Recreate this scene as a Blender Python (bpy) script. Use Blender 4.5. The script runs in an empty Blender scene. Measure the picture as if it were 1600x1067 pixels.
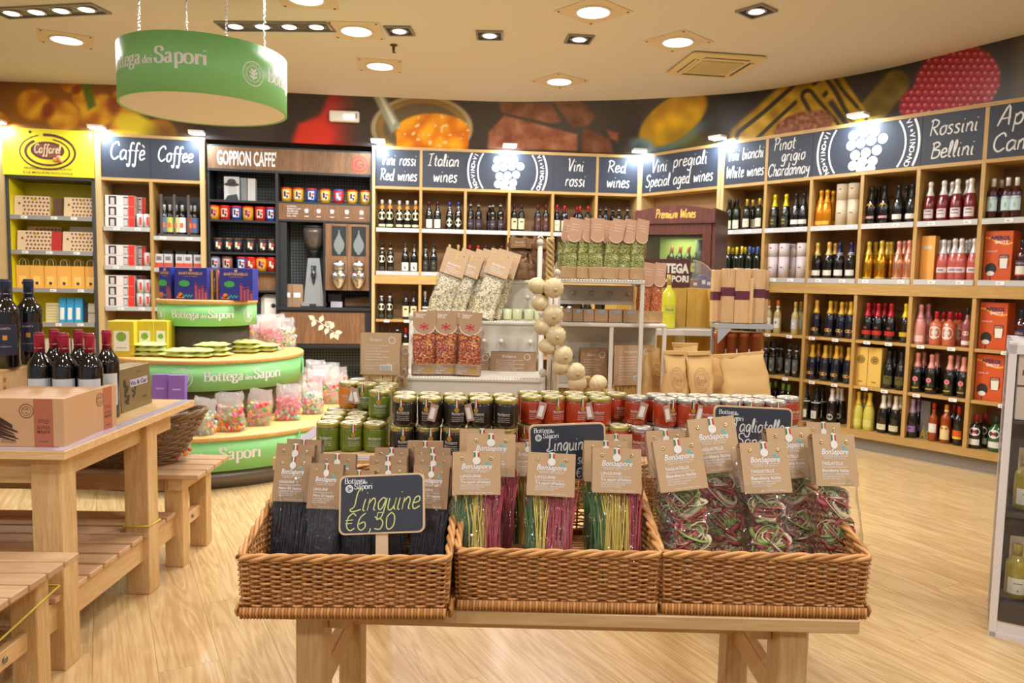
import bpy, bmesh, math, random
import numpy as np
from mathutils import Vector, Matrix, noise
R = random.Random(7)
PI = math.pi
SC = bpy.context.scene
COL = SC.collection

# ------------------------------------------------------------------ camera
H, FP, ROLL = 1.38, 1170.0, 0.02
PITCH = math.atan(96 / FP)
FW = Vector((0, math.cos(PITCH), -math.sin(PITCH)))
U0 = Vector((0, math.sin(PITCH), math.cos(PITCH)))
R0 = Vector((1, 0, 0))
RV = math.cos(ROLL) * R0 + math.sin(ROLL) * U0
UV = -math.sin(ROLL) * R0 + math.cos(ROLL) * U0
CP = Vector((0, 0, H))
cd = bpy.data.cameras.new('camera')
cam = bpy.data.objects.new('camera', cd)
COL.objects.link(cam)
cd.sensor_width = 36; cd.lens = FP * 36 / 1600; cd.clip_start = .05; cd.clip_end = 60
cam.matrix_world = Matrix(((RV.x, UV.x, -FW.x, 0), (RV.y, UV.y, -FW.y, 0), (RV.z, UV.z, -FW.z, H), (0, 0, 0, 1)))
cd.dof.use_dof = True; cd.dof.focus_distance = 1.62; cd.dof.aperture_fstop = 10
SC.camera = cam

# ------------------------------------------------------------------ world and colour
SC.view_settings.view_transform = 'Standard'
SC.view_settings.look = 'None'
SC.view_settings.gamma = 1
SC.view_settings.use_curve_mapping = False
SC.view_settings.exposure = 0.0
w = bpy.data.worlds.new('world'); SC.world = w; w.use_nodes = True
w.node_tree.nodes['Background'].inputs[0].default_value = (.97, .98, 1.0, 1)
w.node_tree.nodes['Background'].inputs[1].default_value = .36
SC.cycles.max_bounces = 8; SC.cycles.transparent_max_bounces = 24
SC.cycles.diffuse_bounces = 4; SC.cycles.glossy_bounces = 3; SC.cycles.transmission_bounces = 4
SC.cycles.caustics_reflective = False; SC.cycles.caustics_refractive = False
SC.cycles.sample_clamp_indirect = 4
LAMP_W, CLIP_W = 26.5, 9

def ray(x, y): return FW * FP + (x - 800) * RV + (533.5 - y) * UV
def on_z(x, y, z):
    d = ray(x, y); return CP + d * ((z - H) / d.z)
def on_Y(x, y, Y):
    d = ray(x, y); return CP + d * (Y / d.y)
def proj(P):
    q = Vector(P) - CP; k = FP / q.dot(FW)
    return 800 + k * q.dot(RV), 533.5 - k * q.dot(UV)

# ------------------------------------------------------------------ mesh builder
class M:
    def __init__(s): s.v = []; s.f = []; s.m = []; s.sm = []
    def add(s, vs, fs, mi=0, smooth=False, T=None):
        n = len(s.v)
        s.v += [tuple(T @ Vector(v)) for v in vs] if T is not None else [tuple(v) for v in vs]
        s.f += [tuple(n + i for i in f) for f in fs]
        s.m += [mi] * len(fs); s.sm += [smooth] * len(fs)
        return s
    def box(s, x0, x1, y0, y1, z0, z1, mi=0, T=None, b=0):
        if b:
            bm = bmesh.new(); bmesh.ops.create_cube(bm, size=1)
            for v in bm.verts: v.co = ((v.co.x + .5) * (x1 - x0) + x0, (v.co.y + .5) * (y1 - y0) + y0, (v.co.z + .5) * (z1 - z0) + z0)
            bmesh.ops.bevel(bm, geom=bm.edges[:], offset=b, segments=1, affect='EDGES')
            bm.verts.ensure_lookup_table()
            s.add([v.co[:] for v in bm.verts], [[v.index for v in f.verts] for f in bm.faces], mi, False, T); bm.free(); return s
        vs = [(x, y, z) for x in (x0, x1) for y in (y0, y1) for z in (z0, z1)]
        return s.add(vs, [(0, 1, 3, 2), (4, 6, 7, 5), (0, 4, 5, 1), (2, 3, 7, 6), (0, 2, 6, 4), (1, 5, 7, 3)], mi, False, T)
    def lathe(s, pr, n=16, mi=0, T=None, c=(0, 0), a0=0, a1=2 * PI, smooth=True):
        full = abs(a1 - a0 - 2 * PI) < 1e-6
        k = n if full else n + 1
        vs = [(c[0] + r * math.cos(a0 + (a1 - a0) * j / n), c[1] + r * math.sin(a0 + (a1 - a0) * j / n), z) for r, z in pr for j in range(k)]
        fs = []
        for i in range(len(pr) - 1):
            for j in range(n):
                j2 = (j + 1) % k
                fs.append((i * k + j, i * k + j2, (i + 1) * k + j2, (i + 1) * k + j))
        s.add(vs, fs, mi, smooth, T)
        if full and max(z for _, z in pr) - min(z for _, z in pr) > 1e-6:
            for i, flip in ((0, True), (len(pr) - 1, False)):
                if pr[i][0] > 1e-5:
                    f = [i * k + j for j in range(k)]
                    nb = len(s.v) - len(vs)
                    s.f.append(tuple(nb + q for q in (f[::-1] if flip else f))); s.m.append(mi); s.sm.append(False)
        return s
    def tube(s, pts, r, n=6, mi=0, closed=False, T=None, flat=1.0):
        pts = [Vector(p) for p in pts]; k = len(pts); vs = []; up = None
        for i, p in enumerate(pts):
            a = pts[i - 1] if (i or closed) else p; b = pts[(i + 1) % k] if (i < k - 1 or closed) else p
            t = (b - a).normalized() if (b - a).length > 1e-9 else Vector((0, 0, 1))
            if up is None: up = Vector((0, 0, 1)) if abs(t.z) < .9 else Vector((1, 0, 0))
            sd = t.cross(up)
            if sd.length < 1e-6: sd = t.orthogonal()
            sd.normalize(); up2 = sd.cross(t).normalized(); up = up2
            rr = r[i] if isinstance(r, (list, tuple)) else r
            for j in range(n):
                q = 2 * PI * j / n
                vs.append(p + sd * (rr * math.cos(q)) + up2 * (rr * flat * math.sin(q)))
        fs = [(i * n + j, i * n + (j + 1) % n, ((i + 1) % k) * n + (j + 1) % n, ((i + 1) % k) * n + j) for i in range(k if closed else k - 1) for j in range(n)]
        if not closed: fs += [tuple(range(n))[::-1], tuple((k - 1) * n + j for j in range(n))]
        return s.add(vs, fs, mi, n > 3, T)
    def prism(s, poly, z0, z1, mi=0, T=None):
        n = len(poly)
        vs = [(x, y, z0) for x, y in poly] + [(x, y, z1) for x, y in poly]
        fs = [tuple(range(n))[::-1], tuple(range(n, 2 * n))] + [(i, (i + 1) % n, n + (i + 1) % n, n + i) for i in range(n)]
        return s.add(vs, fs, mi, False, T)
    def ball(s, c, r, n=8, mi=0, sz=1.0, T=None):
        pr = [(max(1e-4, r * math.sin(PI * i / n)), -r * sz * math.cos(PI * i / n)) for i in range(n + 1)]
        TT = Matrix.Translation(c)
        return s.lathe(pr, n + 2, mi, (T @ TT) if T is not None else TT)
    def grid(s, fn, nu, nv, mi=0, smooth=True, T=None):
        vs = [fn(i / nu, j / nv) for j in range(nv + 1) for i in range(nu + 1)]
        fs = [(j * (nu + 1) + i, j * (nu + 1) + i + 1, (j + 1) * (nu + 1) + i + 1, (j + 1) * (nu + 1) + i) for j in range(nv) for i in range(nu)]
        return s.add(vs, fs, mi, smooth, T)
    def mesh(s, name, mats):
        me = bpy.data.meshes.new(name); me.from_pydata(s.v, [], s.f)
        for m in (mats if isinstance(mats, (list, tuple)) else [mats]): me.materials.append(m)
        if s.f:
            me.polygons.foreach_set('material_index', s.m); me.polygons.foreach_set('use_smooth', s.sm)
        me.update(); return me

def ob(name, m, mats=None, parent=None, loc=(0, 0, 0), rz=0, rot=None):
    me = m.mesh(name, mats) if isinstance(m, M) else m
    o = bpy.data.objects.new(name, me); COL.objects.link(o)
    o.location = loc; o.rotation_euler = rot or (0, 0, rz)
    if parent: o.parent = parent; KIDS.setdefault(parent.name, []).append(o)
    return o
KIDS = {}
def empty(name, loc=(0, 0, 0), rz=0, rot=None):
    o = bpy.data.objects.new(name, None); COL.objects.link(o); o.empty_display_size = .05
    o.location = loc; o.rotation_euler = rot or (0, 0, rz); return o
REG = []
def tag(o, cat, look, where='', group=None, kind=None):
    o['category'] = cat
    if group: o['group'] = group
    if kind: o['kind'] = kind
    REG.append((o, look, where)); return o
def struct(o): o['kind'] = 'structure'; return o
def dup(o, loc=None, rz=None, rot=None, parent=None):
    c = o.copy(); COL.objects.link(c)
    if parent is not None: c.parent = parent; KIDS.setdefault(parent.name, []).append(c)
    if loc is not None: c.location = loc
    if rot is not None: c.rotation_euler = rot
    elif rz is not None: c.rotation_euler = (0, 0, rz)
    for ch in list(KIDS.get(o.name, ())): dup(ch, parent=c)
    return c
ORD = 'first second third fourth fifth sixth seventh eighth ninth tenth eleventh twelfth thirteenth fourteenth fifteenth sixteenth seventeenth eighteenth nineteenth twentieth twenty-first twenty-second twenty-third twenty-fourth twenty-fifth twenty-sixth twenty-seventh twenty-eighth twenty-ninth thirtieth'.split()
def finish_labels():
    bpy.context.view_layer.update()
    d = {}
    for o, look, where in REG: d.setdefault((look, where), []).append(o)
    for (look, where), os_ in d.items():
        os_.sort(key=lambda o: proj(o.matrix_world.translation)[0])
        for i, o in enumerate(os_):
            o['label'] = (look + (' ' + where if where else '')) if len(os_) == 1 else f'{look}, {ORD[min(i, 29)]} from left {where}'.strip()

# ------------------------------------------------------------------ materials
def lin(c):
    c = [x / 255 for x in c]
    return tuple((x / 12.92 if x <= .04045 else ((x + .055) / 1.055) ** 2.4) for x in c) + (1,)
MATS = {}
def mat(name, c=(200, 200, 200), rough=.5, metal=0, var=0, vs=30, bump=0, coat=0, spec=None, emit=None, es=1, sheen=0, trans=0, stretch=None):
    if name in MATS: return MATS[name]
    m = bpy.data.materials.new(name); m.use_nodes = True
    N = m.node_tree.nodes; L = m.node_tree.links; b = N['Principled BSDF']
    col = lin(c)
    b.inputs['Base Color'].default_value = col; b.inputs['Roughness'].default_value = rough; b.inputs['Metallic'].default_value = metal
    if coat: b.inputs['Coat Weight'].default_value = coat; b.inputs['Coat Roughness'].default_value = .05
    if spec is not None: b.inputs['Specular IOR Level'].default_value = spec
    if trans: b.inputs['Transmission Weight'].default_value = trans
    if emit: b.inputs['Emission Color'].default_value = lin(emit); b.inputs['Emission Strength'].default_value = es
    if var or bump:
        tc = N.new('ShaderNodeTexCoord'); mp = N.new('ShaderNodeMapping'); L.new(tc.outputs['Object'], mp.inputs[0])
        if stretch: mp.inputs['Scale'].default_value = stretch
        nz = N.new('ShaderNodeTexNoise'); nz.inputs['Scale'].default_value = vs; nz.inputs['Detail'].default_value = 4
        L.new(mp.outputs[0], nz.inputs[0])
        if var:
            mx = N.new('ShaderNodeMix'); mx.data_type = 'RGBA'
            mx.inputs[6].default_value = tuple(x * (1 - var) for x in col[:3]) + (1,)
            mx.inputs[7].default_value = tuple(min(1, x * (1 + var)) for x in col[:3]) + (1,)
            L.new(nz.outputs[0], mx.inputs[0]); L.new(mx.outputs[2], b.inputs['Base Color'])
        if bump:
            bp = N.new('ShaderNodeBump'); bp.inputs['Strength'].default_value = bump; bp.inputs['Distance'].default_value = .01
            L.new(nz.outputs[0], bp.inputs['Height']); L.new(bp.outputs[0], b.inputs['Normal'])
    MATS[name] = m; return m
def wood(name, c1, c2, rough=.45, axis=0, sc=1.0, rings=True, coat=0, rand=.12, warp=1.0):
    if name in MATS: return MATS[name]
    m = bpy.data.materials.new(name); m.use_nodes = True
    N = m.node_tree.nodes; L = m.node_tree.links; b = N['Principled BSDF']; b.inputs['Roughness'].default_value = rough
    if coat: b.inputs['Coat Weight'].default_value = coat; b.inputs['Coat Roughness'].default_value = .12
    tc = N.new('ShaderNodeTexCoord'); oi = N.new('ShaderNodeObjectInfo')
    mp = N.new('ShaderNodeMapping'); s = [14 * sc] * 3; s[axis] = 1.1 * sc; mp.inputs['Scale'].default_value = s
    ad = N.new('ShaderNodeVectorMath'); ad.operation = 'MULTIPLY_ADD'
    cx = N.new('ShaderNodeCombineXYZ')
    for i in range(3): L.new(oi.outputs['Random'], cx.inputs[i])
    ad.inputs[1].default_value = (37, 53, 71); L.new(cx.outputs[0], ad.inputs[0]); L.new(tc.outputs['Object'], ad.inputs[2])
    L.new(ad.outputs[0], mp.inputs[0])
    n1 = N.new('ShaderNodeTexNoise'); n1.inputs['Scale'].default_value = 1.0; n1.inputs['Detail'].default_value = 3; n1.inputs['Distortion'].default_value = 1.2 * warp; L.new(mp.outputs[0], n1.inputs[0])
    wv = N.new('ShaderNodeMath'); wv.operation = 'SINE'; ml = N.new('ShaderNodeMath'); ml.operation = 'MULTIPLY'; ml.inputs[1].default_value = 45 if rings else 8
    L.new(n1.outputs[0], ml.inputs[0]); L.new(ml.outputs[0], wv.inputs[0])
    n2 = N.new('ShaderNodeTexNoise'); n2.inputs['Scale'].default_value = 9; n2.inputs['Detail'].default_value = 5; L.new(mp.outputs[0], n2.inputs[0])
    a1 = N.new('ShaderNodeMath'); a1.operation = 'MULTIPLY_ADD'; a1.inputs[1].default_value = .16; L.new(wv.outputs[0], a1.inputs[0]); L.new(n2.outputs[0], a1.inputs[2])
    rp = N.new('ShaderNodeValToRGB'); rp.color_ramp.elements[0].position = .25; rp.color_ramp.elements[1].position = .75
    rp.color_ramp.elements[0].color = lin(c1); rp.color_ramp.elements[1].color = lin(c2); L.new(a1.outputs[0], rp.inputs[0])
    hs = N.new('ShaderNodeHueSaturation'); mr = N.new('ShaderNodeMapRange'); mr.inputs[3].default_value = 1 - rand; mr.inputs[4].default_value = 1 + rand
    L.new(oi.outputs['Random'], mr.inputs[0]); L.new(mr.outputs[0], hs.inputs['Value']); L.new(rp.outputs[0], hs.inputs['Color']); L.new(hs.outputs[0], b.inputs['Base Color'])
    MATS[name] = m; return m
def grains(name, cols, scale=300, rough=.6, bump=.5, z=1):
    """voronoi cells each of one of several colours: herbs, rice, spice flakes"""
    if name in MATS: return MATS[name]
    m = bpy.data.materials.new(name); m.use_nodes = True
    N = m.node_tree.nodes; L = m.node_tree.links; b = N['Principled BSDF']; b.inputs['Roughness'].default_value = rough
    tc = N.new('ShaderNodeTexCoord'); mp = N.new('ShaderNodeMapping'); mp.inputs['Scale'].default_value = (1, 1, z); L.new(tc.outputs['Object'], mp.inputs[0])
    vo = N.new('ShaderNodeTexVoronoi'); vo.inputs['Scale'].default_value = scale; L.new(mp.outputs[0], vo.inputs[0])
    rp = N.new('ShaderNodeValToRGB'); rp.color_ramp.interpolation = 'CONSTANT'
    sp = N.new('ShaderNodeSeparateColor'); L.new(vo.outputs['Color'], sp.inputs[0]); L.new(sp.outputs[0], rp.inputs[0])
    e = rp.color_ramp.elements
    for i, c in enumerate(cols):
        q = e[i] if i < 2 else e.new(i / len(cols)); q.position = i / len(cols); q.color = lin(c)
    L.new(rp.outputs[0], b.inputs['Base Color'])
    bp = N.new('ShaderNodeBump'); bp.inputs['Strength'].default_value = bump; bp.inputs['Distance'].default_value = .004; bp.invert = True
    L.new(vo.outputs['Distance'], bp.inputs['Height']); L.new(bp.outputs[0], b.inputs['Normal'])
    MATS[name] = m; return m
def film(name, c=(255, 255, 255), op=.10, gloss=.25, rough=.08, bump=.6, bs=25):
    """clear crinkled wrapping film"""
    if name in MATS: return MATS[name]
    m = bpy.data.materials.new(name); m.use_nodes = True
    N = m.node_tree.nodes; L = m.node_tree.links; N.remove(N['Principled BSDF']); out = N['Material Output']
    t = N.new('ShaderNodeBsdfTransparent'); d0 = N.new('ShaderNodeBsdfDiffuse'); tl_ = N.new('ShaderNodeBsdfTranslucent'); d = N.new('ShaderNodeMixShader'); L.new(d0.outputs[0], d.inputs[1]); L.new(tl_.outputs[0], d.inputs[2]); tl_.inputs[0].default_value = lin(c); g = N.new('ShaderNodeBsdfGlossy')
    t.inputs[0].default_value = (1, 1, 1, 1); d0.inputs[0].default_value = lin(c); g.inputs['Roughness'].default_value = rough
    tc = N.new('ShaderNodeTexCoord'); nz = N.new('ShaderNodeTexNoise'); nz.inputs['Scale'].default_value = bs; nz.inputs['Detail'].default_value = 2; nz.inputs['Distortion'].default_value = 1.5
    L.new(tc.outputs['Object'], nz.inputs[0])
    bp = N.new('ShaderNodeBump'); bp.inputs['Strength'].default_value = bump; bp.inputs['Distance'].default_value = .02; L.new(nz.outputs[0], bp.inputs['Height'])
    L.new(bp.outputs[0], g.inputs['Normal'])
    m1 = N.new('ShaderNodeMixShader'); m1.inputs[0].default_value = op; L.new(t.outputs[0], m1.inputs[1]); L.new(d.outputs[0], m1.inputs[2])
    fr = N.new('ShaderNodeFresnel'); fr.inputs[0].default_value = 1.22
    mu = N.new('ShaderNodeMath'); mu.operation = 'ADD'; mu.inputs[1].default_value = gloss; L.new(fr.outputs[0], mu.inputs[0])
    m2 = N.new('ShaderNodeMixShader'); cl_ = N.new('ShaderNodeMath'); cl_.operation = 'MINIMUM'; cl_.inputs[1].default_value = .4; L.new(mu.outputs[0], cl_.inputs[0]); L.new(cl_.outputs[0], m2.inputs[0]); L.new(m1.outputs[0], m2.inputs[1]); L.new(g.outputs[0], m2.inputs[2])
    L.new(m2.outputs[0], out.inputs[0]); MATS[name] = m; return m

# ------------------------------------------------------------------ lettering
FONT = {}
def fverts(s, weight=0.0):
    k = (s, weight)
    if k not in FONT:
        c = bpy.data.curves.new('t', 'FONT'); c.body = s; c.size = 1; c.resolution_u = 2; c.offset = weight; c.fill_mode = 'FRONT'
        o = bpy.data.objects.new('t', c); COL.objects.link(o)
        bpy.context.view_layer.update()
        me = bpy.data.meshes.new_from_object(o)
        v = [(p.co.x, p.co.y) for p in me.vertices]; f = [tuple(p.vertices) for p in me.polygons]
        x0 = min([p[0] for p in v] or [0]); x1 = max([p[0] for p in v] or [0])
        FONT[k] = ([(a - x0, b_) for a, b_ in v], f, x1 - x0)
        bpy.data.objects.remove(o); bpy.data.curves.remove(c); bpy.data.meshes.remove(me)
    return FONT[k]
def text(m, s, x, z, size, fn, w=None, align='c', weight=0.006, shear=0.0, mi=0, rot=0.0):
    """sans lettering; fn(u, v) maps the flat layout to 3-D; w squeezes the line to a width"""
    v, f, W = fverts(s, weight); sx = size if w is None else w / max(W, 1e-6)
    off = {'c': -W * sx / 2, 'l': 0, 'r': -W * sx}[align]
    ca, sa = math.cos(rot), math.sin(rot)
    pts = []
    for a, b_ in v:
        a2 = off + a * sx + b_ * size * shear; b2 = b_ * size
        pts.append(fn(x + a2 * ca - b2 * sa, z + a2 * sa + b2 * ca))
    m.add(pts, f, mi)
def flat(y=0): return lambda u, v: (u, y, v)

# skeleton script alphabet (grid units: x-height 5, ascender 9)
G = {
 'V': (5, ['0,8.5 1,8.8 2.2,0 3.2,3 5.2,9']), 'R': (5, ['.8,0 1.2,8.5', '0,8 2,9 4.5,7.5 3.5,5 1.2,4.5', '1.6,4.6 3.5,2 5,0']),
 'I': (4.5, ['1.5,0 2.4,8.7', '.4,8.6 4.6,9', '0,.2 3.2,.2']), 'S': (5, ['4.8,7.6 3.5,9 1,8 1.4,5.6 4,4 4.2,1.2 2,0 0,1.2']),
 'W': (7, ['0,8.8 1.3,0 3.4,7 4.8,0 7,9']), 'P': (4.6, ['1,0 1.3,8.8', '0,7.6 2,9 4.6,7.4 3.2,4.6 1.2,4.4']),
 'C': (5, ['4.8,7 3.5,9 .6,7 .2,2.6 2.4,0 5,1.6']), 'B': (5, ['.9,0 1.3,8.8', '.2,8.2 3,9 4.4,7.2 1.3,4.9 4.8,4.2 4.4,.8 1,0']),
 'A': (5.6, ['0,0 3.5,9 4.6,0', '1.2,3 5,3.4']), 'L': (4.6, ['3.6,8 2.6,9 1.6,7 1.6,2 0,.6 1.4,-.2 5,.6']), 'J': (4, ['1.2,8.6 4.6,9', '3,8.8 2.6,1 .6,0']),
 'T': (5, ['0,8 1.4,8.9 5.6,8.8', '2.8,8.8 2,2 2.6,0']),
 'a': (4, ['3.6,4.2 2,5 .4,3.6 .4,1 1.6,0 3.4,2 3.7,4.8 3.6,1 4.4,.2']), 'b': (3.8, ['.5,9 .5,.5 2,-.1 3.6,1.6 3,4.4 .7,3.4']), 'c': (3.2, ['3.2,4.2 1.8,5 .4,3 .8,.6 2,0 3.6,1']),
 'd': (4, ['3.4,3.8 1.8,4.8 .4,2.8 1,.2 2.6,.4 3.5,3', '3.8,9 3.5,.6 4.4,.1']), 'e': (3.4, ['.5,2.4 3,3.2 2.6,5 1,4.6 .4,2 1.4,.1 3.8,1.2']), 'f': (2.8, ['3.4,8 2.6,9 1.5,7 1.5,-2.5 .4,-3.2 .2,-2', '0,4.6 3.2,5']),
 'g': (4, ['3.5,4.2 2,5 .4,3 1.2,.4 2.6,1 3.7,4.8 3.4,-2 1.8,-3.4 .2,-2.4']), 'h': (3.8, ['.6,9 .5,0', '.5,2.6 2.2,5 3.3,3.6 3.2,.5 4.2,.2']), 'i': (1.7, ['.7,4.8 .6,.6 1.6,.1', '.9,6.9 1,7.3']),
 'k': (3.6, ['.6,9 .5,0', '3.2,4.8 .8,2.2 3.6,0']), 'l': (1.8, ['.5,.8 1.6,6.5 1.2,9 .5,7 .6,.8 1.8,.1']), 'm': (5.8, ['.4,4.8 .4,0', '.4,3 1.8,5 2.8,3.6 2.8,0', '2.8,3 4.2,5 5.1,3.6 5.1,.6 6,.2']),
 'n': (3.8, ['.4,4.8 .4,0', '.4,2.8 2,5 3.2,3.6 3.1,.6 4,.2']), 'o': (3.6, ['2.2,5 .5,3.6 .6,.8 2,0 3.4,1.6 3.2,4.2 2,5 3.2,4.7 4,4.8']), 'p': (4, ['.5,4.8 .4,-3.4', '.5,3.4 2.2,5 3.6,3.4 3,.6 1.4,0 .5,1']),
 'r': (2.8, ['.5,4.8 .5,0', '.5,3 1.6,4.8 2.8,4.4']), 's': (3, ['2.8,4.4 1.6,5 .5,3.8 2.6,1.6 1.6,0 .1,.6']), 't': (2.6, ['1.2,7.6 1.1,1 2.6,.2', '0,5 2.8,5.2']), 'u': (3.8, ['.4,4.8 .6,.8 2,0 3.2,2 3.4,4.8 3.3,.8 4.2,.2']),
 'w': (5, ['.2,4.8 1.2,.1 2.5,3.8 3.6,.1 4.8,4.8']), 'y': (3.8, ['.3,4.8 .8,1.8 2.4,1.8 3.4,4.8', '3.4,4.8 3,-2 1.4,-3.4 .1,-2.4']), 'z': (3, ['.2,4.8 3,4.8 .2,.2 3.2,.2']),
 'è': (3.4, ['.5,2.4 3,3.2 2.6,5 1,4.6 .4,2 1.4,.1 3.8,1.2', '1.2,8 2.8,6.6']), '3': (4.4, ['.4,7.6 2,8.6 3.6,7 1.6,4.6 4,2.6 2.4,0 .2,1']), '6': (4.4, ['3.4,8.4 1,6 .4,2 2,0 3.8,1.6 3.2,4 .8,3']),
 '5': (4.4, ['4,8.4 1,8.4!', '1,8.4 .8,4.8!', '.8,4.8 2.6,5.3 3.9,3.2 2.8,.2 .2,.6']), '0': (4.4, ['2.4,8.4 .4,6 .6,1.4 2,0 3.8,2 3.8,6.4 2.2,8.4']), ',': (2, ['1.2,.8 1,-.6 .3,-1.6']), '€': (5, ['4.8,7 3.4,8.4 1.2,6.4 1,2 2.8,0 4.8,1.2', '0,5 3.6,5.2', '0,3.4 3.4,3.6']), ' ': (3, []), "'": (1.5, ['.8,9 .6,7.4']),
}
# upright serif alphabet for the shop's wordmark
GS = {
 'B': (6.4, ['1.6,0 1.6,8.6!', '.3,0 3.6,0 5.8,1 5.8,3.6 3.8,4.5 1.6,4.5', '.3,8.6 3.4,8.6 5.2,7.8 5.2,5.6 3.6,4.5']), 'o': (4.6, ['2.3,5.4 .5,4.4 .4,1.2 2.3,-.1 4.2,1.2 4.1,4.2 2.3,5.4']), 't': (3.2, ['1.4,7.2 1.4,1 2.2,0 3.2,.5', '.1,5.2 3,5.2!']),
 'e': (4.2, ['.5,2.9 3.9,2.9 3.5,4.8 2.2,5.4 .6,4.2 .5,1.2 2.2,-.1 4,1.2']), 'g': (4.8, ['2.1,5.4 .7,4.8 .7,2.6 2.1,2 3.5,2.8 3.5,4.6 2.1,5.4', '3.2,4.9 4,5.6 4.8,5.2', '1.4,2.1 .7,1 2,.3 3.8,.1 4.4,-1 3,-2.4 .8,-2.2 .2,-1 1.2,.2']), 'a': (4.4, ['.7,4.4 1.8,5.4 3.2,4.8 3.3,1 4.4,.2', '3.2,3.2 1,2.4 .5,1 1.6,0 3.2,1']),
 'd': (4.8, ['3.8,8.8 3.8,.2!', '3.8,4.6 2.2,5.3 .6,4.2 .6,1 2,0 3.8,1', '2.8,8.8 3.8,8.8!', '3.8,.1 4.8,.1!']), 'i': (2.4, ['1.2,5.2 1.2,.2!', '.3,5.2 1.2,5.2!', '.3,0 2.2,0!', '1.2,7.4 1.2,7.9!']), 'S': (5.2, ['4.7,6.2 4.4,8 2.6,8.8 .9,7.8 1,5.6 4.2,3.6 4.6,1.4 2.8,-.1 .8,.6 .3,2.6']),
 'p': (5, ['1.2,5.2 1.2,-2.9!', '.2,5.2 1.2,5.2!', '.2,-3 2.3,-3!', '1.2,4.4 2.8,5.4 4.5,4.2 4.4,1 2.8,-.1 1.2,.8']), 'r': (3.6, ['1.2,5.2 1.2,.2!', '.2,5.2 1.2,5.2!', '.2,0 2.3,0!', '1.3,3.6 2.2,5.2 3.4,5 3.4,4.2']), ' ': (2.2, []),
}
def catmull(P, n=4):
    if len(P) < 3: return P
    out = []
    for i in range(len(P) - 1):
        p0 = P[max(i - 1, 0)]; p1 = P[i]; p2 = P[i + 1]; p3 = P[min(i + 2, len(P) - 1)]
        for k in range(n):
            t = k / n
            out.append(tuple(.5 * (2 * b + (c - a) * t + (2 * a - 5 * b + 4 * c - d) * t * t + (3 * b - a - 3 * c + d) * t ** 3) for a, b, c, d in zip(p0, p1, p2, p3)))
    return out + [P[-1]]
def ribbon(m, pts, wd, fn, mi=0, pen=False):
    k = len(pts); vs = []
    for i, p in enumerate(pts):
        a = pts[max(i - 1, 0)]; b = pts[min(i + 1, k - 1)]; dx, dy = b[0] - a[0], b[1] - a[1]; L = math.hypot(dx, dy) or 1
        ww = wd * (.3 + .9 * abs(dy / L)) if pen else wd * (1 if 0 < i < k - 1 else .7)
        nx, ny = -dy / L * ww / 2, dx / L * ww / 2
        vs += [fn(p[0] + nx, p[1] + ny), fn(p[0] - nx, p[1] - ny)]
    m.add(vs, [(2 * i, 2 * i + 1, 2 * i + 3, 2 * i + 2) for i in range(k - 1)], mi)
def script(m, s, x, z, h, fn, wd=None, align='c', table=G, pen=False, slant=.12, mi=0, rot=0.0, sq=1.0, gap=.8, jit=0):
    """handwritten (or serif) line; h is the ascender height"""
    k = h / 9; W = sum((table[c][0] + gap) for c in s) * k * sq
    cx = {'c': -W / 2, 'l': 0, 'r': -W}[align]; wd = wd or h * .095
    ca, sa = math.cos(rot), math.sin(rot)
    def put(u, v): return fn(x + u * ca - v * sa, z + u * sa + v * ca)
    for c in s:
        gw, st = table[c]; jy = R.uniform(-jit, jit) * h
        for q in st:
            straight = q.endswith('!'); P = [tuple(map(float, a.split(','))) for a in q.strip('!').split()]
            if not straight: P = catmull(P)
            ribbon(m, [(cx + (a * sq + b * slant) * k, b * k + jy) for a, b in P], wd, put, mi, pen)
        cx += (gw + gap) * k * sq
def disc(m, cx, cz, r, fn, n=16, mi=0, r0=0, a0=0, a1=2 * PI, clip=None):
    vs = []; fs = []
    A = [a0 + (a1 - a0) * i / n for i in range(n + 1)]
    if r0 <= 0:
        pts = [(cx + r * math.cos(a), cz + r * math.sin(a)) for a in A[:-1]]
        m.add([fn(*p) for p in pts], [tuple(range(n))], mi); return
    for a in A: vs += [fn(cx + r * math.cos(a), cz + r * math.sin(a)), fn(cx + r0 * math.cos(a), cz + r0 * math.sin(a))]
    m.add(vs, [(2 * i, 2 * i + 1, 2 * i + 3, 2 * i + 2) for i in range(n)], mi)
def wordmark(m, x, z, h, fn, align='c', mi=0):
    # Bottega dei Sapori, small middle word
    def W(s, k): return sum(GS[c][0] + .7 for c in s) * k / 9
    w1, w2, w3 = W('Bottega', h * 1.02), W('dei', h * .55), W('Sapori', h * 1.1); tot = w1 + w2 + w3 + h * .35
    x0 = x - {'c': tot / 2, 'l': 0, 'r': tot}[align]
    script(m, 'Bottega', x0, z, h * 1.02, fn, h * .17, 'l', GS, True, 0, mi, gap=.7)
    script(m, 'dei', x0 + w1 + h * .15, z, h * .55, fn, h * .09, 'l', GS, True, 0, mi, gap=.7)
    script(m, 'Sapori', x0 + w1 + w2 + h * .3, z, h * 1.1, fn, h * .18, 'l', GS, True, 0, mi, gap=.7)
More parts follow.
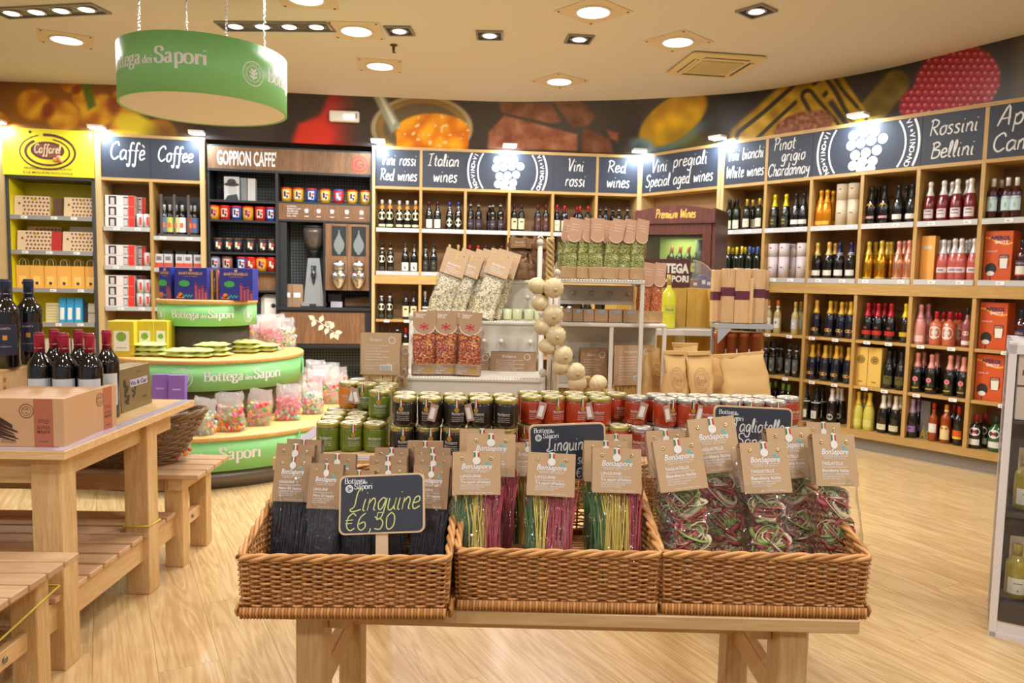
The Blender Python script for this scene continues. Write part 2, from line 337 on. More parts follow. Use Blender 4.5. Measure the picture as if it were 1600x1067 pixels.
def emblem(m, x, z, r, fn, mi=0):
    """round seal with a ring of lettering and a leafy sprig"""
    disc(m, x, z, r, fn, 28, mi, r * .93); disc(m, x, z, r * .66, fn, 24, mi, r * .61)
    for i in range(26):
        a = 2 * PI * i / 26
        if R.random() < .85:
            text(m, 'BOTEGADSPRI'[i % 11], x + math.cos(a) * r * .72, z + math.sin(a) * r * .72, r * .2, fn, align='c', rot=a - PI / 2)
    for (a, b, c, d) in ((0, -.5, 0, .3), (0, -.1, -.4, .15), (0, -.1, .4, .15), (0, .1, -.25, .42), (0, .1, .25, .42), (0, -.35, -.35, -.2), (0, -.35, .35, -.2)):
        P = [(x + (a + (c - a) * t) * r, z + (b + (d - b) * t) * r) for t in (0, .25, .5, .75, 1)]
        ribbon(m, P, r * .15, fn, mi)
# ================================================================== ROOM
TZ, CZ = 2.75, 3.2
oak = wood('oak', (178, 140, 78), (200, 163, 100), .45, 2, .8, rings=False, rand=.05)
oakx = wood('oak_long', (178, 140, 78), (200, 164, 102), .45, 0, .8, rings=False, rand=.05)
floor_m = wood('floor_oak', (196, 160, 106), (222, 192, 142), .30, 0, .55, rings=True, coat=.25, rand=.05, warp=1.6)
# floor slab and planks
m = M().box(-7, 6.6, -4, 9, -.05, -.007)
fl = struct(ob('floor', m, mat('floor_joint', (150, 118, 66), .7)))
pa = math.atan2(.877, -.48)
dx, dy = math.cos(pa), math.sin(pa); nx, ny = dy, -dx
pm_ = None; npl = 0
for i in range(-40, 50):
    for j in range(-9, 9):
        u = i * .2; v = j * 1.3 + (i * 7 % 5) * .26
        x, y = nx * u + dx * v, ny * u + dy * v + 3.0
        if y < .3: continue
        q = [proj((x + a * dx * .65 + b * nx * .1, y + a * dy * .65 + b * ny * .1, 0)) for a in (-1, 0, 1) for b in (-1, 1)]
        if y > 8.6 or max(p[0] for p in q) < -60 or min(p[0] for p in q) > 1660 or min(p[1] for p in q) > 1100: continue
        if pm_ is None: pm_ = M().box(-.6495, .6495, -.0995, .0995, -.007, 0).mesh('floor_plank', floor_m)
        ob('plank', pm_, None, fl, (x, y, 0), pa); npl += 1
print('planks', npl)
cream = mat('ceiling_paint', (222, 218, 212), .75)
ce = struct(ob('ceiling', M().box(-7, 6.6, -4, 9, CZ, CZ + .1), cream))
plaster = mat('wall_paint', (214, 200, 176), .8)
struct(ob('wall_left', M().box(-7.1, -7, -4, 9, 0, CZ), plaster))
struct(ob('wall_right', M().box(6.6, 6.7, -4, 9, 0, CZ), plaster))
struct(ob('wall_back', M().box(-7, 6.6, 9, 9.1, 0, CZ), plaster))

# the curved printed frieze above the shelving
CX = [-120, 0, 186, 455, 500, 790, 990, 1180, 1375, 1525, 1600, 1720]; CY = [121, 126, 131, 143, 146, 158, 154, 142.5, 109, 71, 52, 20]
BX = [-120, 0, 160, 320, 588, 1000, 1130, 1250, 1540, 1600, 1720]; BY = [192, 199, 207, 216, 228, 243, 223, 205, 163, 152, 132]
def smooth_interp(x, X, Y):
    return sum(np.interp(x + d, X, Y) * w_ for d, w_ in ((-60, .12), (-30, .23), (0, .3), (30, .23), (60, .12)))
NU, NV = 760, 56
def top_pt(px): return on_z(px, float(smooth_interp(px, CX, CY)), CZ + .01)
def bot_pt(px):
    p = on_z(px, float(np.interp(px, BX, BY)), TZ); p.y += .02; p.z = TZ - .004; return p
cols_ = [(top_pt(-110 + 1820 * i / NU), bot_pt(-110 + 1820 * i / NU)) for i in range(NU + 1)]
def mural_fn(u, v):
    a, b = cols_[round(u * NU)]; return b.lerp(a, v)
m = M().grid(mural_fn, NU, NV)
def paint(X, Y):
    """colour of the food frieze: x along the frieze, y height, both in the frieze print's own units"""
    n1 = np.array([noise.noise(Vector((x * .012, y * .012, 0))) for x, y in zip(X, Y)])
    n2 = np.array([noise.noise(Vector((x * .05, y * .05, 3))) for x, y in zip(X, Y)])
    n3 = np.array([noise.noise(Vector((x * .16, y * .16, 7))) for x, y in zip(X, Y)])
    C = np.zeros((len(X), 3)) + np.array((50, 44, 44.)) + n1[:, None] * 14
    def sm(a, b, t): t = np.clip((t - a) / (b - a), 0, 1); return t * t * (3 - 2 * t)
    def lay(c, a): 
        nonlocal C
        c = np.asarray(c, float); C = C * (1 - a[:, None]) + (c if c.ndim == 2 else c[None, :]) * a[:, None]
    def ell(cx, cy, rx, ry, rot=0, soft=.12):
        c, s = math.cos(rot), math.sin(rot); dx, dy = X - cx, Y - cy
        d = np.sqrt(((dx * c + dy * s) / rx) ** 2 + ((-dx * s + dy * c) / ry) ** 2)
        return sm(1 + soft, 1 - soft, d), d
    def poly(P, soft=2.5):
        d = np.full(len(X), 1e9)
        for (x0, y0), (x1, y1) in zip(P, P[1:] + P[:1]):
            L = math.hypot(x1 - x0, y1 - y0); d = np.minimum(d, ((x1 - x0) * (Y - y0) - (y1 - y0) * (X - x0)) / L)
        return sm(-soft, soft, d)
    # pasta bows on brown
    lay((105, 72, 34), sm(250, 190, X)); lay((160, 100, 25), ell(90, 175, 120, 60, 0, .5)[0] * .8)
    for cx, cy, s, r_ in ((75, 172, 44, .35), (178, 165, 48, -.3), (225, 205, 45, .2), (10, 200, 30, .6), (120, 140, 30, .9)):
        for sg in (-1, 1):
            a, d = ell(cx + sg * s * .55 * math.cos(r_), cy + sg * s * .55 * math.sin(r_), s * .62, s * .55, r_, .16)
            t = np.clip(.5 + n2 * .9 + (1 - d) * .3, 0, 1)[:, None]
            lay(np.array((176, 92, 14)) * (1 - t) + np.array((240, 184, 40)) * t, a * (X < 300))
        lay((130, 50, 10), ell(cx, cy, s * .22, s * .3, r_, .5)[0] * .8)
    lay((96, 120, 30), poly([(126, 128), (140, 128), (150, 165), (138, 172)][::1], 3)); lay((228, 206, 46), ell(215, 198, 36, 18, .4, .3)[0]); lay((96, 66, 40), ell(270, 215, 40, 30, 0, .5)[0] * .7)
    # strawberry, dark calyx
    lay(np.array((176, 34, 30.)) + n2[:, None] * 40, np.clip(sm(430, 455, X) * sm(570, 505, X), 0, 1) * sm(250, 238, Y))
    lay((40, 34, 36), ell(472, 168, 34, 22, -.2, .25)[0]); lay((40, 34, 36), ell(448, 205, 16, 34, .2, .3)[0]); lay((40, 34, 36), poly([(440, 146), (516, 146), (508, 158), (478, 190), (450, 190)], 4))
    lay((200, 44, 34), ell(490, 214, 34, 26, -.6, .3)[0])
    # jam jar with a spoon
    a, d = ell(659, 200, 78, 50, 0, .04); lay((96, 84, 66), a); lay((176, 162, 126), sm(.08, .02, np.abs(d - .97)) * .9); lay((150, 118, 60), sm(.1, .03, np.abs(d - .84)) * .8)
    a, d = ell(676, 205, 58, 28, 0, .06); t = np.clip(.5 + n2 * 1.1, 0, 1)[:, None]; lay(np.array((206, 110, 10)) * (1 - t) + np.array((244, 172, 30)) * t, np.maximum(a, (np.abs(X - 676) < 56) * (Y > 205) * (Y < 245) * ell(676, 215, 62, 40, 0, .1)[0]))
    lay((232, 206, 150), sm(.32, .5, n3) * a)
    lay((150, 160, 150), poly([(582, 148), (600, 148), (626, 196), (612, 208)], 3)); lay((214, 220, 210), poly([(592, 150), (597, 150), (618, 190), (614, 196)], 2))
    # chocolate
    ch = np.array((128, 78, 56.)) + n2[:, None] * 34 + n3[:, None] * 14
    lay(ch * .92, poly([(779, 160), (862, 162), (876, 190), (862, 193), (784, 176)])); lay(ch * 1.08, poly([(764, 206), (788, 180), (902, 210), (902, 236), (762, 232)]))
    lay(ch * .8, poly([(864, 158), (908, 158), (942, 194), (920, 196), (906, 214)])); lay(ch * 1.25, poly([(914, 193), (966, 208), (964, 240), (954, 216), (916, 200)])); lay(ch * .86, poly([(912, 200), (952, 216), (958, 240), (908, 240)]))
    # yellow sweet
    lay((86, 128, 140), ell(1058, 216, 46, 14, -.5, .5)[0] * .8); a, d = ell(1052, 186, 62, 31, -.62, .08); t = np.clip(.55 + n2 * .5 - (d - .5) * .4, 0, 1)[:, None]
    lay(np.array((150, 110, 10)) * (1 - t) + np.array((226, 178, 18)) * t, a); lay((110, 140, 150), ell(1004, 228, 20, 12, .3, .5)[0]); lay((120, 112, 20), ell(1085, 225, 40, 18, .3, .7)[0] * .4)
    # striped leaves and a nut
    for x0, y0, x1, y1, wd in ((1165, 215, 1250, 140, 26), (1195, 225, 1285, 135, 26), (1262, 150, 1305, 210, 20), (1300, 125, 1345, 190, 17), (1350, 190, 1400, 130, 22)):
        L = math.hypot(x1 - x0, y1 - y0); t = np.clip(((X - x0) * (x1 - x0) + (Y - y0) * (y1 - y0)) / L / L, 0, 1)
        dd = np.hypot(X - x0 - t * (x1 - x0), Y - y0 - t * (y1 - y0)); k = .55 if x0 > 1340 else 1
        lay(np.array((176, 138, 26.)) * (.75 + .25 * k) + n2[:, None] * 50, sm(wd * 1.1, wd * .8, dd) * k); lay((48, 40, 26), sm(4.5, 2, np.abs(dd - wd * .5 + 8 * n1)) * (k > .9))
    lay(np.array((136, 86, 60.)) + n3[:, None] * 60, ell(1256, 196, 48, 22, -.25, .1)[0])
    # raspberry
    a, d = ell(1496, 128, 68, 56, -.35, .05); a = np.maximum(a, ell(1450, 158, 46, 30, -.3, .06)[0])
    gx, gy = X / 11.0, Y / 10.0; row = np.floor(gy); ox = (row % 2) * .5; fx = gx + ox - np.floor(gx + ox) - .5; fy = gy - row - .5
    q = np.hypot(fx, fy); tt = np.clip(1.15 - q * 1.7, 0, 1)[:, None]
    lay(np.array((116, 20, 34)) * (1 - tt) + np.array((206, 62, 78)) * tt, a); lay((246, 170, 170), a * sm(.2, .1, np.hypot(fx + .12, fy + .16)) * .8)
    lay((92, 82, 50), sm(1570, 1600, X) * .8)
    return np.clip(C, 6, 250)
P = [proj(v) for v in m.v]
C = paint(np.array([p[0] for p in P]), np.array([p[1] for p in P])) / 255
C = np.where(C <= .04045, C / 12.92, ((C + .055) / 1.055) ** 2.4)
me = m.mesh('frieze', mat('frieze_print', rough=.45))
at = me.color_attributes.new('print', 'FLOAT_COLOR', 'POINT')
at.data.foreach_set('color', np.concatenate([C, np.ones((len(C), 1))], 1).astype(np.float32).ravel())
nt = MATS['frieze_print'].node_tree; vc = nt.nodes.new('ShaderNodeVertexColor'); vc.layer_name = 'print'
nt.links.new(vc.outputs[0], nt.nodes['Principled BSDF'].inputs['Base Color'])
struct(ob('wall_frieze', me))

# ------------------------------------------------------------------ ceiling fittings
chrome = mat('chrome', (205, 205, 208), .2, 1); steel = mat('steel', (150, 152, 154), .35, 1)
glow = mat('lamp_glow', (255, 255, 255), .5, emit=(255, 252, 246), es=9)
white = mat('white_plastic', (236, 234, 228), .4); dark = mat('dark_trim', (60, 56, 52), .6)
plate = mat('fitting_plate', (222, 206, 180), .6); screw = mat('screw', (110, 96, 80), .5, .6)
def lamp(parent, name, loc, size, power, col=(1, .985, .975), shape='DISK', rot=(0, 0, 0)):
    l = bpy.data.lights.new(name, 'AREA'); l.shape = shape; l.size = size; l.energy = power; l.color = col
    o = bpy.data.objects.new(name, l); COL.objects.link(o); o.location = loc; o.rotation_euler = rot
    if parent: o.parent = parent
    return o
def round_light(p, rz, where, power=LAMP_W):
    t = tag(empty('round_downlight', p, rz), 'downlight', 'round white recessed downlight on a square ceiling plate', where, 'round downlights')
    q = M().box(-.19, .19, -.19, .19, -.006, 0)
    ob('mounting_plate', q, plate, t)
    ob('ring', M().lathe([(.125, -.006), (.125, -.014), (.108, -.016), (.108, -.006)], 28), white, t)
    ob('diffuser', M().lathe([(.0001, -.011), (.108, -.011)], 28), glow, t)
    for sx, sy in ((-1, -1), (-1, 1), (1, -1), (1, 1)): ob('screw', M().lathe([(.0001, -.012), (.008, -.010), (.008, -.006)], 8, c=(sx * .165, sy * .165)), screw, t)
    lamp(t, 'lamp', (0, 0, -.03), .2, power)
def square_light(p, rz, where, power=LAMP_W * .6):
    t = tag(empty('square_spotlight', p, rz), 'spotlight', 'square grey recessed spotlight with one round lamp', where, 'square spotlights')
    q = M()
    for a in ((-.1, .1, -.1, -.085), (-.1, .1, .085, .1), (-.1, -.085, -.085, .085), (.085, .1, -.085, .085)): q.box(a[0], a[1], a[2], a[3], -.014, 0)
    ob('frame', q, mat('fitting_grey', (150, 148, 144), .4, .4), t)
    ob('housing', M().box(-.085, .085, -.085, .085, -.003, 0), dark, t)
    ob('reflector', M().lathe([(.066, -.003), (.07, -.012), (.052, -.014), (.05, -.006)], 20), chrome, t)
    ob('bulb', M().lathe([(.0001, -.02), (.03, -.017), (.05, -.010)], 16), glow, t)
    lamp(t, 'lamp', (0, 0, -.04), .1, power)
def strip_light(p, rz, where):
    t = tag(empty('strip_spotlight', p, rz), 'spotlight', 'long recessed grey fitting holding four round lamps', where, 'four-lamp strips')
    q = M()
    for a in ((-.42, .42, -.1, -.085), (-.42, .42, .085, .1), (-.42, -.405, -.085, .085), (.405, .42, -.085, .085)): q.box(a[0], a[1], a[2], a[3], -.014, 0)
    ob('frame', q, mat('fitting_grey'), t); ob('housing', M().box(-.405, .405, -.085, .085, -.003, 0), mat('fitting_inside', (120, 116, 110), .4, .3), t)
    for k in range(4):
        x = -.3 + .2 * k
        ob('reflector', M().lathe([(.066, -.003), (.07, -.012), (.052, -.014), (.05, -.006)], 20, c=(x, 0)), chrome, t)
        ob('bulb', M().lathe([(.0001, -.02), (.03, -.017), (.05, -.010)], 16, c=(x, 0)), glow, t)
    lamp(t, 'lamp', (0, 0, -.04), .3, LAMP_W * .9)
for (x, y), a in (((104, 61), .5), ((557, 47), .05), ((594, 102), .15), ((927, 17), .75), ((1059, 64), .75), ((874, 126), .7), ((478, -4), .1)):
    round_light(on_z(x, y, CZ), a, 'on the ceiling')
for (x, y), a in (((624, 47), -.05), ((765, 54), .0), ((905, 60), .1), ((1182, 16), .7)): square_light(on_z(x, y, CZ), a, 'on the ceiling')
strip_light(on_z(431, 40, CZ), -.04, 'beside the green hanging sign'); strip_light(on_z(76, 16, CZ), -.18, 'above the brown pasta frieze')
# the same fittings carry on over the part of the shop behind the camera
for x, y in ((-3.2, 1.2), (-1.2, .6), (1.4, .9), (3.6, 1.6), (-3, -1.5), (-.6, -1.6), (1.8, -1.4), (4, -1), (.2, 2.2), (-4.8, 3.2), (4.6, 3)): round_light((x, y, CZ), .2, 'over the entrance')
# ceiling cassette air conditioners
def cassette(p, rz, look, where, c):
    cm = mat('cassette_' + str(c[0]), c, .5)
    t = tag(empty('air_conditioner', p, rz), 'air conditioner', look, where)
    q = M().box(-.31, .31, -.31, .31, -.03, 0, b=.02); ob('casing', q, cm, t)
    ob('intake_grille', M().box(-.175, .175, -.175, .175, -.036, -.03), mat('cassette_grille', (196, 180, 130), .6, var=.1, vs=90), t)
    for k in range(11): ob('slat', M().box(-.175, .175, -.165 + k * .031, -.153 + k * .031, -.041, -.036), cm, t)
    for s, a in ((1, 0), (1, PI / 2), (1, PI), (1, 1.5 * PI)):
        T = Matrix.Rotation(a, 4, 'Z'); ob('air_slot', M().box(-.19, .19, .215, .255, -.033, -.029, T=T), dark, t); ob('flap', M().box(-.19, .19, .228, .248, -.04, -.033, T=T), cm, t)
cassette(on_z(1117, 100, CZ), .15, 'square cream ceiling air conditioner with slotted edges', 'near the yellow-print frieze', (228, 210, 160))
cassette(on_z(345, 78, CZ), -.5, 'square cream ceiling air conditioner', 'half hidden behind the green hanging sign', (226, 208, 176))
t = tag(empty('sprinkler', on_z(615, 70, CZ)), 'sprinkler', 'small dark sprinkler head hanging from the ceiling')
ob('body', M().lathe([(.03, 0), (.03, -.006), (.012, -.012), (.01, -.05)], 12), mat('brass_dark', (96, 74, 50), .4, .8), t); ob('deflector', M().lathe([(.0001, -.062), (.022, -.06), (.0001, -.05)], 10), mat('brass_dark'), t)
# emergency light fixed to the frieze
p = on_z(538, 175, 3.0); p = cols_[round((538 + 110) / 1820 * NU)]; p = p[1].lerp(p[0], .56)
t = tag(empty('emergency_light', (p.x, p.y - .03, p.z), .1), 'emergency light', 'small white rectangular emergency light on the dark frieze')
ob('casing', M().box(-.15, .15, -.03, .03, -.055, .055, b=.012), white, t); ob('lens', M().box(-.0, .1, -.034, -.028, -.025, .012), glow, t)
ob('indicator', M().box(.115, .13, -.034, -.028, -.02, .03), mat('indicator', (120, 130, 90), .4), t)
# ================================================================== SHELVING UNITS
board_m = mat('chalkboard', (44, 50, 64), .55, var=.25, vs=4); chalk = mat('chalk', (222, 222, 220), .9); print_w = mat('print_white', (236, 238, 240), .7)
rail_m = mat('price_rail', (196, 196, 194), .4, .2); tag_m = mat('price_tag', (240, 240, 236), .6); ink = mat('ink', (40, 40, 46), .7)
kick_m = mat('kick_grey', (140, 134, 128), .5)
class Unit:
    def __init__(s, A, B, name, look, depth=.36):
        s.P = Vector((A.x, A.y, 0)); d = Vector((B.x - A.x, B.y - A.y, 0)); s.L = d.length; s.a = math.atan2(d.y, d.x); s.depth = depth
        s.ex = d.normalized(); s.ey = Vector((-s.ex.y, s.ex.x, 0))
        s.root = tag(empty(name, s.P, s.a), 'shelving', look)
    def w(s, x, y, z): return s.P + s.ex * x + s.ey * y + Vector((0, 0, z))
    def lx(s, px, z, y=0.0):
        lo, hi = -2.5, s.L + 2.5
        for _ in range(40):
            mid = (lo + hi) / 2
            if proj(s.w(mid, y, z))[0] < px: lo = mid
            else: hi = mid
        return (lo + hi) / 2
    def add(s, name, m, mats, loc=(0, 0, 0)): return ob(name, m, mats, s.root, loc)
    def bx(s, name, x0, x1, y0, y1, z0, z1, mt=None, b=0): return s.add(name, M().box(x0, x1, y0, y1, z0, z1, b=b), mt or oakx)
    def shelf(s, x0, x1, z, rail=True, mt=None, th=.025, tags=3, y0=0.0):
        s.bx('shelf_board', x0, x1, y0 + .005, s.depth - .01, z - th, z, mt or oakx)
        if rail:
            s.bx('price_rail', x0, x1, y0 - .012, y0 + .005, z - .038, z + .004, rail_m if rail == 1 else rail)
        n = tags
        for k in range(n):
            cx = x0 + (x1 - x0) * (k + .5 + R.uniform(-.2, .2)) / n
            t = s.bx('price_tag', cx - .028, cx + .028, y0 - .015, y0 - .012, z - .030, z - .004, tag_m)
            ob('printed_price', M().box(cx - .018, cx + .004, y0 - .0162, y0 - .015, z - .020, z - .015), mat('tag_ink', (120, 120, 130), .7), t)
    def board(s, x0, x1, z0, z1, seams=()):
        b = s.bx('chalkboard', x0, x1, -.004, .012, z0, z1, board_m)
        for q in seams: ob('seam', M().box(q - .0015, q + .0015, -.0052, -.004, z0, z1), mat('seam_black', (18, 20, 26), .6), b)
        return b
def W(u, b, lines, mt=None):
    for s_, x, z, h, kw in lines:
        m = M(); script(m, s_, x, z, h, flat(-.0056), **kw); ob('chalk_writing', m, mt or chalk, b)
TS, S1, S2, S3, S4, BS = 2.32, 1.90, 1.445, .935, .545, .171

def fill_frame(u, xs, x0, x1, uppers=True):
    """common carcass: back, top, plinth, thick middle board, dividers"""
    u.bx('back_panel', x0, x1, u.depth - .015, u.depth, .1, TZ, mat('oak_back', (146, 112, 68), .6, var=.08, vs=12, stretch=(8, 1, 1)))
    u.bx('top_rail', x0, x1, -.01, u.depth, TZ - .03, TZ)
    u.bx('sign_rail', x0, x1, -.006, u.depth, TS - .01, TS + .018)
    u.bx('plinth', x0, x1, .05, .08, 0, .11, kick_m); u.bx('base_board', x0, x1, -.01, u.depth, .11, BS)
    u.bx('middle_board', x0, x1, -.012, u.depth, 1.315, 1.405)
    for x in xs: u.bx('divider', x - .014, x + .014, -.004, u.depth - .012, BS, TS - .01, oak)

# --- red wine unit
p588, pE = on_z(588, 228, TZ), on_z(1000, 243, TZ)
U3 = Unit(p588, pE, 'shelving_unit', 'long oak wine shelving with chalkboards, between coffee cabinet and corner fridge')
L3 = U3.L
d3 = [U3.lx(x, 1.9) for x in (657, 726.6, 795, 862.5, 930.5)]
fill_frame(U3, d3, -.01, L3)
U3.bx('end_upright', -.04, -.01, -.012, U3.depth, 0, TZ, mat('post_light', (206, 176, 122), .5)); U3.bx('end_upright', L3 - .02, L3 + .03, -.02, U3.depth, 0, TZ, mat('post_light'))
for x in (d3[0], d3[4]): U3.bx('sign_divider', x - .014, x + .014, -.006, .3, TS + .018, TZ - .03, oak)
bounds3 = [-.01] + d3 + [L3 - .02]
for i in range(6):
    for z, r_ in ((S1, 1), (S2, 1), (S3, 0), (S4, 0)): U3.shelf(bounds3[i] + .014, bounds3[i + 1] - .014, z, rail=r_, tags=2)
zb0, zb1 = TS + .018, TZ - .03
def vino(u, b, cx, mt=None):
    zc = (zb0 + zb1) / 2; half = (zb1 - zb0) / 2 - .004
    def fn(a, c): return (a, -.0056, max(zc - half, min(zc + half, c)))
    m = M()
    for r1, r0 in ((.43, .412), (.325, .311)):
        a = math.asin(min(1, half / r1))
        for q in (0, PI): m = M(); disc(m, cx, zc, r1, fn, 18, 0, r0, q - a, q + a); ob('ring_print', m, print_w, b)
    for side in (0, 1):
        m = M()
        for i, c in enumerate('NO\u2022VINO\u2022VI' if not side else 'VI\u2022VINO\u2022NO'):
            a = (PI if not side else 0) + (-1 if not side else -1) * (i - 4.5) * .102
            if c == '\u2022': disc(m, cx + .37 * math.cos(a), zc + .37 * math.sin(a), .011, flat(-.0056), 10)
            elif abs(.37 * math.sin(a)) < half - .02:
                text(m, c, cx + .352 * math.cos(a) if not side else cx + .352 * math.cos(a), zc + .352 * math.sin(a), .058, flat(-.0056), align='c', weight=.02, rot=a - PI / 2 if not side else a - PI / 2)
        ob('lettering', m, print_w, b)
    k = 1 / 500
    for i, (gx, gy) in enumerate(((700, 150), (745, 142), (790, 145), (693, 190), (733, 186), (777, 180), (824, 178), (712, 233), (757, 228), (802, 222), (705, 275), (745, 262), (787, 265), (740, 294), (780, 296))):
        m = M(); disc(m, cx + (gx - 756) * k, zc + (208 - gy) * k, .041, lambda a, c: (a, -.0058 - .0003 * (i % 3), max(zc - half, min(zc + half, c))), 18); ob('grape_print', m, print_w, b)
xm = U3.lx(793, 2.5); sq = .78
b = U3.board(.0, d3[0] - .014, zb0, zb1)
xc = d3[0] / 2
W(U3, b, [('Vini rossi', xc, 2.56, .12, {'sq': .74}), ('Red wines', xc, 2.40, .12, {'sq': .74})])
b = U3.board(d3[0] + .014, d3[4] - .014, zb0, zb1, [d3[1], d3[3]])
xc = (d3[0] + d3[1]) / 2
W(U3, b, [('Italian', xc, 2.565, .125, {'sq': .85}), ('wines', xc + .02, 2.40, .13, {'sq': .85}), ('Vini', (d3[3] + d3[4]) / 2, 2.56, .125, {'sq': .85}), ('rossi', (d3[3] + d3[4]) / 2, 2.40, .13, {'sq': .85})])
vino(U3, b, xm)
b = U3.board(d3[4] + .014, L3 - .02, zb0, zb1); xc = (d3[4] + L3) / 2
W(U3, b, [('Red', xc - .02, 2.56, .125, {}), ('wines', xc, 2.40, .13, {'sq': .85})])

# --- corner bay behind the fridge
pF = on_z(1130, 223, TZ)
U4 = Unit(pE, pF, 'corner_shelving', 'oak corner bay with a wide chalkboard, behind the brown wine fridge')
L4 = U4.L
U4.bx('back_panel', 0, L4, .2, .215, .1, TZ, mat('oak_back')); U4.bx('top_rail', 0, L4, -.01, .2, TZ - .03, TZ); U4.bx('sign_rail', 0, L4, -.006, .2, TS - .01, TS + .018)
U4.bx('end_upright', 0.01, .05, -.012, .2, 0, TZ, mat('post_light')); U4.bx('end_upright', L4 - .04, L4 - .004, -.012, .2, 0, TZ, mat('post_light'))
b = U4.board(.05, L4 - .04, zb0, zb1)
W(U4, b, [('Vini', .28, 2.55, .13, {}), ('pregiali', .68, 2.575, .13, {}), ('Special aged wines', L4 / 2, 2.40, .125, {'sq': .83})])

# --- white wine unit
pG = on_z(1600, 152, TZ)
U5 = Unit(pF, pG, 'shelving_unit', 'long oak wine shelving with chalkboards running towards the white rack')
L5 = U5.L; X5 = L5 + .5
d5 = [U5.lx(x, 1.9) for x in (1193.5, 1264.8, 1344, 1431, 1531.7)]
U5.depth = .38
fill_frame(U5, d5, -.01, X5)
U5.bx('end_upright', -.0, .035, -.012, U5.depth, 0, TZ, mat('post_light'))
for x in (d5[0], U5.lx(1541, 2.5)): U5.bx('sign_divider', x - .014, x + .014, -.006, .3, TS + .018, TZ - .03, oak)
bounds5 = [.03] + d5 + [X5]
for i in range(6):
    for z, r_ in ((S1, 1), (S2, 1), (S3, 0), (S4, 0)): U5.shelf(bounds5[i] + .014, bounds5[i + 1] - .014, z, rail=r_, tags=2)
b = U5.board(.035, d5[0] - .014, zb0, zb1); xc = (d5[0] + .03) / 2
W(U5, b, [('Vini bianchi', xc, 2.565, .11, {'sq': .68}), ('White wines', xc, 2.40, .115, {'sq': .68})])
xr = U5.lx(1541, 2.5)
s1_, s2_ = U5.lx(1270, 2.5), U5.lx(1440, 2.5)
b = U5.board(d5[0] + .014, xr - .014, zb0, zb1, [s1_, s2_])
xc = (d5[0] + s1_) / 2
W(U5, b, [('Pinot', xc - .05, 2.605, .115, {'sq': .85}), ('grigio', xc + .04, 2.50, .11, {'sq': .85}), ('Chardonnay', xc, 2.375, .11, {'sq': .72}),
          ('Rossini', (s2_ + xr) / 2, 2.56, .12, {'sq': .95}), ('Bellini', (s2_ + xr) / 2, 2.385, .12, {'sq': .95})])
vino(U5, b, U5.lx(1353, 2.5))
b = U5.board(xr + .014, X5, zb0, zb1)
W(U5, b, [('Aperol', xr + .07, 2.57, .14, {'align': 'l'}), ('Campari', xr + .05, 2.385, .13, {'align': 'l'})])

# --- left-hand units
pA, pC = on_z(0, 199, TZ), on_z(320, 216, TZ)
U1 = Unit(pA, pC, 'shelving_unit', 'oak shelving with coffee chalkboards and a yellow chocolate bay')
L1 = U1.L; yel = mat('bay_yellow', (222, 206, 20), .5); char = mat('bay_charcoal', (66, 66, 68), .5)
xa, xb, xc1, xd, xe = U1.lx(12, 1.9), U1.lx(151, 1.9), U1.lx(160, 1.9), U1.lx(237, 1.9), L1
U1.bx('back_panel', xc1, L1, U1.depth - .015, U1.depth, .1, TZ, mat('oak_back')); U1.bx('back_panel', xa, xb, .33, .345, .1, TS, yel); U1.bx('back_panel', -.7, xa, U1.depth - .015, U1.depth, .1, TZ, mat('oak_back'))
U1.bx('top_rail', xb, L1, -.01, U1.depth, TZ - .03, TZ); U1.bx('sign_rail', xb, L1, -.006, U1.depth, TS - .03, TS + .0)
U1.bx('upright', xb, xc1, -.012, U1.depth, 0, TZ, mat('post_light')); U1.bx('divider', xd - .016, xd + .016, -.004, U1.depth - .012, .1, TS - .03, oak)
U1.bx('end_upright', L1 - .05, L1 - .005, -.012, U1.depth, 0, TZ, mat('post_light')); U1.bx('upright', xa - .1, xa, -.012, U1.depth, 0, TZ, mat('post_light')); U1.bx('upright', -.74, -.7, -.012, U1.depth, 0, TZ, mat('post_light'))
U1.bx('plinth', -.7, L1, .05, .08, 0, .11, kick_m); U1.bx('base_board', -.7, L1, -.01, U1.depth, .11, BS)
xs_ = xd
b = U1.board(xc1 + .01, L1 - .05, TS + .0, zb1, [xs_])
W(U1, b, [('Caffè', (xc1 + xd) / 2 + .02, 2.50, .17, {'sq': .78, 'wd': .014}), ('Coffee', (xd + L1) / 2 - .02, 2.50, .15, {'sq': .78, 'wd': .014})], print_w)
b = U1.board(-.7, xa - .1, TS, zb1)
m = M(); disc(m, xa - .55, 2.52, .42, lambda a, c: (max(-.69, a), -.0056, max(TS + .01, min(zb1, c))), 24, 0, .39); ob('ring_print', m, print_w, b)
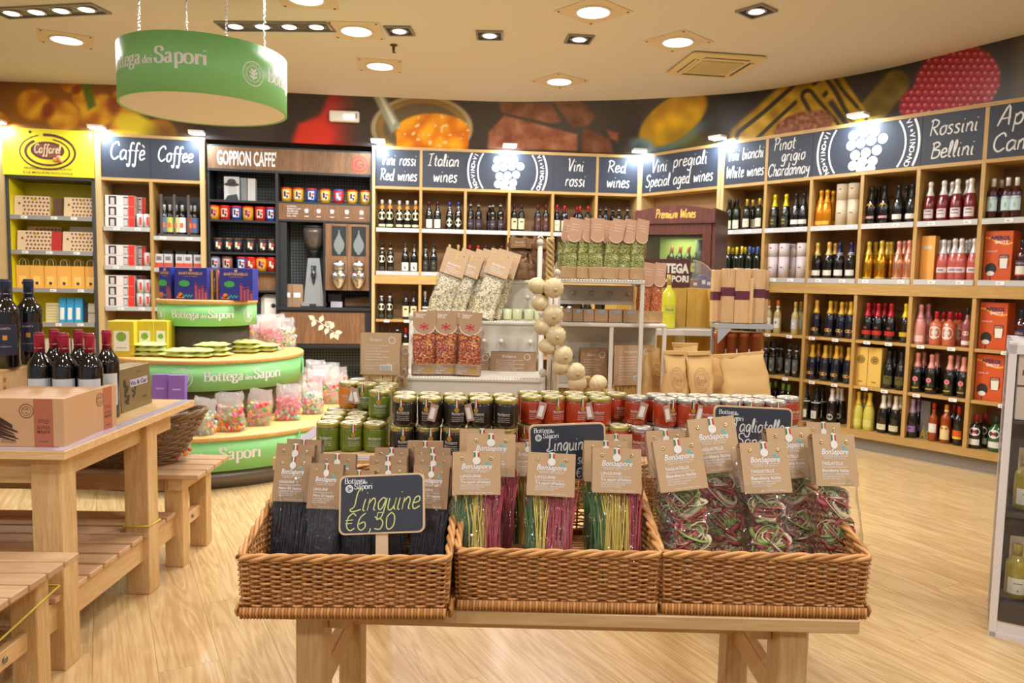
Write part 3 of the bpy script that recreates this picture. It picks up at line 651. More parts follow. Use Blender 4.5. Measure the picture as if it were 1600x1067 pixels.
# yellow bay: frame, poster, shelves
for x0, x1 in ((xa, xa + .025), (xb - .03, xb)): U1.bx('bay_side', x0, x1, -.03, .33, 0, TS - .02, char)
U1.bx('bay_inner_side', xa + .025, xa + .03, -.01, .33, BS, TS - .05, yel); U1.bx('bay_inner_side', xb - .035, xb - .03, -.01, .33, BS, TS - .05, yel)
U1.bx('bay_top', xa, xb, -.03, .33, TS - .05, TS - .02, char)
po = U1.bx('bay_sign', xa - .01, xb - .005, -.045, -.012, TS - .02, TZ + .0, mat('sign_yellow', (238, 226, 44), .5))
brn = mat('choc_brown', (96, 50, 44), .5)
m = M(); fy = flat(-.047); cxp = (xa + xb) / 2 - .01
def ellr(a0, a1, rx, ry, wd0, wd1, n=40, dx=0, dz=0):
    P = [(cxp + dx + (rx + (i / n) * 0) * math.cos(a0 + (a1 - a0) * i / n), 2.53 + dz + ry * math.sin(a0 + (a1 - a0) * i / n)) for i in range(n + 1)]
    vs = []
    for i, p in enumerate(P):
        wd = wd0 + (wd1 - wd0) * i / n; q = a0 + (a1 - a0) * i / n
        vs += [fy(p[0] + math.cos(q) * wd, p[1] + math.sin(q) * wd), fy(p[0] - math.cos(q) * wd, p[1] - math.sin(q) * wd)]
    m.add(vs, [(2 * i, 2 * i + 1, 2 * i + 3, 2 * i + 2) for i in range(n)])
ellr(1.9, 8.0, .245, .165, .004, .013); ellr(2.2, 7.6, .195, .125, .012, .006)
disc(m, cxp - .15, 2.715, .014, fy, 10)
ob('swirl_print', m, brn, po)
m = M(); P = [(cxp + .15 * math.cos(2 * PI * i / 28), 2.545 + .085 * math.sin(2 * PI * i / 28)) for i in range(28)]; m.add([(a, -.0475, c) for a, c in P], [tuple(range(28))]); ob('oval_print', m, brn, po)
m = M(); P = [(cxp + .128 * math.cos(2 * PI * i / 28), 2.545 + .067 * math.sin(2 * PI * i / 28)) for i in range(28)]; m.add([(a, -.048, c) for a, c in P], [tuple(range(28))]); ob('oval_print', m, mat('choc_light', (140, 80, 66), .5), po)
m = M(); script(m, 'Caffarel', cxp, 2.52, .085, flat(-.049), .01, sq=.75); ob('lettering', m, mat('cream_print', (236, 214, 170), .6), po)
m = M()
for dx_, dz_ in ((.07, -.07), (.1, -.05), (.115, -.075)): m.ball((cxp + dx_, -.05, 2.53 + dz_), .025, 8)
ob('hazelnut_print', m, mat('nut', (216, 150, 84), .5), po)
m = M(); text(m, 'FINISSIMO CIOCCOLATO', cxp, 2.36, .028, flat(-.0472), w=.42); text(m, 'E LE MIGLIORI NOCCIOLE', cxp, 2.32, .028, flat(-.0472), w=.44); ob('lettering', m, brn, po)
YS = [1.915, 1.575, 1.205, .865, .5]
for z in YS: U1.shelf(xa + .03, xb - .035, z, rail=mat('rail_grey', (150, 150, 148), .4), mt=yel, tags=3, y0=-.02)
for z in (1.83, 1.443, 1.03, .6): U1.shelf(xc1 + .01, xd - .016, z, tags=2)
for z in (1.75, 1.43, 1.03, .6): U1.shelf(xd + .016, L1 - .05, z, tags=2)
for z in (1.9, 1.5, 1.1): U1.shelf(-.7, xa - .1, z, tags=2)

# --- clip-on lamps above the boards
def clip_lamp(px, u, rzoff=0, z=TZ, where=''):
    x = u.lx(px, z); p = u.w(x, -.1, z + .03)
    t = tag(empty('clip_lamp', p, u.a), 'lamp', 'small white clip-on floodlight', where, 'floodlights over the signs')
    ob('bracket', M().tube([(0, .12, -.02), (0, .12, .03), (0, .04, .045), (0, .0, .03)], .008, 6), chrome, t)
    ob('housing', M().box(-.075, .075, -.06, .05, -.004, .022, b=.006), white, t)
    ob('diffuser', M().box(-.066, .066, -.052, .042, -.01, -.004), mat('clip_glow', (255, 255, 255), .5, emit=(240, 250, 255), es=16), t)
    lamp(t, 'lamp', (0, -.01, -.02), .12, CLIP_W, (.72, .88, 1), 'SQUARE', (.35, 0, 0))
for px, u, wh in ((2, U1, 'above the dark ring sign'), (157, U1, 'between the yellow sign and the first coffee board'), (311, U1, 'beside the second coffee board'), (592, U3, 'above the first red wine board'), (795, U3, 'above the grape emblem of the red wines'),
                  (995, U3, 'at the corner by the fridge'), (1131, U5, 'above the first white wine board'), (1350, U5, 'above the grape emblem of the white wines')):
    clip_lamp(px, u, where=wh)

# ================================================================== BOTTLES
GL = {}
def glass(name, c, rough=.08): return mat('glass_' + name, c, rough, 0, spec=.7, coat=.4)
gk = glass('black', (12, 12, 14)); gg = glass('green', (20, 30, 16)); gb = glass('brown', (34, 18, 10)); ggold = mat('gold_bottle', (214, 160, 50), .18, .9); gamb = mat('amber_bottle', (210, 130, 20), .15, .4)
grose = mat('rosegold_bottle', (226, 160, 128), .18, .8); gpink = glass('pink', (190, 90, 84), .15); gred = glass('red', (120, 20, 30), .12); gdred = glass('darkred', (60, 8, 14)); gclear = glass('clear', (190, 176, 120), .1)
gyel = glass('yellow', (206, 196, 90), .1); gvg = glass('vermgreen', (40, 84, 40), .1); gor = glass('orange', (150, 60, 10), .1); gpk2 = glass('palepink', (216, 150, 140), .12); gnavy = glass('navy', (16, 20, 40))
SH = {  # profile (r, z) at real size
 'bdx': [(.0, .002), (.034, 0), (.0375, .006), (.0375, .185), (.034, .205), (.02, .225), (.0145, .24), (.0145, .30), (.0, .30)],
 'bgn': [(.0, .002), (.038, 0), (.041, .006), (.041, .15), (.037, .175), (.025, .21), (.016, .24), (.0145, .30), (.0, .30)],
 'chp': [(.0, .002), (.040, 0), (.044, .006), (.044, .14), (.040, .17), (.027, .215), (.0165, .25), (.015, .285), (.018, .29), (.018, .31), (.012, .318), (.0, .318)],
 'spi': [(.0, .002), (.044, 0), (.048, .006), (.048, .15), (.044, .17), (.022, .19), (.0155, .2), (.0155, .26), (.0, .26)],
 'slm': [(.0, .002), (.030, 0), (.033, .006), (.033, .17), (.03, .19), (.016, .21), (.013, .22), (.013, .30), (.0, .30)],
}
CAPZ = {'bdx': (.238, .301, .0152), 'bgn': (.243, .301, .0156), 'chp': (.222, .319, .0), 'spi': (.205, .262, .0165), 'slm': (.25, .302, .0142)}
def rad_at(pr, z):
    for (r0, z0), (r1, z1) in zip(pr[1:], pr[2:]):
        if z0 <= z <= z1: return r0 + (r1 - r0) * (z - z0) / max(z1 - z0, 1e-6)
    return pr[-2][0]
def col_mat(c, rough=.5, metal=0): return mat('c_%d_%d_%d%s' % (*c, 'm' if metal else ''), c, rough, metal)
def wrap(r, h=.0007, a0=-PI / 2): return lambda u, v: ((r + h) * math.cos(a0 + u / r), (r + h) * math.sin(a0 + u / r), v)
def bottle(shape, gm, cap, label, name='wine_bottle', extra=None, capmetal=.3, nolab=False):
    pr = SH[shape]; root = ob(name, M().lathe(pr, 16), gm)
    z0, z1, rr = CAPZ[shape]
    if cap:
        cm = col_mat(cap, .35, capmetal)
        if shape == 'chp': q = [(rad_at(pr, z) + .0012, z) for z in (.205, .215, .232, .25, .285, .29, .31)] + [(.012, .3195), (.0001, .3195)]
        else: q = [(rr, z0), (rr, z1 - .004), (rr - .002, z1), (.0001, z1)]
        ob('capsule', M().lathe(q, 14), cm, root)
    for lb in label:
        kind, c, za, zb, hw = lb[:5]; r = rad_at(pr, (za + zb) / 2); fn = wrap(r)
        m = M()
        if kind == 'rect': m.grid(lambda u, v: fn((u - .5) * 2 * hw * r, za + v * (zb - za)), 10, 1)
        elif kind == 'oval':
            cz = (za + zb) / 2; P = [fn(hw * r * math.cos(2 * PI * i / 18), cz + (zb - za) / 2 * math.sin(2 * PI * i / 18)) for i in range(18)]
            m.add([fn(0, cz)] + P, [(0, i + 1, (i + 1) % 18 + 1) for i in range(18)], 0, True)
        elif kind == 'dia':
            cz = (za + zb) / 2; P = []
            for i in range(16):
                t = i / 16 * 4; k = int(t); f = t - k; A = [(1, 0), (0, 1), (-1, 0), (0, -1), (1, 0)]; x = A[k][0] * (1 - f) + A[k + 1][0] * f; y = A[k][1] * (1 - f) + A[k + 1][1] * f
                P.append(fn(hw * r * x, cz + (zb - za) / 2 * y))
            m.add([fn(0, cz)] + P, [(0, i + 1, (i + 1) % 16 + 1) for i in range(16)], 0, True)
        elif kind == 'ring':
            m.lathe([(rad_at(pr, z) + .0012, z) for z in np.linspace(za, zb, 4)], 14)
        l = ob('label' if kind != 'ring' else 'collar', m, col_mat(c, .55), root)
        if len(lb) > 5 and lb[5]:
            for (s_, zc_, h_, w_, c_) in lb[5]:
                m = M(); f2 = wrap(r, .0011)
                if s_ == '#':   # rule or block
                    m.grid(lambda u, v: f2((u - .5) * w_, zc_ + (v - .5) * h_), 6, 1)
                elif s_ == 'o': disc(m, 0, zc_, h_, f2, 14)
                else: text(m, s_, 0, zc_ - h_ * .36, h_, f2, w=w_, weight=.01)
                ob('print', m, col_mat(c_), l)
    return root
BK, WH, CRM = (20, 20, 24), (232, 230, 224), (222, 212, 176)
tx = lambda c, z: [('#', z, .004, .035, c), ('#', z - .012, .003, .025, c)]
KD = {
 'A': ('orange-collared bottle with oval cream label', 'bgn', gk, (226, 224, 214), [('ring', (226, 140, 30), .205, .245, 0), ('oval', (226, 224, 180), .09, .175, 1.05), ('rect', (216, 214, 170), .02, .045, 1.0)]),
 'B': ('maroon-capped sloping bottle with square off-white label', 'bgn', gk, (80, 20, 30), [('rect', (220, 218, 206), .02, .11, .9, tx((90, 90, 80), .06))]),
 'C': ('blue-capped bottle with diamond-shaped cream label', 'bgn', gk, (40, 60, 150), [('dia', (226, 222, 196), .03, .13, 1.05), ('oval', (216, 214, 190), .23, .245, .9)]),
 'D': ('black bottle with dark violet label', 'bdx', gk, (30, 28, 30), [('rect', (54, 44, 62), .04, .12, 1.0, [('#', .075, .005, .03, (200, 160, 150))]), ('oval', (150, 110, 60), .13, .15, .3), ('ring', (190, 186, 176), .268, .278, 0)]),
 'E': ('brown-capped bottle with wide cream label', 'bdx', gk, (50, 34, 36), [('rect', (224, 214, 168), .03, .145, 1.05, [('#', .11, .02, .03, (80, 66, 60)), ('#', .06, .004, .035, (170, 130, 80))])]),
 'F': ('maroon-capped bottle, gold disc on brown label', 'bdx', gk, (86, 22, 34), [('rect', (70, 36, 36), .03, .17, 1.0, [('o', .14, .013, 0, (190, 130, 50)), ('#', .07, .02, .03, (110, 70, 60))])]),
 'G': ('red-capped bottle with tall cream label', 'bdx', gk, (176, 34, 40), [('rect', (222, 214, 184), .02, .135, 1.0, tx((130, 110, 80), .09))]),
 'H': ('black-capped bottle with square white label', 'bdx', gk, (26, 26, 30), [('rect', (224, 222, 212), .03, .11, 1.0, tx((60, 60, 60), .07)), ('ring', (200, 196, 190), .262, .274, 0)]),
 'h': ('black-capped bottle with near-black label', 'bdx', gk, (26, 26, 30), [('rect', (52, 50, 56), .03, .11, 1.0), ('ring', (150, 140, 130), .262, .274, 0)]),
 'I': ('black bottle with round cream label', 'bdx', gk, (30, 26, 28), [('oval', (232, 226, 200), .095, .17, 1.0), ('ring', (216, 210, 190), .236, .25, 0), ('rect', (60, 58, 60), .02, .05, .8)]),
 'J': ('sloping bottle, dark cluster on white label', 'bgn', gk, (50, 46, 52), [('rect', (236, 234, 228), .012, .1, 1.0, [('o', .035, .012, 0, (40, 40, 60)), ('o', .05, .009, 0, (40, 40, 60))]), ('ring', (180, 150, 140), .238, .248, 0)]),
 'K': ('black bottle with gold-crested dark label', 'bgn', gk, (34, 30, 34), [('rect', (40, 40, 34), .02, .13, 1.0, [('o', .1, .012, 0, (150, 120, 50)), ('#', .05, .004, .03, (150, 130, 70))]), ('ring', (150, 150, 140), .24, .25, 0)]),
 'L': ('cream-capped bottle, red square on black label', 'bdx', gk, (200, 172, 120), [('rect', (50, 34, 34), .03, .13, 1.0, [('#', .095, .03, .03, (170, 70, 50))])]),
 'N': ('dark bottle with bright red capsule', 'bgn', gk, (186, 30, 48), [('rect', (90, 60, 50), .03, .1, .9)]),
 'O': ('dark bottle with white-striped label', 'bdx', gk, (170, 166, 160), [('rect', (214, 212, 204), .12, .14, 1.05), ('rect', (214, 212, 204), .09, .108, 1.05)]),
 'P': ('plain dark wine bottle', 'bdx', gk, (60, 30, 36), [('rect', (70, 60, 60), .03, .11, 1.0)]),
 'Q': ('black-capped green bottle with cream label', 'bdx', gg, (34, 36, 44), [('rect', (226, 220, 196), .02, .1, 1.05, [('#', .04, .01, .01, (150, 130, 80))])]),
 'R': ('gold-capped green bottle with cream label', 'bdx', gg, (206, 170, 70), [('rect', (226, 220, 196), .03, .11, 1.05, tx((140, 130, 100), .08))]),
 'S': ('yellow-foiled black bottle with dark label', 'chp', gk, (226, 206, 30), [('rect', (46, 44, 30), .03, .11, .9, [('#', .08, .012, .03, (170, 150, 50)), ('#', .05, .006, .03, (170, 150, 50))])]),
 'T': ('black-foiled bottle with small white label', 'chp', gk, (30, 30, 34), [('rect', (226, 222, 212), .035, .075, 1.0)]),
 'U': ('amber gold bottle', 'chp', gamb, (220, 150, 40), [('rect', (230, 170, 60), .02, .05, 1.0)]),
 'V': ('black-foiled bottle with gold medallion', 'chp', gk, (30, 30, 32), [('oval', (190, 160, 80), .14, .175, .7), ('rect', (200, 150, 150), .05, .07, .9)]),
 'X': ('ruby bottle with white foil', 'chp', gred, (236, 234, 230), [('rect', (222, 214, 214), .03, .1, .85, [('#', .085, .01, .045, (110, 90, 110)), ('#', .06, .008, .05, (150, 100, 110))])]),
 'Y': ('dark red bottle with pale blue label', 'bdx', gdred, (224, 222, 214), [('rect', (190, 216, 222), .06, .16, 1.1, [('#', .1, .03, .012, (150, 180, 120))]), ('rect', (30, 44, 90), .145, .175, 1.2, [('CAMPARI', .16, .02, .062, (240, 240, 240))])]),
 'Z': ('yellow-capped bottle with white label', 'bdx', gg, (232, 206, 60), [('rect', (230, 230, 226), .02, .09, 1.05)]),
 'a': ('bright-blue-capped bottle with white label', 'bdx', gg, (84, 112, 190), [('rect', (230, 230, 226), .02, .09, 1.05)]),
 'c': ('gold-foiled bottle with low white label', 'chp', gk, (222, 176, 90), [('rect', (228, 222, 206), .03, .075, 1.0), ('ring', (232, 206, 160), .205, .22, 0)]),
 'd': ('navy-foiled bottle with low white label', 'chp', gk, (36, 36, 84), [('rect', (228, 226, 216), .03, .08, 1.1), ('ring', (236, 234, 230), .205, .228, 0)]),
 'e': ('mirror-gold sparkling bottle', 'chp', ggold, (216, 180, 70), [('rect', (224, 200, 110), .01, .02, 1.0)]),
 'f': ('rose-gold metallic sparkling bottle', 'chp', grose, (222, 150, 130), [('rect', (230, 190, 170), .01, .02, 1.0)]),
 'g': ('coral pink bottle with silver foil', 'chp', gpink, (214, 208, 208), [('rect', (228, 210, 206), .06, .1, .95, [('#', .08, .018, .045, (150, 130, 150))])]),
 'i': ('orange-capped clear bottle with white label', 'slm', gclear, (222, 130, 60), [('rect', (230, 230, 224), .05, .14, .95, [('#', .1, .02, .02, (130, 130, 130))]), ('ring', (236, 236, 230), .235, .25, 0)]),
 'j': ('yellow-capped clear bottle with silver label', 'slm', gclear, (220, 190, 100), [('rect', (190, 196, 200), .05, .14, .95, [('#', .1, .02, .02, (230, 230, 230))])]),
 'k': ('gold-foiled black bottle with gold oval label', 'chp', gnavy, (214, 168, 60), [('oval', (200, 160, 90), .05, .078, .75)]),
 'l': ('red-foiled bottle with red band label', 'chp', gk, (176, 26, 44), [('rect', (190, 36, 30), .05, .085, 1.15), ('oval', (120, 40, 30), .1, .12, .35)]),
 'm': ('yellow-foiled bottle with yellow band label', 'chp', gk, (216, 190, 30), [('rect', (206, 166, 30), .05, .085, 1.15)]),
 'n': ('pale pink bottle with pink foil', 'chp', gpk2, (222, 150, 160), [('rect', (240, 200, 200), .02, .07, 1.1), ('oval', (250, 200, 200), .18, .2, .6)]),
 'o': ('squat peach bottle with round patterned label', 'spi', glass('peach', (196, 100, 70), .12), (186, 26, 44), [('oval', (226, 214, 204), .05, .15, .95, [('o', .1, .026, 0, (196, 176, 166)), ('o', .1, .016, 0, (226, 214, 204))])]),
 'p': ('slender rose bottle with black cap and white label', 'slm', glass('rosewine', (150, 80, 84), .1), (28, 28, 30), [('rect', (230, 226, 220), .02, .05, 1.0), ('oval', (230, 190, 180), .09, .125, .7)]),
 'q': ('dark slim bottle with grey pointed label', 'slm', gk, (44, 44, 46), [('rect', (86, 88, 88), .06, .16, .95, [('#', .12, .03, .02, (130, 130, 130))]), ('dia', (140, 140, 140), .03, .09, .9), ('ring', (190, 190, 186), .232, .244, 0)]),
 'r': ('black bottle with yellow-green lettered label', 'chp', gk, (34, 34, 34), [('rect', (90, 84, 34), .04, .11, .9, [('#', .09, .01, .03, (30, 30, 20))])]),
 's': ('pink-foiled black bottle with printed rose', 'chp', gk, (226, 150, 140), [('oval', (220, 130, 140), .09, .13, .45, [('o', .11, .008, 0, (190, 60, 80))]), ('dia', (90, 120, 60), .06, .095, .2), ('rect', (180, 150, 60), .035, .045, .6)]),
 't': ('green-capped wine bottle', 'bdx', gk, (120, 170, 80), []),
 'u': ('black bottle tied with white ribbon', 'chp', gk, (32, 32, 36), [('rect', (222, 226, 214), .03, .1, .6, [('#', .06, .03, .004, (60, 60, 60))]), ('ring', (216, 216, 206), .17, .178, 0)]),
 'v': ('white-foiled black bottle with wreath print', 'chp', gk, (226, 226, 224), [('oval', (206, 208, 206), .04, .095, .6, [('o', .067, .016, 0, (24, 24, 26))])]),
 'w': ('pale yellow bottle with gold foil', 'chp', gyel, (220, 180, 60), [('rect', (214, 206, 110), .03, .09, .9)]),
 'x': ('cream-foiled black bottle with cream label', 'chp', gk, (226, 220, 204), [('rect', (226, 216, 180), .03, .075, .95, tx((150, 140, 110), .06))]),
 'y': ('lilac-foiled black bottle with lilac label', 'chp', gk, (180, 160, 190), [('rect', (150, 110, 170), .05, .1, .95, [('#', .08, .01, .02, (90, 50, 120))])]),
 'z': ('small amber bottle with red cap and white label', 'slm', gor, (170, 40, 36), [('rect', (226, 222, 214), .07, .14, .95)]),
 '1': ('amber bottle with arched cream label', 'bdx', gor, (226, 140, 30), [('rect', (226, 206, 140), .03, .11, 1.0), ('oval', (230, 210, 150), .08, .14, .8), ('ring', (236, 230, 210), .245, .258, 0)]),
 '2': ('red-capped bottle with orange and yellow label', 'bdx', gk, (176, 40, 30), [('rect', (216, 90, 30), .07, .115, .95), ('rect', (226, 196, 40), .05, .068, .95)]),
 '3': ('dark vermouth bottle with round white label', 'spi', gk, (170, 36, 56), [('oval', (232, 230, 226), .1, .165, .8, [('o', .1325, .016, 0, (190, 40, 40)), ('#', .1325, .01, .05, (30, 30, 40))]), ('rect', (222, 222, 214), .03, .075, .8)]),
 '4': ('tall green vermouth bottle with round white label', 'spi', gvg, (30, 60, 50), [('oval', (232, 230, 226), .1, .165, .8, [('o', .1325, .016, 0, (190, 60, 40)), ('#', .1325, .01, .05, (30, 30, 40))]), ('rect', (222, 222, 214), .03, .075, .8)]),
 '5': ('aperitif bottle with blue label standing beside the orange gift box', 'bdx', gdred, (30, 36, 60), [('rect', (226, 222, 200), .05, .11, 1.0), ('rect', (30, 50, 110), .11, .15, 1.1, [('APEROL', .13, .022, .06, (226, 150, 30))]), ('rect', (200, 40, 30), .04, .05, 1.0)]),
}
PROTO = {}
def place_kind(k, loc, rz):
    if k not in PROTO:
        look, sh, gm, cap, labs = KD[k][:5]; o = bottle(sh, gm, cap, labs); PROTO[k] = o; o.location = loc; o.rotation_euler = (0, 0, rz)
    else: o = dup(PROTO[k], loc, rz)
    return o
def row(u, z, spec, where, grp, scale=1.0, y=.075):
    for it in spec.split():
        px, k = it.split(':'); px = float(px); back = k.endswith('-'); k = k.rstrip('-')
        yy = y + (.1 if back else 0); x = u.lx(px, z + .15, yy)
        o = place_kind(k, u.w(x, yy, z), u.a + R.uniform(-.12, .12)); o.scale = [scale * R.uniform(.985, 1.015)] * 3
        tag(o, 'bottle', KD[k][0], ('behind ' if back else 'in ') + where, grp)
B3 = ['first', 'second', 'third', 'fourth', 'fifth', 'sixth']
r3 = 'the red wine unit'
row(U3, S1, '597:A 609.3:A 624:A 636.4:A 649.5:A', 'the top red-wine row', 'red wines, top shelf')
row(U3, S1, '670.3:B 683.5:B 702.4:C 716.2:C 735:D 747.7:D 765:D- 769.7:D 782:D 803:E 814.7:E 840.5:F 852.8:F', 'the top red-wine row', 'red wines, top shelf')
row(U3, S1, '870:G 881.6:G 901:G- 906:G 918.6:G 936.8:h 946.5:h 957:h- 967:H 980:H', 'the top red-wine row', 'red wines, top shelf')
row(U3, S2, '597:I 610:I 633.4:J 647.2:J 665:K 677.5:K 702.4:L 716:L 733.7:N 746.9:N 759:P 771.5:P 783.8:P 806:H 818:H 836:E 848:E 872:G 884:G 903:P 915:P 938:H 951:H 968:K 981:K', 'the second red-wine row', 'red wines, second shelf')
row(U3, S3, '596:I 609:I 634:E 646.5:E 664:O 677.5:O 690:N 706:P 719:P', 'the third red-wine row', 'red wines, third shelf')
row(U3, S3, '735:D 748:D 772:K 785:K 806:h 819:h 843:E 856:E 876:I 889:I 912:J 925:J 945:L 962:L 979:L', 'the third red-wine row', 'red wines, third shelf')
row(U3, BS, '598:h 612:h 634:K 648:K 668:E 682:E 706:P 720:P 738:h 752:h 776:J 790:J 808:K 822:K 846:P 858:P 878:h 892:h 912:E 926:E 946:P 962:P', 'the bottom red-wine row', 'red wines, bottom shelf')
row(U5, S3, '1140:Z 1152:Z 1166:R 1179:R', 'the third white-wine row', 'white wines, third shelf')
row(U5, S4, '1140:Q 1152:Q 1166:q 1179:q', 'the fourth white-wine row', 'white wines, fourth shelf')
row(U3, S4, '597:P 609:P 621:H 634:G 648:P 665:P 678:P', 'the fourth red-wine row', 'red wines, fourth shelf')
row(U5, S1, '1139.6:Q 1147:Q- 1151.4:Q 1167:R 1176:R- 1186.6:R 1210.5:S 1228:S 1243.8:T 1255.9:T 1282.6:U 1292:U 1301:U-', 'the top white-wine row', 'white wines, top shelf')
row(U5, S1, '1361.8:V 1372:V- 1382:V 1404:T 1416:T- 1425:T 1453:X 1474:X 1487:X- 1495:X 1516.6:X 1511:X- 1551.5:Y 1563:Y- 1574:Y 1588:Y', 'the top white-wine row', 'white wines, top shelf')
row(U5, S2, '1138:Z 1145:Z- 1151:Z 1159:Z 1164.5:Z- 1171:a 1177:a- 1183.5:a 1277:c 1295:c 1304.6:c- 1312:d 1330:d', 'the second white-wine row', 'white wines, second shelf')
row(U5, S2, '1357:e 1367:e- 1377:e 1386:e- 1392:e- 1404:f 1412.6:f- 1420:f 1468:g- 1474:g 1482:g- 1491:g 1501.5:g 1510:g- 1515:g- 1521.6:g 1597:5', 'the second white-wine row', 'white wines, second shelf')
row(U5, S3, '1201:i 1215:i 1242.5:j 1251:j- 1275.7:k 1297:k 1305:k- 1314.6:k 1322:k- 1329:k 1356:l 1365:l- 1372:l 1382:l- 1392:l 1415:m', 'the third white-wine row', 'white wines, third shelf')
row(U5, S3, '1438:n 1449:n- 1463.4:o 1474:o- 1483.7:o 1494:o- 1500:o- 1510.8:p 1595:5', 'the third white-wine row', 'white wines, third shelf')
row(U5, S4, '1196:q 1203:q- 1207.5:q 1214:q- 1220:q- 1233:q 1244:q 1269:k 1278:k- 1289:k 1297:k- 1306.5:k 1314:k- 1325.5:k 1389:r 1408:r 1397:r- 1433:s 1442:s- 1455:s 1463:s- 1484:s 1496:s- 1505:s', 'the fourth white-wine row', 'white wines, fourth shelf')
row(U5, BS, '1202:t 1211:t- 1223:t 1231.7:t 1259:u 1275:u 1284:u- 1299.7:v 1308:v- 1314:v- 1340.5:w 1350:w- 1358:w 1380:x 1389:x- 1399:x 1407:x- 1425:y 1434:y- 1458.5:z 1478:1 1490:2- 1497.7:2 1525:3 1538:3- 1556:4', 'the bottom white-wine row', 'white wines, bottom shelf')

# boxes and tubes on the same shelves
def on_shelf(u, px, z, y): x = u.lx(px, z + .15, y); return u.w(x, y, z)
def tube_pack(u, px, z, y, r, h, c, look, where, trim=None, k=[0]):
    t = tag(empty('bottle_tube', on_shelf(u, px, z, y), u.a), 'box', look, where, 'gift tubes')
    cm = mat('tube_%d' % c[0], c, .5, var=.12, vs=14)
    ob('body', M().lathe([(.0001, 0), (r, 0), (r, h * .62)], 20), cm, t); ob('lid', M().lathe([(r * 1.015, h * .62), (r * 1.015, h), (.0001, h)], 20), cm, t)
    m = M(); f = wrap(r * 1.015); m.grid(lambda u_, v: f((u_ - .5) * .02, h * .86 + v * .012), 3, 1); m.grid(lambda u_, v: f((u_ - .5) * .03, h * .3 + v * .008), 3, 1); ob('print', m, col_mat(trim or (150, 60, 70)), t)
for px, y in ((1315.7, .1), (1334, .1)): tube_pack(U5, px, S1, y, .05, .36, (206, 190, 160), 'mottled cream cylindrical gift tube', 'beside the amber bottles')
for px, y in ((1207.6, .09), (1225, .09), (1238, .2), (1253, .09)): tube_pack(U5, px, S2, y, .047, .32, (214, 204, 206), 'tall pale lilac cylindrical gift tube', 'on the second white wine shelf')
def carton(u, px0, px1, z, y, d, h, c, look, where, deco, name='gift_box'):
    x0, x1 = u.lx(px0, z + .1, y), u.lx(px1, z + .1, y); p = u.w((x0 + x1) / 2, y, z); w_ = abs(x1 - x0)
    t = tag(ob(name, M().box(-w_ / 2, w_ / 2, 0, d, 0, h, b=.002), mat('carton_%d_%d_%d' % c, c, .45), None, p, u.a), 'box', look, where)
    deco(t, w_, h); return t
def deco_aperol(t, w, h):
    m = M()
    for i in range(8):
        a = i / 7; ribz = h * .83 - .05 * math.sin(a * PI) - a * -.03
        m.add([], [])
    P = [((-.5 + i / 12) * w * .98, h * .80 + .07 * h * math.cos(i / 12 * PI * 1.3)) for i in range(13)]
    ribbon(m, P, h * .035, flat(-.0015)); ob('ribbon_print', m, col_mat((244, 170, 50)), t)
    m = M(); text(m, 'APEROL', 0.01, h * .82, h * .11, flat(-.0022), w=w * .72, weight=.03); ob('lettering', m, col_mat((36, 40, 84)), t)
    m = M(); text(m, 'SPRITZ', 0.02, h * .745, h * .075, flat(-.0022), w=w * .48, weight=.02); text(m, 'TRAVEL SET', -w * .22, h * .58, h * .04, flat(-.0022), w=w * .4); ob('lettering', m, print_w, t)
    m = M(); disc(m, -w * .22, h * .24, w * .2, lambda a, b: (a, -.0022, h * .24 + (b - h * .24) * 1.2), 20); m.box(-w * .235, -w * .205, -.0022, -.002, h * .0, h * .1); ob('glass_print', m, col_mat((36, 34, 30)), t)
    m = M(); disc(m, -w * .22, h * .15, w * .14, lambda a, b: (a, -.0026, h * .15 + (b - h * .15) * .7), 16); ob('label_print', m, col_mat((226, 224, 216)), t)
    m = M(); disc(m, w * .22, h * .36, w * .2, lambda a, b: (a, -.0022, h * .36 + (b - h * .36) * 1.3), 20); ob('glass_print', m, col_mat((150, 50, 30)), t)
    m = M(); m.add([(w * .05, -.0026, h * .45), (w * .39, -.0026, h * .45), (w * .39, -.0026, h * .52), (w * .05, -.0026, h * .52)], [(0, 1, 2, 3)]); ob('label_print', m, col_mat((30, 40, 100)), t)
    m = M(); text(m, 'APEROL', w * .22, h * .46, h * .06, flat(-.003), w=w * .3, weight=.02); ob('lettering', m, col_mat((240, 170, 40)), t)
    m = M(); m.add([(w * .1, -.0026, h * .25), (w * .34, -.0026, h * .25), (w * .36, -.0026, h * .45), (w * .08, -.0026, h * .45)], [(0, 1, 2, 3)]); ob('label_print', m, col_mat((226, 226, 210)), t)
carton(U5, 1536, 1580, S2, .06, .16, .37, (206, 84, 30), 'orange printed gift box with two drinks pictured', 'on the second shelf above the middle board', deco_aperol)
carton(U5, 1529, 1572, S3, .06, .16, .35, (206, 84, 30), 'orange printed gift box with two drinks pictured', 'directly below the middle board', deco_aperol)
carton(U5, 1523, 1566, S4, .06, .16, .35, (206, 84, 30), 'orange printed gift box with two drinks pictured', 'above the vermouth bottles', deco_aperol)
def deco_plain(c1):
    def f(t, w, h):
        m = M(); m.box(-w * .3, w * .3, -.001, 0, h * .7, h * .78); ob('label', m, col_mat(c1), t)
    return f
carton(U5, 1437, 1459, S2, .08, .09, .35, (246, 176, 84), 'plain pale orange bottle box', 'beside the coral pink bottles', deco_plain((214, 210, 190)))
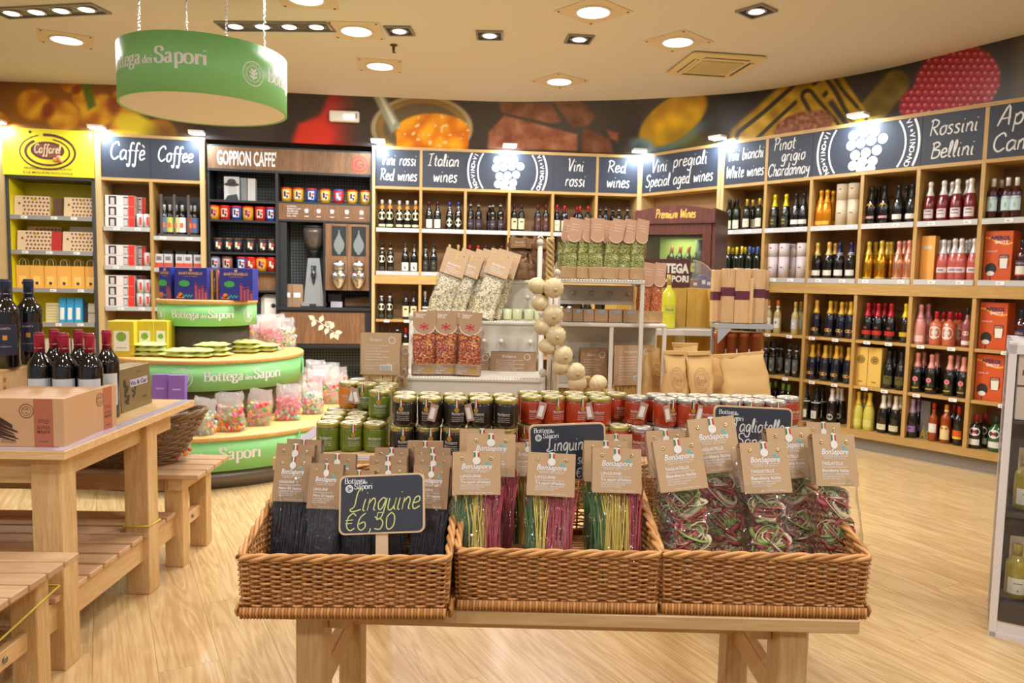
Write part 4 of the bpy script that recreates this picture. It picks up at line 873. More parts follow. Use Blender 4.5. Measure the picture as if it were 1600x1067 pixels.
def deco_cream(t, w, h):
    m = M(); disc(m, 0, h * .68, w * .3, flat(-.001), 20, 0, w * .24); disc(m, 0, h * .68, w * .18, flat(-.001), 16, 0, w * .04)
    for i in range(10): a = i * PI / 5; disc(m, w * .21 * math.cos(a), h * .68 + w * .21 * math.sin(a), w * .035, flat(-.001), 6)
    m.box(-w * .16, w * .16, -.001, 0, h * .1, h * .13); ob('emblem_print', m, col_mat((130, 100, 40)), t)
carton(U5, 1334, 1354.5, S4, .05, .1, .33, (222, 184, 92), 'mustard yellow bottle box with a round emblem', 'on the fourth shelf', deco_cream); carton(U5, 1355.2, 1376, S4, .05, .1, .33, (222, 184, 92), 'mustard yellow bottle box with a round emblem', 'on the fourth shelf', deco_cream)
def deco_grey(t, w, h):
    m = M(); ribbon(m, [(-w * .4, .0), (-w * .05, h * .35), (w * .1, .0)], .012, flat(-.001)); m.box(-w * .1, w * .4, -.001, 0, h * .04, h * .05); ob('lettering', m, col_mat((170, 140, 50)), t)
    m = M(); text(m, 'AS', w * .05, h * .02, h * .3, flat(-.002), w=w * .8); ob('lettering', m, col_mat((180, 150, 60)), t)
carton(U5, 1437, 1452, BS, .1, .1, .31, (96, 94, 90), 'dark grey bottle box with gold lettering', 'on the bottom shelf beside the amber bottles', deco_grey)
# ================================================================== COFFEE CABINET
pa_, pb_ = U1.w(L1 + .012, .03, 0), U3.w(-.05, .08, 0)
U2 = Unit(pa_, pb_, 'coffee_cabinet', 'black-framed walnut coffee cabinet with tins, grinder and bean dispensers', .5)
L2 = U2.L; blk = mat('cabinet_black', (34, 36, 40), .5); wal = wood('walnut', (112, 78, 48), (150, 108, 70), .5, 2, .8, rings=False, rand=.04)
me_ = mat('mesh_panel', (70, 74, 76), .5)
N = me_.node_tree.nodes; Lk = me_.node_tree.links; tc = N.new('ShaderNodeTexCoord'); mp = N.new('ShaderNodeMapping'); mp.inputs['Rotation'].default_value = (0, PI / 4, 0)
ck = N.new('ShaderNodeTexChecker'); ck.inputs['Scale'].default_value = 44; ck.inputs[1].default_value = lin((104, 108, 108)); ck.inputs[2].default_value = lin((46, 48, 52))
Lk.new(tc.outputs['Object'], mp.inputs[0]); Lk.new(mp.outputs[0], ck.inputs[0]); Lk.new(ck.outputs[0], N['Principled BSDF'].inputs['Base Color'])
xm2 = U2.lx(433, 1.9); CT = 2.70
U2.bx('back_panel', 0, L2, .38, .395, 0, CT, me_); U2.bx('side_panel', 0, .02, 0, .4, 0, CT, blk); U2.bx('side_panel', L2 - .02, L2, 0, .4, 0, CT, blk)
U2.bx('top_panel', 0, L2, 0, .4, CT - .02, CT, blk); hd = U2.bx('header_panel', .01, L2 - .01, -.012, .02, 2.46, CT - .02, wal); U2.bx('header_trim', 0, L2, -.014, .02, 2.435, 2.46, blk)
m = M(); text(m, "GOPPION CAFFE'", .1, 2.50, .2, flat(-.0135), w=U2.lx(435, 2.6) - .1 - .02, align='l', weight=.022); ob('lettering', m, print_w, hd)
m = M(); gx = U2.lx(562, 2.57); disc(m, gx, 2.565, .085, flat(-.0135), 28, 0, .068); disc(m, gx, 2.565, .052, flat(-.0135), 24, 0, .03, .6, 2 * PI - .1); m.add([(gx, -.0135, 2.555), (gx + .052, -.0135, 2.555), (gx + .052, -.0135, 2.573), (gx, -.0135, 2.573)], [(0, 1, 2, 3)]); ob('logo_print', m, mat('logo_red', (206, 54, 40), .5), hd)
U2.bx('divider', xm2 - .015, xm2 + .015, -.01, .38, 0, 2.435, blk)
for z in (2.144, 1.943, 1.61, 1.42): U2.bx('shelf_board', .02, xm2 - .015, .0, .38, z - .022, z, blk)
U2.bx('wood_panel', xm2 * .5, xm2 - .015, .06, .08, 1.22, 1.398, wal); U2.bx('shelf_board', .02, xm2 - .015, 0, .38, 1.2, 1.22, blk); U2.bx('wood_panel', .02, xm2 * .5, .06, .08, 1.22, 1.398, wal)
U2.bx('shelf_board', .02, xm2 - .015, 0, .38, .86, .88, blk); U2.bx('wood_panel', .02, xm2 - .015, .03, .05, .1, .86, wal)
U2.bx('shelf_board', xm2 + .015, L2 - .02, .0, .38, 2.13, 2.152, blk)
bp_ = U2.bx('wood_panel', xm2 + .015, L2 - .02, .0, .02, 1.965, 2.13, wal); U2.bx('shelf_board', xm2 + .015, L2 - .02, .0, .38, 1.945, 1.965, blk)
m = M()
for i, z in enumerate((2.095, 2.07, 2.045, 2.02, 1.995)): text(m, ('GOPPION', 'SENZA E CON', 'AROMI NEL', 'SUO CAFFE', 'DAL 1948')[i], xm2 + .1, z, .022, flat(-.001), align='l')
ob('lettering', m, print_w, bp_)
for k in range(5):
    cx = U2.lx((479, 498, 519, 542, 565)[k], 2.05); m = M(); fn = flat(-.001)
    disc(m, cx, 2.065, .022, fn, 12, 0, .019); m.box(cx - .02, cx + .02, -.001, 0, 2.04, 2.043); m.box(cx - .022, cx + .022, -.001, 0, 2.0, 2.006); m.add([fn(cx - .012, 2.045), fn(cx + .012, 2.045), fn(cx + .016, 2.075), fn(cx - .016, 2.075)], [(0, 1, 2, 3)]); ob('icon_print', m, print_w, bp_)
xq = U2.lx(507, 1.6); U2.bx('divider', xq - .012, xq + .012, -.005, .38, 1.05, 1.945, blk); xn = U2.lx(448, 1.5); U2.bx('niche_side', xm2 + .015, xn, .02, .38, 1.05, 1.945, blk)
U2.bx('counter_board', xm2 - .01, L2, -.04, .38, 1.02, 1.05, blk); lp = U2.bx('wood_panel', xm2 + .03, L2 - .07, -.02, .02, .665, .995, wal); U2.bx('panel_frame', xm2 + .01, L2, -.015, -.0, .62, 1.02, blk)
U2.bx('foot_rail', xm2, L2 - .02, .02, .06, .42, .44, blk); U2.bx('plinth', 0, L2, .02, .38, 0, .1, blk)
m = M(); cx = U2.lx(508, .85)
def leaf(m, x, z, L, wd, a, fn, mi=0):
    P = [(0, 0), (L * .25, wd * .5), (L * .55, wd * .55), (L, 0), (L * .55, -wd * .5), (L * .25, -wd * .4)]
    m.add([fn(x + p * math.cos(a) - q * math.sin(a), z + p * math.sin(a) + q * math.cos(a)) for p, q in P], [tuple(range(6))], mi)
m.tube([(cx - .12, -.024, .93), (cx - .02, -.024, .87), (cx + .1, -.024, .78)], .004, 5)
ob('sprig_stem', m, mat('sprig', (222, 214, 190), .6), lp)
for x, z, a in ((-.1, .92, 2.6), (-.1, .92, -2.0), (-.05, .89, 1.2), (-.02, .87, -2.2), (.0, .86, .5), (.03, .84, -1.9), (.06, .82, 1.2), (.09, .79, -2.0), (.1, .78, .1), (.1, .78, -1.1), (.04, .83, 2.0)):
    m = M(); leaf(m, cx + x, z, .085, .05, a, flat(-.023)); ob('leaf', m, mat('sprig'), lp)
# dispenser block with two glass columns and chrome taps
dx0, dx1 = xq + .012, L2 - .025
dp = U2.bx('dispenser_panel', dx0, dx1, -.03, .05, 1.235, 1.935, wal)
ob('seam', M().box((dx0 + dx1) / 2 - .003, (dx0 + dx1) / 2 + .003, -.032, -.03, 1.235, 1.935), blk, dp)
for px in (530, 560.5):
    cx = U2.lx(px, 1.6)
    wn = U2.bx('dispenser_window', cx - .075, cx + .075, -.034, -.03, 1.6, 1.91, mat('window_dark', (50, 54, 54), .15, coat=.5))
    m = M(); m.grid(lambda u, v: (cx + (u - .5) * (.06 + .05 * math.sin(v * 5)), -.0345, 1.64 + v * .23), 8, 8); ob('printed_figure', m, mat('etched', (120, 130, 130), .5), wn)
    m = M(); disc(m, cx, 1.632, .02, flat(-.0348), 12); ob('printed_seal', m, mat('etched'), wn)
    hd2 = U2.add('bean_tap', M().lathe([(.0001, .075), (.045, .065), (.07, .03), (.075, 0), (.07, -.03), (.045, -.065), (.0001, -.075)], 20), chrome, (cx, -.06, 1.49)); hd2.scale = (.85, .6, .85)
    k2 = U2.add('bean_tap', M().lathe([(.0001, .085), (.05, .075), (.08, .03), (.082, 0), (.07, -.04), (.045, -.09), (.03, -.12), (.0001, -.12)], 20), chrome, (cx, -.07, 1.37)); k2.scale = (.95, .7, .95)
    U2.add('tap_lever', M().tube([(cx, -.14, 1.42), (cx, -.15, 1.39)], .015, 8), mat('tap_gold', (190, 160, 90), .3, .8))
# tins
def tin(u, px, z, y, c, c2, c3, look, where, grp='coffee tins', r=.053, h=.145):
    p = on_shelf(u, px, z, y); t = tag(ob('coffee_tin', M().lathe([(.0001, 0), (r, 0), (r, h)], 18), col_mat(c, .3), None, p, u.a), 'tin', look, where, grp)
    ob('lid', M().lathe([(r + .002, h - .014), (r + .002, h), (.0001, h + .001)], 18), col_mat(c2, .3), t)
    f = wrap(r); m = M(); m.grid(lambda a, b: f((a - .5) * .06, .03 + b * .085), 6, 1); l = ob('label', m, col_mat(c3, .4), t)
    f = wrap(r, .0012); m = M(); m.grid(lambda a, b: f(-.02 + a * .02, .05 + b * .055), 3, 1); m.grid(lambda a, b: f(.003 + a * .02, .035 + b * .03), 3, 1); ob('print', m, col_mat((40, 36, 60) if c3[0] > 150 else (230, 220, 190)), l)
    m = M(); m.grid(lambda a, b: f(.005 + a * .03, .075 + b * .02), 3, 1); ob('print', m, col_mat((206, 60, 40)), l)
YO, RE, BL, OR = (230, 170, 20), (206, 44, 34), (50, 84, 170), (226, 110, 40)
tl = 'on the {} of the coffee cabinet'
for px, k in ((447.5, 0), (466, 0), (486.7, 1), (508, 0), (529, 2), (550.4, 0), (571.4, 0)):
    c, c2, c3, nm = ((YO, RE, (226, 214, 190), 'yellow coffee tin with red lid'), (BL, RE, (214, 220, 230), 'blue coffee tin with red lid'), (RE, BL, (90, 110, 190), 'red coffee tin with blue lid'))[k]
    tin(U2, px, 2.152, .07, c, c2, c3, nm, 'on the cabinet shelf under the header')
for px, k in ((334.5, 0), (351.7, 2), (369.6, 1), (387.5, 0), (406.7, 2), (423.6, 1)):
    c, c2, c3, nm = ((YO, RE, (226, 140, 120), 'yellow coffee tin with red lid'), (BL, RE, (214, 220, 230), 'blue coffee tin with red lid'), (RE, RE, (236, 190, 170), 'red coffee tin with red lid'))[k]
    tin(U2, px, 1.943, .07, c, c2, c3, nm, 'beneath the portrait prints')
for px in (342, 357.8, 372, 391.5, 411, 424.6): tin(U2, px, 1.61, .07, (44, 40, 46), (90, 60, 40), (60, 52, 50), 'black coffee tin with gold crest', 'on the third cabinet shelf')
for px, k in ((336, 3), (355, 4), (378, 1), (392, 2), (408.4, 0), (424.6, 2)):
    c, c2, c3, nm = ((YO, RE, (226, 140, 120), 'yellow coffee tin with red lid'), (BL, RE, (214, 220, 230), 'blue coffee tin with red lid'), (RE, RE, (120, 30, 30), 'red coffee tin with red lid'), ((150, 150, 180), (60, 60, 80), (190, 190, 200), 'grey patterned coffee tin'), ((150, 100, 90), (90, 50, 50), (210, 190, 180), 'brown patterned coffee tin'))[k]
    tin(U2, px, 1.42, .07, c, c2, c3, nm, 'on the fourth cabinet shelf')
def panelbox(u, px0, px1, z, y, d, h, c, look, where, name='print_box', cat='box', tilt=0):
    x0, x1 = u.lx(px0, z + .1, y), u.lx(px1, z + .1, y); w_ = x1 - x0
    t = tag(ob(name, M().box(-w_ / 2, w_ / 2, 0, d, 0, h, b=.0015), mat('pb_%d_%d_%d' % c, c, .5), None, u.w((x0 + x1) / 2, y, z), rot=(tilt, 0, u.a)), cat, look, where); return t, w_, h
t, w_, h_ = panelbox(U2, 350, 374, 2.144, .06, .06, .245, (186, 186, 184), 'grey box with black and white portrait of a man in a hat', '', 'portrait_box')
m = M(); fn = flat(-.001); disc(m, .005, .11, .045, lambda a, b: fn(a, .11 + (b - .11) * 1.25), 16); ob('face_print', m, col_mat((170, 168, 164)), t)
m = M(); disc(m, .0, .16, .075, lambda a, b: (a, -.0014, .165 + (b - .16) * .28), 16); disc(m, .0, .185, .045, lambda a, b: (a, -.0014, .19 + (b - .185) * .75), 14); m.add([fn(-.07, 0), fn(.07, 0), fn(.05, .07), fn(-.04, .05)], [(0, 1, 2, 3)]); ob('hat_print', m, col_mat((46, 46, 50)), t)
t, w_, h_ = panelbox(U2, 376, 386, 2.144, .08, .1, .24, (120, 124, 124), 'narrow dark grey box', 'beside the portrait box')
t, w_, h_ = panelbox(U2, 387, 399, 2.144, .07, .1, .235, (190, 188, 182), 'narrow pale grey box', 'in the coffee cabinet beside the portrait box')
# grinder
p = on_shelf(U2, 491, 1.05, .14); t = tag(empty('coffee_grinder', p, U2.a), 'coffee grinder', 'silver electric coffee grinder with smoked bean hopper in the coffee cabinet')
sil = mat('silver', (186, 190, 194), .3, .7)
ob('base', M().box(-.13, .13, -.12, .16, 0, .05, b=.012), sil, t)
m = M().add([(-.105, -.06, .05), (.105, -.06, .05), (.105, .12, .05), (-.105, .12, .05), (-.06, -.05, .52), (.06, -.05, .52), (.06, .08, .52), (-.06, .08, .52)], [(0, 3, 2, 1), (4, 5, 6, 7), (0, 1, 5, 4), (1, 2, 6, 5), (2, 3, 7, 6), (3, 0, 4, 7)]); ob('body', m, sil, t)
ob('dosing_fork', M().tube([(-.02, -.07, .36), (-.02, -.12, .33), (.02, -.12, .33), (.02, -.07, .36)], .008, 6), blk, t); ob('spout', M().lathe([(.03, .44), (.02, .3), (.008, .24), (.0001, .24)], 12, c=(0, -.07)), mat('window_dark'), t)
ob('neck', M().lathe([(.045, .52), (.045, .58), (.07, .6)], 16), blk, t)
ob('hopper', M().lathe([(.05, .6), (.1, .68), (.115, .78), (.12, .84)], 20), mat('smoke_glass', (84, 78, 72), .1, coat=.5), t); ob('hopper_lid', M().lathe([(.126, .84), (.126, .86), (.0001, .865)], 20), blk, t)
ob('badge', M().box(-.04, .03, -.1215, -.12, .012, .035), col_mat((70, 40, 40)), t)
for px in (447.5, 463.8):
    p = on_shelf(U2, px + 1, 1.05, .08); t = tag(ob('coffee_bag', M().add([(-.055, -.04, 0), (.055, -.04, 0), (.06, .04, 0), (-.06, .04, 0), (-.06, -.02, .16), (.06, -.02, .16), (.06, .03, .16), (-.06, .03, .16), (-.055, 0, .24), (.055, 0, .24)], [(0, 3, 2, 1), (0, 1, 5, 4), (1, 2, 6, 5), (2, 3, 7, 6), (3, 0, 4, 7), (4, 5, 9, 8), (6, 7, 8, 9), (5, 6, 9), (7, 4, 8)]), mat('kraft_dark', (150, 118, 88), .7, var=.15, vs=20), None, p, U2.a), 'coffee bag', 'small brown paper coffee bag with white label', 'beside the grinder')
    ob('label', M().box(-.035, .035, -.036, -.034, .1, .15), tag_m, t)
p = on_shelf(U2, 423, .88, .1); t = tag(empty('capsule_machine', p, U2.a), 'coffee machine', 'white rounded coffee machine with a black button in the lower niche')
ob('body', M().box(-.1, .1, -.02, .2, 0, .3, b=.04), white, t); ob('button', M().lathe([(.0001, 0), (.022, 0), (.022, .01), (.0001, .01)], 14, T=Matrix.Translation((.03, -.02, .18)) @ Matrix.Rotation(PI / 2, 4, 'X')), blk, t)
p = on_shelf(U2, 399, .88, .12); t = tag(ob('espresso_machine', M().box(-.07, .07, 0, .2, 0, .27, b=.01), blk, None, p, U2.a), 'coffee machine', 'black box-shaped espresso machine beside the white coffee machine'); ob('lamp_dot', M().ball((0, -.001, .24), .006, 6), white, t)
p = on_shelf(U2, 526, 1.05, .1); t = tag(empty('till_printer', p, U2.a), 'device', 'small dark appliance with pale base under the bean dispensers')
ob('base', M().box(-.06, .06, -.03, .08, 0, .06), mat('lilac_grey', (200, 190, 204), .5), t); ob('body', M().box(-.09, .05, .02, .1, .06, .14), blk, t)
for i, px in enumerate((546, 559, 572)):
    p = on_shelf(U2, px, 1.05, .14); t = tag(ob('paper_sack', M().box(-.055, .055, 0, .1, 0, .1 + .01 * i, b=.012), mat('kraft_dk2', (104, 76, 52), .7, var=.2), None, p, U2.a), 'sack', 'small dark brown paper pack under the dispensers', '')

# ================================================================== GOODS IN THE LEFT UNITS
cb = (226, 200, 166)
def choc_box(px0, px1, z, y=.05, h=.2, c=cb, where='', look='cream chocolate box printed with rows of pralines', dots=True):
    t, w_, h_ = panelbox(U1, px0, px1, z, y, .05, h, c, look, where, 'chocolate_box', 'chocolate box', -.12)
    if dots:
        m = M(); fn = flat(-.0016)
        for a in range(7):
            for b in range(5): disc(m, -w_ * .22 + w_ * .11 * a + .01 * (b % 2), h * .12 + h * .19 * b, h * .055, fn, 7)
        disc(m, -w_ * .35, h * .62, h * .06, fn, 7); ob('praline_print', m, col_mat((128, 70, 50)), t)
        m = M(); m.grid(lambda u, v: fn(w_ * (-.02 + .16 * u), h * (.78 + .1 * v)), 2, 1, 0, False); ob('label', m, col_mat((206, 180, 60)), t)
choc_box(21, 76, 1.915, where='on the top yellow shelf'); choc_box(99, 150, 1.915, where='on the top yellow shelf')
t, w_, h_ = panelbox(U1, 83, 98, 1.915, .1, .06, .19, (104, 74, 52), 'narrow dark brown chocolate box', 'on the top yellow shelf', 'chocolate_box', 'chocolate box')
choc_box(26, 79, 1.575, where='on the second yellow shelf'); choc_box(97, 150, 1.575, where='on the second yellow shelf'); choc_box(42, 95, 1.575, .16, .25, (200, 160, 130), 'standing behind on the second yellow shelf')
choc_box(80, 95.5, 1.575, .06, .19, (190, 44, 38), 'on the second yellow shelf', 'small plain red chocolate box', False)
choc_box(108, 150, 1.575, .18, .26, (206, 204, 200), 'behind the second yellow shelf boxes', 'pale grey chocolate box with oval label', False)
for i, (a, b) in enumerate(((25.5, 46.5), (47, 68.5), (69.5, 88.6), (89.2, 111), (111.5, 132), (133, 150))):
    t, w_, h_ = panelbox(U1, a, b, 1.205, .05, .07, .225, (240, 180, 84), 'small yellow paper gift bag with rope handles', 'on the third yellow shelf', 'gift_bag', 'gift bag')
    for yy in (.0, .07): ob('handle', M().tube([(-.03, yy, .22), (-.028, yy, .27), (0, yy, .295), (.028, yy, .27), (.03, yy, .22)], .003, 5), mat('rope', (236, 226, 190), .7), t)
    m = M(); m.box(-.035, .03, -.002, 0, .03, .12); l = ob('label', m, col_mat((250, 206, 120)), t); m = M(); disc(m, 0, .05, .016, lambda p, q: (p, -.003, q), 10); ob('print', m, brn, l)
for i, (a, b) in enumerate(((91.5, 102), (103, 114.5), (115.5, 128))):
    t, w_, h_ = panelbox(U1, a, b, .865, .04, .06, .25, (50, 156, 210), 'tall bright blue slim box with white label', 'on the fourth yellow shelf', 'slim_box', 'box', -.1); ob('label', M().box(-.018, .018, -.002, 0, .03, .15), tag_m, t)
for i in range(7): t, w_, h_ = panelbox(U1, 71, 93, .865 + i * .028, .08, .1, .026, (222, 206, 160), 'flat cream biscuit pack', ('lowest', 'second', 'third', 'middle', 'fifth', 'sixth', 'topmost')[i] + ' in the stack beside the blue slim boxes', 'biscuit_pack', 'box')
for tt in REG[-7:]: tt[0]['group'] = 'flat cream biscuit packs in a stack'
choc_box(131, 136, .865, .08, .2, (60, 40, 44), 'beside the blue slim boxes', 'dark upright chocolate pack', False)
for i in range(2): choc_box(137, 150, .865 + i * .1, .06, .095, (200, 190, 170), ('beneath another beside the dark pack', 'on top of another beside the dark pack')[i], 'cream and brown biscuit carton', False)
for px in (62, 76, 88, 104, 118, 132, 144): t, w_, h_ = panelbox(U1, px - 5.5, px + 5.5, .5, .06, .08, .2, (206, 196, 170), 'small cream carton', 'on the lowest visible yellow shelf', 'small_carton', 'box')
# cartons of glass cups
def cup_carton(px0, px1, z, h, where, d=.2, y=.04):
    x0, x1 = U1.lx(px0, z + .1, y), U1.lx(px1, z + .1, y); w_ = x1 - x0; p = U1.w((x0 + x1) / 2, y, z)
    t = tag(ob('cup_carton', M().box(-w_ / 2, w_ / 2, 0, d, 0, h - .002, b=.001), mat('carton_white', (232, 222, 220), .5), None, p, U1.a), 'carton', 'white and red carton with two coffee glasses showing', where, 'cup cartons under the coffee boards')
    ob('window', M().box(-w_ * .38, -w_ * .12, -.001, .0, h * .12, h * .9), mat('window_dark'), t); ob('window', M().box(w_ * .12, w_ * .28, -.001, 0, h * .1, h * .85), mat('window_dark'), t)
    ob('red_print', M().box(w_ * .29, w_ / 2, -.001, .0, 0, h - .004), mat('red_print', (226, 56, 40), .4), t)
    for cx in (-w_ * .25, w_ * .2): m = M(); m.box(cx - .02, cx + .018, -.002, -.001, h * .15, h * .75); ob('cup_print', m, mat('cup_print', (206, 200, 200), .3), t)
for z, n in ((1.83, 3), (1.443, 2), (1.03, 3)):
    for i in range(n):
        wh = f"{('bottom', 'middle' if n == 3 else 'top', 'top')[i]} of the {('upper', 'middle', 'lower')[(1.83, 1.443, 1.03).index(z)]} stack"
        cup_carton(164, 210, z + i * .107, .107, wh, .12); cup_carton(196, 228, z + i * .107, .107, 'behind, ' + wh, .12, .18)
def cup_tube(px, z, y, where, c=(206, 206, 206)):
    r = .034; p = on_shelf(U1, px, z, y); t = tag(ob('cup_tube', M().lathe([(.0001, 0), (r, 0), (r, .14), (.0001, .14)], 14), mat('tube_grey', c, .3), None, p, U1.a), 'tin', 'slim pale grey tube with a red mark', where, 'grey tubes beside the cup cartons')
    f = wrap(r); m = M(); m.grid(lambda a, b: f(-.0 + a * .02, .03 + b * .08), 3, 1); ob('print', m, mat('red_print'), t)
for px, z, wh in ((219, 1.83, 'upper shelf'), (230, 1.83, 'upper shelf'), (230.5, 1.443, 'middle shelf'), (219, 1.03, 'lower shelf'), (230.5, 1.03, 'lower shelf')): cup_tube(px, z, .05, 'on the ' + wh)
for px in (219.5, 230.5): cup_tube(px, 1.171, .05, 'on top of other tubes')
# dark stand of bottles and the row of small packs
p = U1.w(U1.lx(281, 1.9), .06, 1.75); t = tag(empty('bottle_stand', p, U1.a), 'rack', 'dark grey upright display stand holding printed bottles under the second coffee board')
for px in (250, 270.5, 292.5, 313): x = U1.lx(px, 1.9, .06) - U1.lx(281, 1.9, .06); ob('post', M().box(x - .012, x + .012, 0, .03, 0, .43), mat('stand_grey', (88, 80, 76), .4), t)
ob('base', M().box(-.22, .22, -.0, .12, 0, .03), mat('stand_grey'), t); ob('back', M().box(-.21, .21, .13, .14, 0, .42), blk, t)
for px, c in ((257, (90, 110, 150)), (266, (196, 196, 90)), (275, (190, 196, 110)), (285, (226, 226, 230)), (298, (150, 60, 50)), (305, (70, 110, 160))):
    p = on_shelf(U1, px, 1.78, .1); o = bottle('bdx', gk, (200, 200, 204), [('rect', c, .02, .17, 1.2, [('#', .09, .05, .03, (214, 110, 60))])], 'syrup_bottle'); o.location = p; o.rotation_euler = (0, 0, U1.a); o.scale = (1.05, 1.05, 1.0)
    tag(o, 'bottle', 'dark bottle with silver cap and colourful sleeve', 'in the dark stand', 'bottles in the dark stand')
for px in (248.5, 262.5, 280.5, 293.5, 309):
    t, w_, h_ = panelbox(U1, px - 6.3, px + 6.3, 1.43, .05, .07, .145, (206, 204, 206), 'small grey and orange-red coffee pack', 'above the blue cake boxes', 'coffee_pack', 'box')
    ob('red_band', M().box(-w_ / 2, w_ / 2, -.001, .0, 0, .055), mat('redorange', (206, 84, 60), .5), t); m = M(); m.box(-w_ * .3, w_ * .3, -.001, 0, .08, .12); ob('print', m, col_mat((120, 120, 130)), t)
for px in (262, 283, 302):
    t, w_, h_ = panelbox(U1, px - 8, px + 8, 1.43, .16, .1, .19, (34, 34, 38), 'small black coffee pack', 'behind the grey and red packs', 'coffee_pack', 'box')

# ================================================================== GREEN TIERED DISPLAY
GX, GY = -2.34, 5.75
grn = mat('leaf_green', (134, 204, 128), .45); stl = mat('base_steel', (120, 112, 106), .35, .6); birch = wood('birch', (206, 160, 92), (224, 184, 118), .4, 0, .7, rings=False)
T_ = tag(empty('tiered_display', (GX, GY, 0), 0), 'display stand', 'round three-tier display stand with green lettered bands and wooden tops')
tiers = ((.355, 1.0, 1.19), (.70, .575, .79), (1.15, .12, .345))
for r, z0, z1 in tiers:
    ob('green_band', M().lathe([(r - .02, z0), (r, z0), (r, z1 - .03), (r - .02, z1 - .03)], 72), grn, T_)
    ob('tier_top', M().lathe([(.0001, z1), (r + .004, z1), (r + .008, z1 - .004), (r + .008, z1 - .026), (r, z1 - .03), (.0001, z1 - .03)][::-1], 72), birch, T_)
    bnd = KIDS[T_.name][-2]
    fnb = lambda u, v, r=r: ((r + .0015) * math.sin(u / r), -(r + .0015) * math.cos(u / r), v)
    zc = (z0 + z1 - .03) / 2; hh = z1 - z0
    m = M()
    vdir = math.atan2(GX, GY)      # the band's point facing the shop's front
    def up(px, r=r, zc=zc):
        lo, hi = -r * 1.5, r * 1.5
        for _ in range(30):
            q = (lo + hi) / 2
            if proj((GX + r * math.sin(q / r), GY - r * math.cos(q / r), zc))[0] < px: lo = q
            else: hi = q
        return lo
    if r < .5: wordmark(m, up(316), zc - .018, .052, fnb); es_ = (252, 388)
    elif r < 1: wordmark(m, up(439), zc - .022, .066, fnb, 'r'); es_ = (284,)
    else: wordmark(m, up(410), zc - .022, .074, fnb, 'r'); es_ = (481,)
    ob('lettering', m, print_w, bnd)
    for q in es_: m = M(); emblem(m, up(q), zc, .055 if r < .5 else .07, fnb); ob('emblem_print', m, print_w, bnd)
ob('core', M().lathe([(.30, 0), (.30, 1.0)], 40), mat('core_grey', (120, 108, 98), .5), T_)
ob('tier_skirt', M().lathe([(.58, .345), (.58, .575)], 60), mat('core_grey'), T_); ob('steel_base', M().lathe([(1.12, .0), (1.12, .12)], 72), stl, T_); ob('under_skirt', M().lathe([(.30, .79), (.30, 1.0)], 40), mat('core_grey'), T_)
def on_tier(k, px, py): return on_z(px, py, tiers[k][2])
# hanging paper tags
for px, py, k in ((451, 549, 1), (461, 668, 2)):
    r, z0, z1 = tiers[k]; p = on_tier(k, px, py); a = math.atan2(p.y - GY, p.x - GX)
    t = tag(empty('paper_tag', (GX + (r + .012) * math.cos(a), GY + (r + .012) * math.sin(a), z1 + .002), a + PI / 2), 'tag', 'small pale green paper tag hanging from the ' + ('middle' if k == 1 else 'lowest') + ' green tier')
    ob('strap', M().box(-.008, .008, .0, .001, -.06, .0), mat('tag_green', (140, 214, 160), .6), t); ob('card', M().box(-.035, .035, .0, .002, -.17, -.06), mat('tag_green'), t); m = M(); text(m, 'Offerta', 0, -.12, .02, flat(-.001)); ob('print', m, grn, t)
# cake boxes on the top tier
blue = (48, 56, 150)
def cake_box(px0, px1, Y, rz, where, h=.235, w=None):
    a, b = on_Y(px0, 466, Y), on_Y(px1, 466, Y); w_ = w or abs(b.x - a.x); t = tag(ob('cake_box', M().box(-w_ / 2, w_ / 2, 0, .12, 0, h, b=.002), col_mat(blue, .35), None, ((a.x + b.x) / 2, Y, 1.19), rz), 'cake box', 'blue cake box with a colourful city print', where)
    fn = flat(-.0012); m = M(); text(m, 'BARTANGELO', 0, h * .78, .026, fn, w=w_ * .72, weight=.04); disc(m, 0, h * .92, .012, fn, 8); m.box(-w_ * .2, w_ * .2, -.001, 0, h * .72, h * .73); ob('lettering', m, col_mat((206, 160, 110)), t)
    m = M(); disc(m, -w_ * .2, h * .5, h * .17, lambda p, q: fn(p, h * .5 + (q - h * .5) * .6), 12); ob('tree_print', m, col_mat((70, 170, 90)), t)
    m = M()
    for i in range(4): x = w_ * (.12 + i * .1); m.box(x, x + w_ * .07, -.0012, 0, .0, h * (.5 - .08 * (i % 2) - .05 * i)); disc(m, x + w_ * .035, h * (.5 - .08 * (i % 2) - .05 * i), w_ * .035, fn, 8)
    ob('tower_print', m, col_mat((176, 80, 100)), t)
    m = M(); disc(m, -w_ * .32, h * .14, h * .08, fn, 8); m.box(-w_ * .44, -w_ * .2, -.0012, 0, .01, h * .1); ob('animal_print', m, col_mat((226, 130, 50)), t)
    m = M(); ribbon(m, [(-w_ * .3 + w_ * .05 * i, .02 + .015 * (i % 2)) for i in range(8)], .012, fn); ob('boat_print', m, col_mat((50, 170, 180)), t)
cake_box(247.5, 269, 5.55, -.25, 'at the end of the top tier'); cake_box(273, 324, 5.5, 0, 'on the top green tier'); cake_box(343, 395, 5.52, .0, 'on the top green tier')
for i, (px, c) in enumerate(((327.5, (226, 150, 50)), (331.5, (240, 190, 60)), (335, (70, 66, 70)), (339.5, (226, 130, 110)))):
    p = on_Y(px, 466, 5.56); t = tag(ob('slim_box', M().box(-.0075, .0075, 0, .12, 0, .22), col_mat(c), None, (p.x, 5.56, 1.19)), 'box', ('orange', 'yellow', 'dark grey', 'salmon')[i] + ' slim box edge-on between the blue cake boxes')
    m = M(); text(m, 'TORRONE', 0, .11, .008, lambda u, v: (v - .11, -.001, .11 + u), w=.1); ob('print', m, col_mat((250, 230, 200)), t)
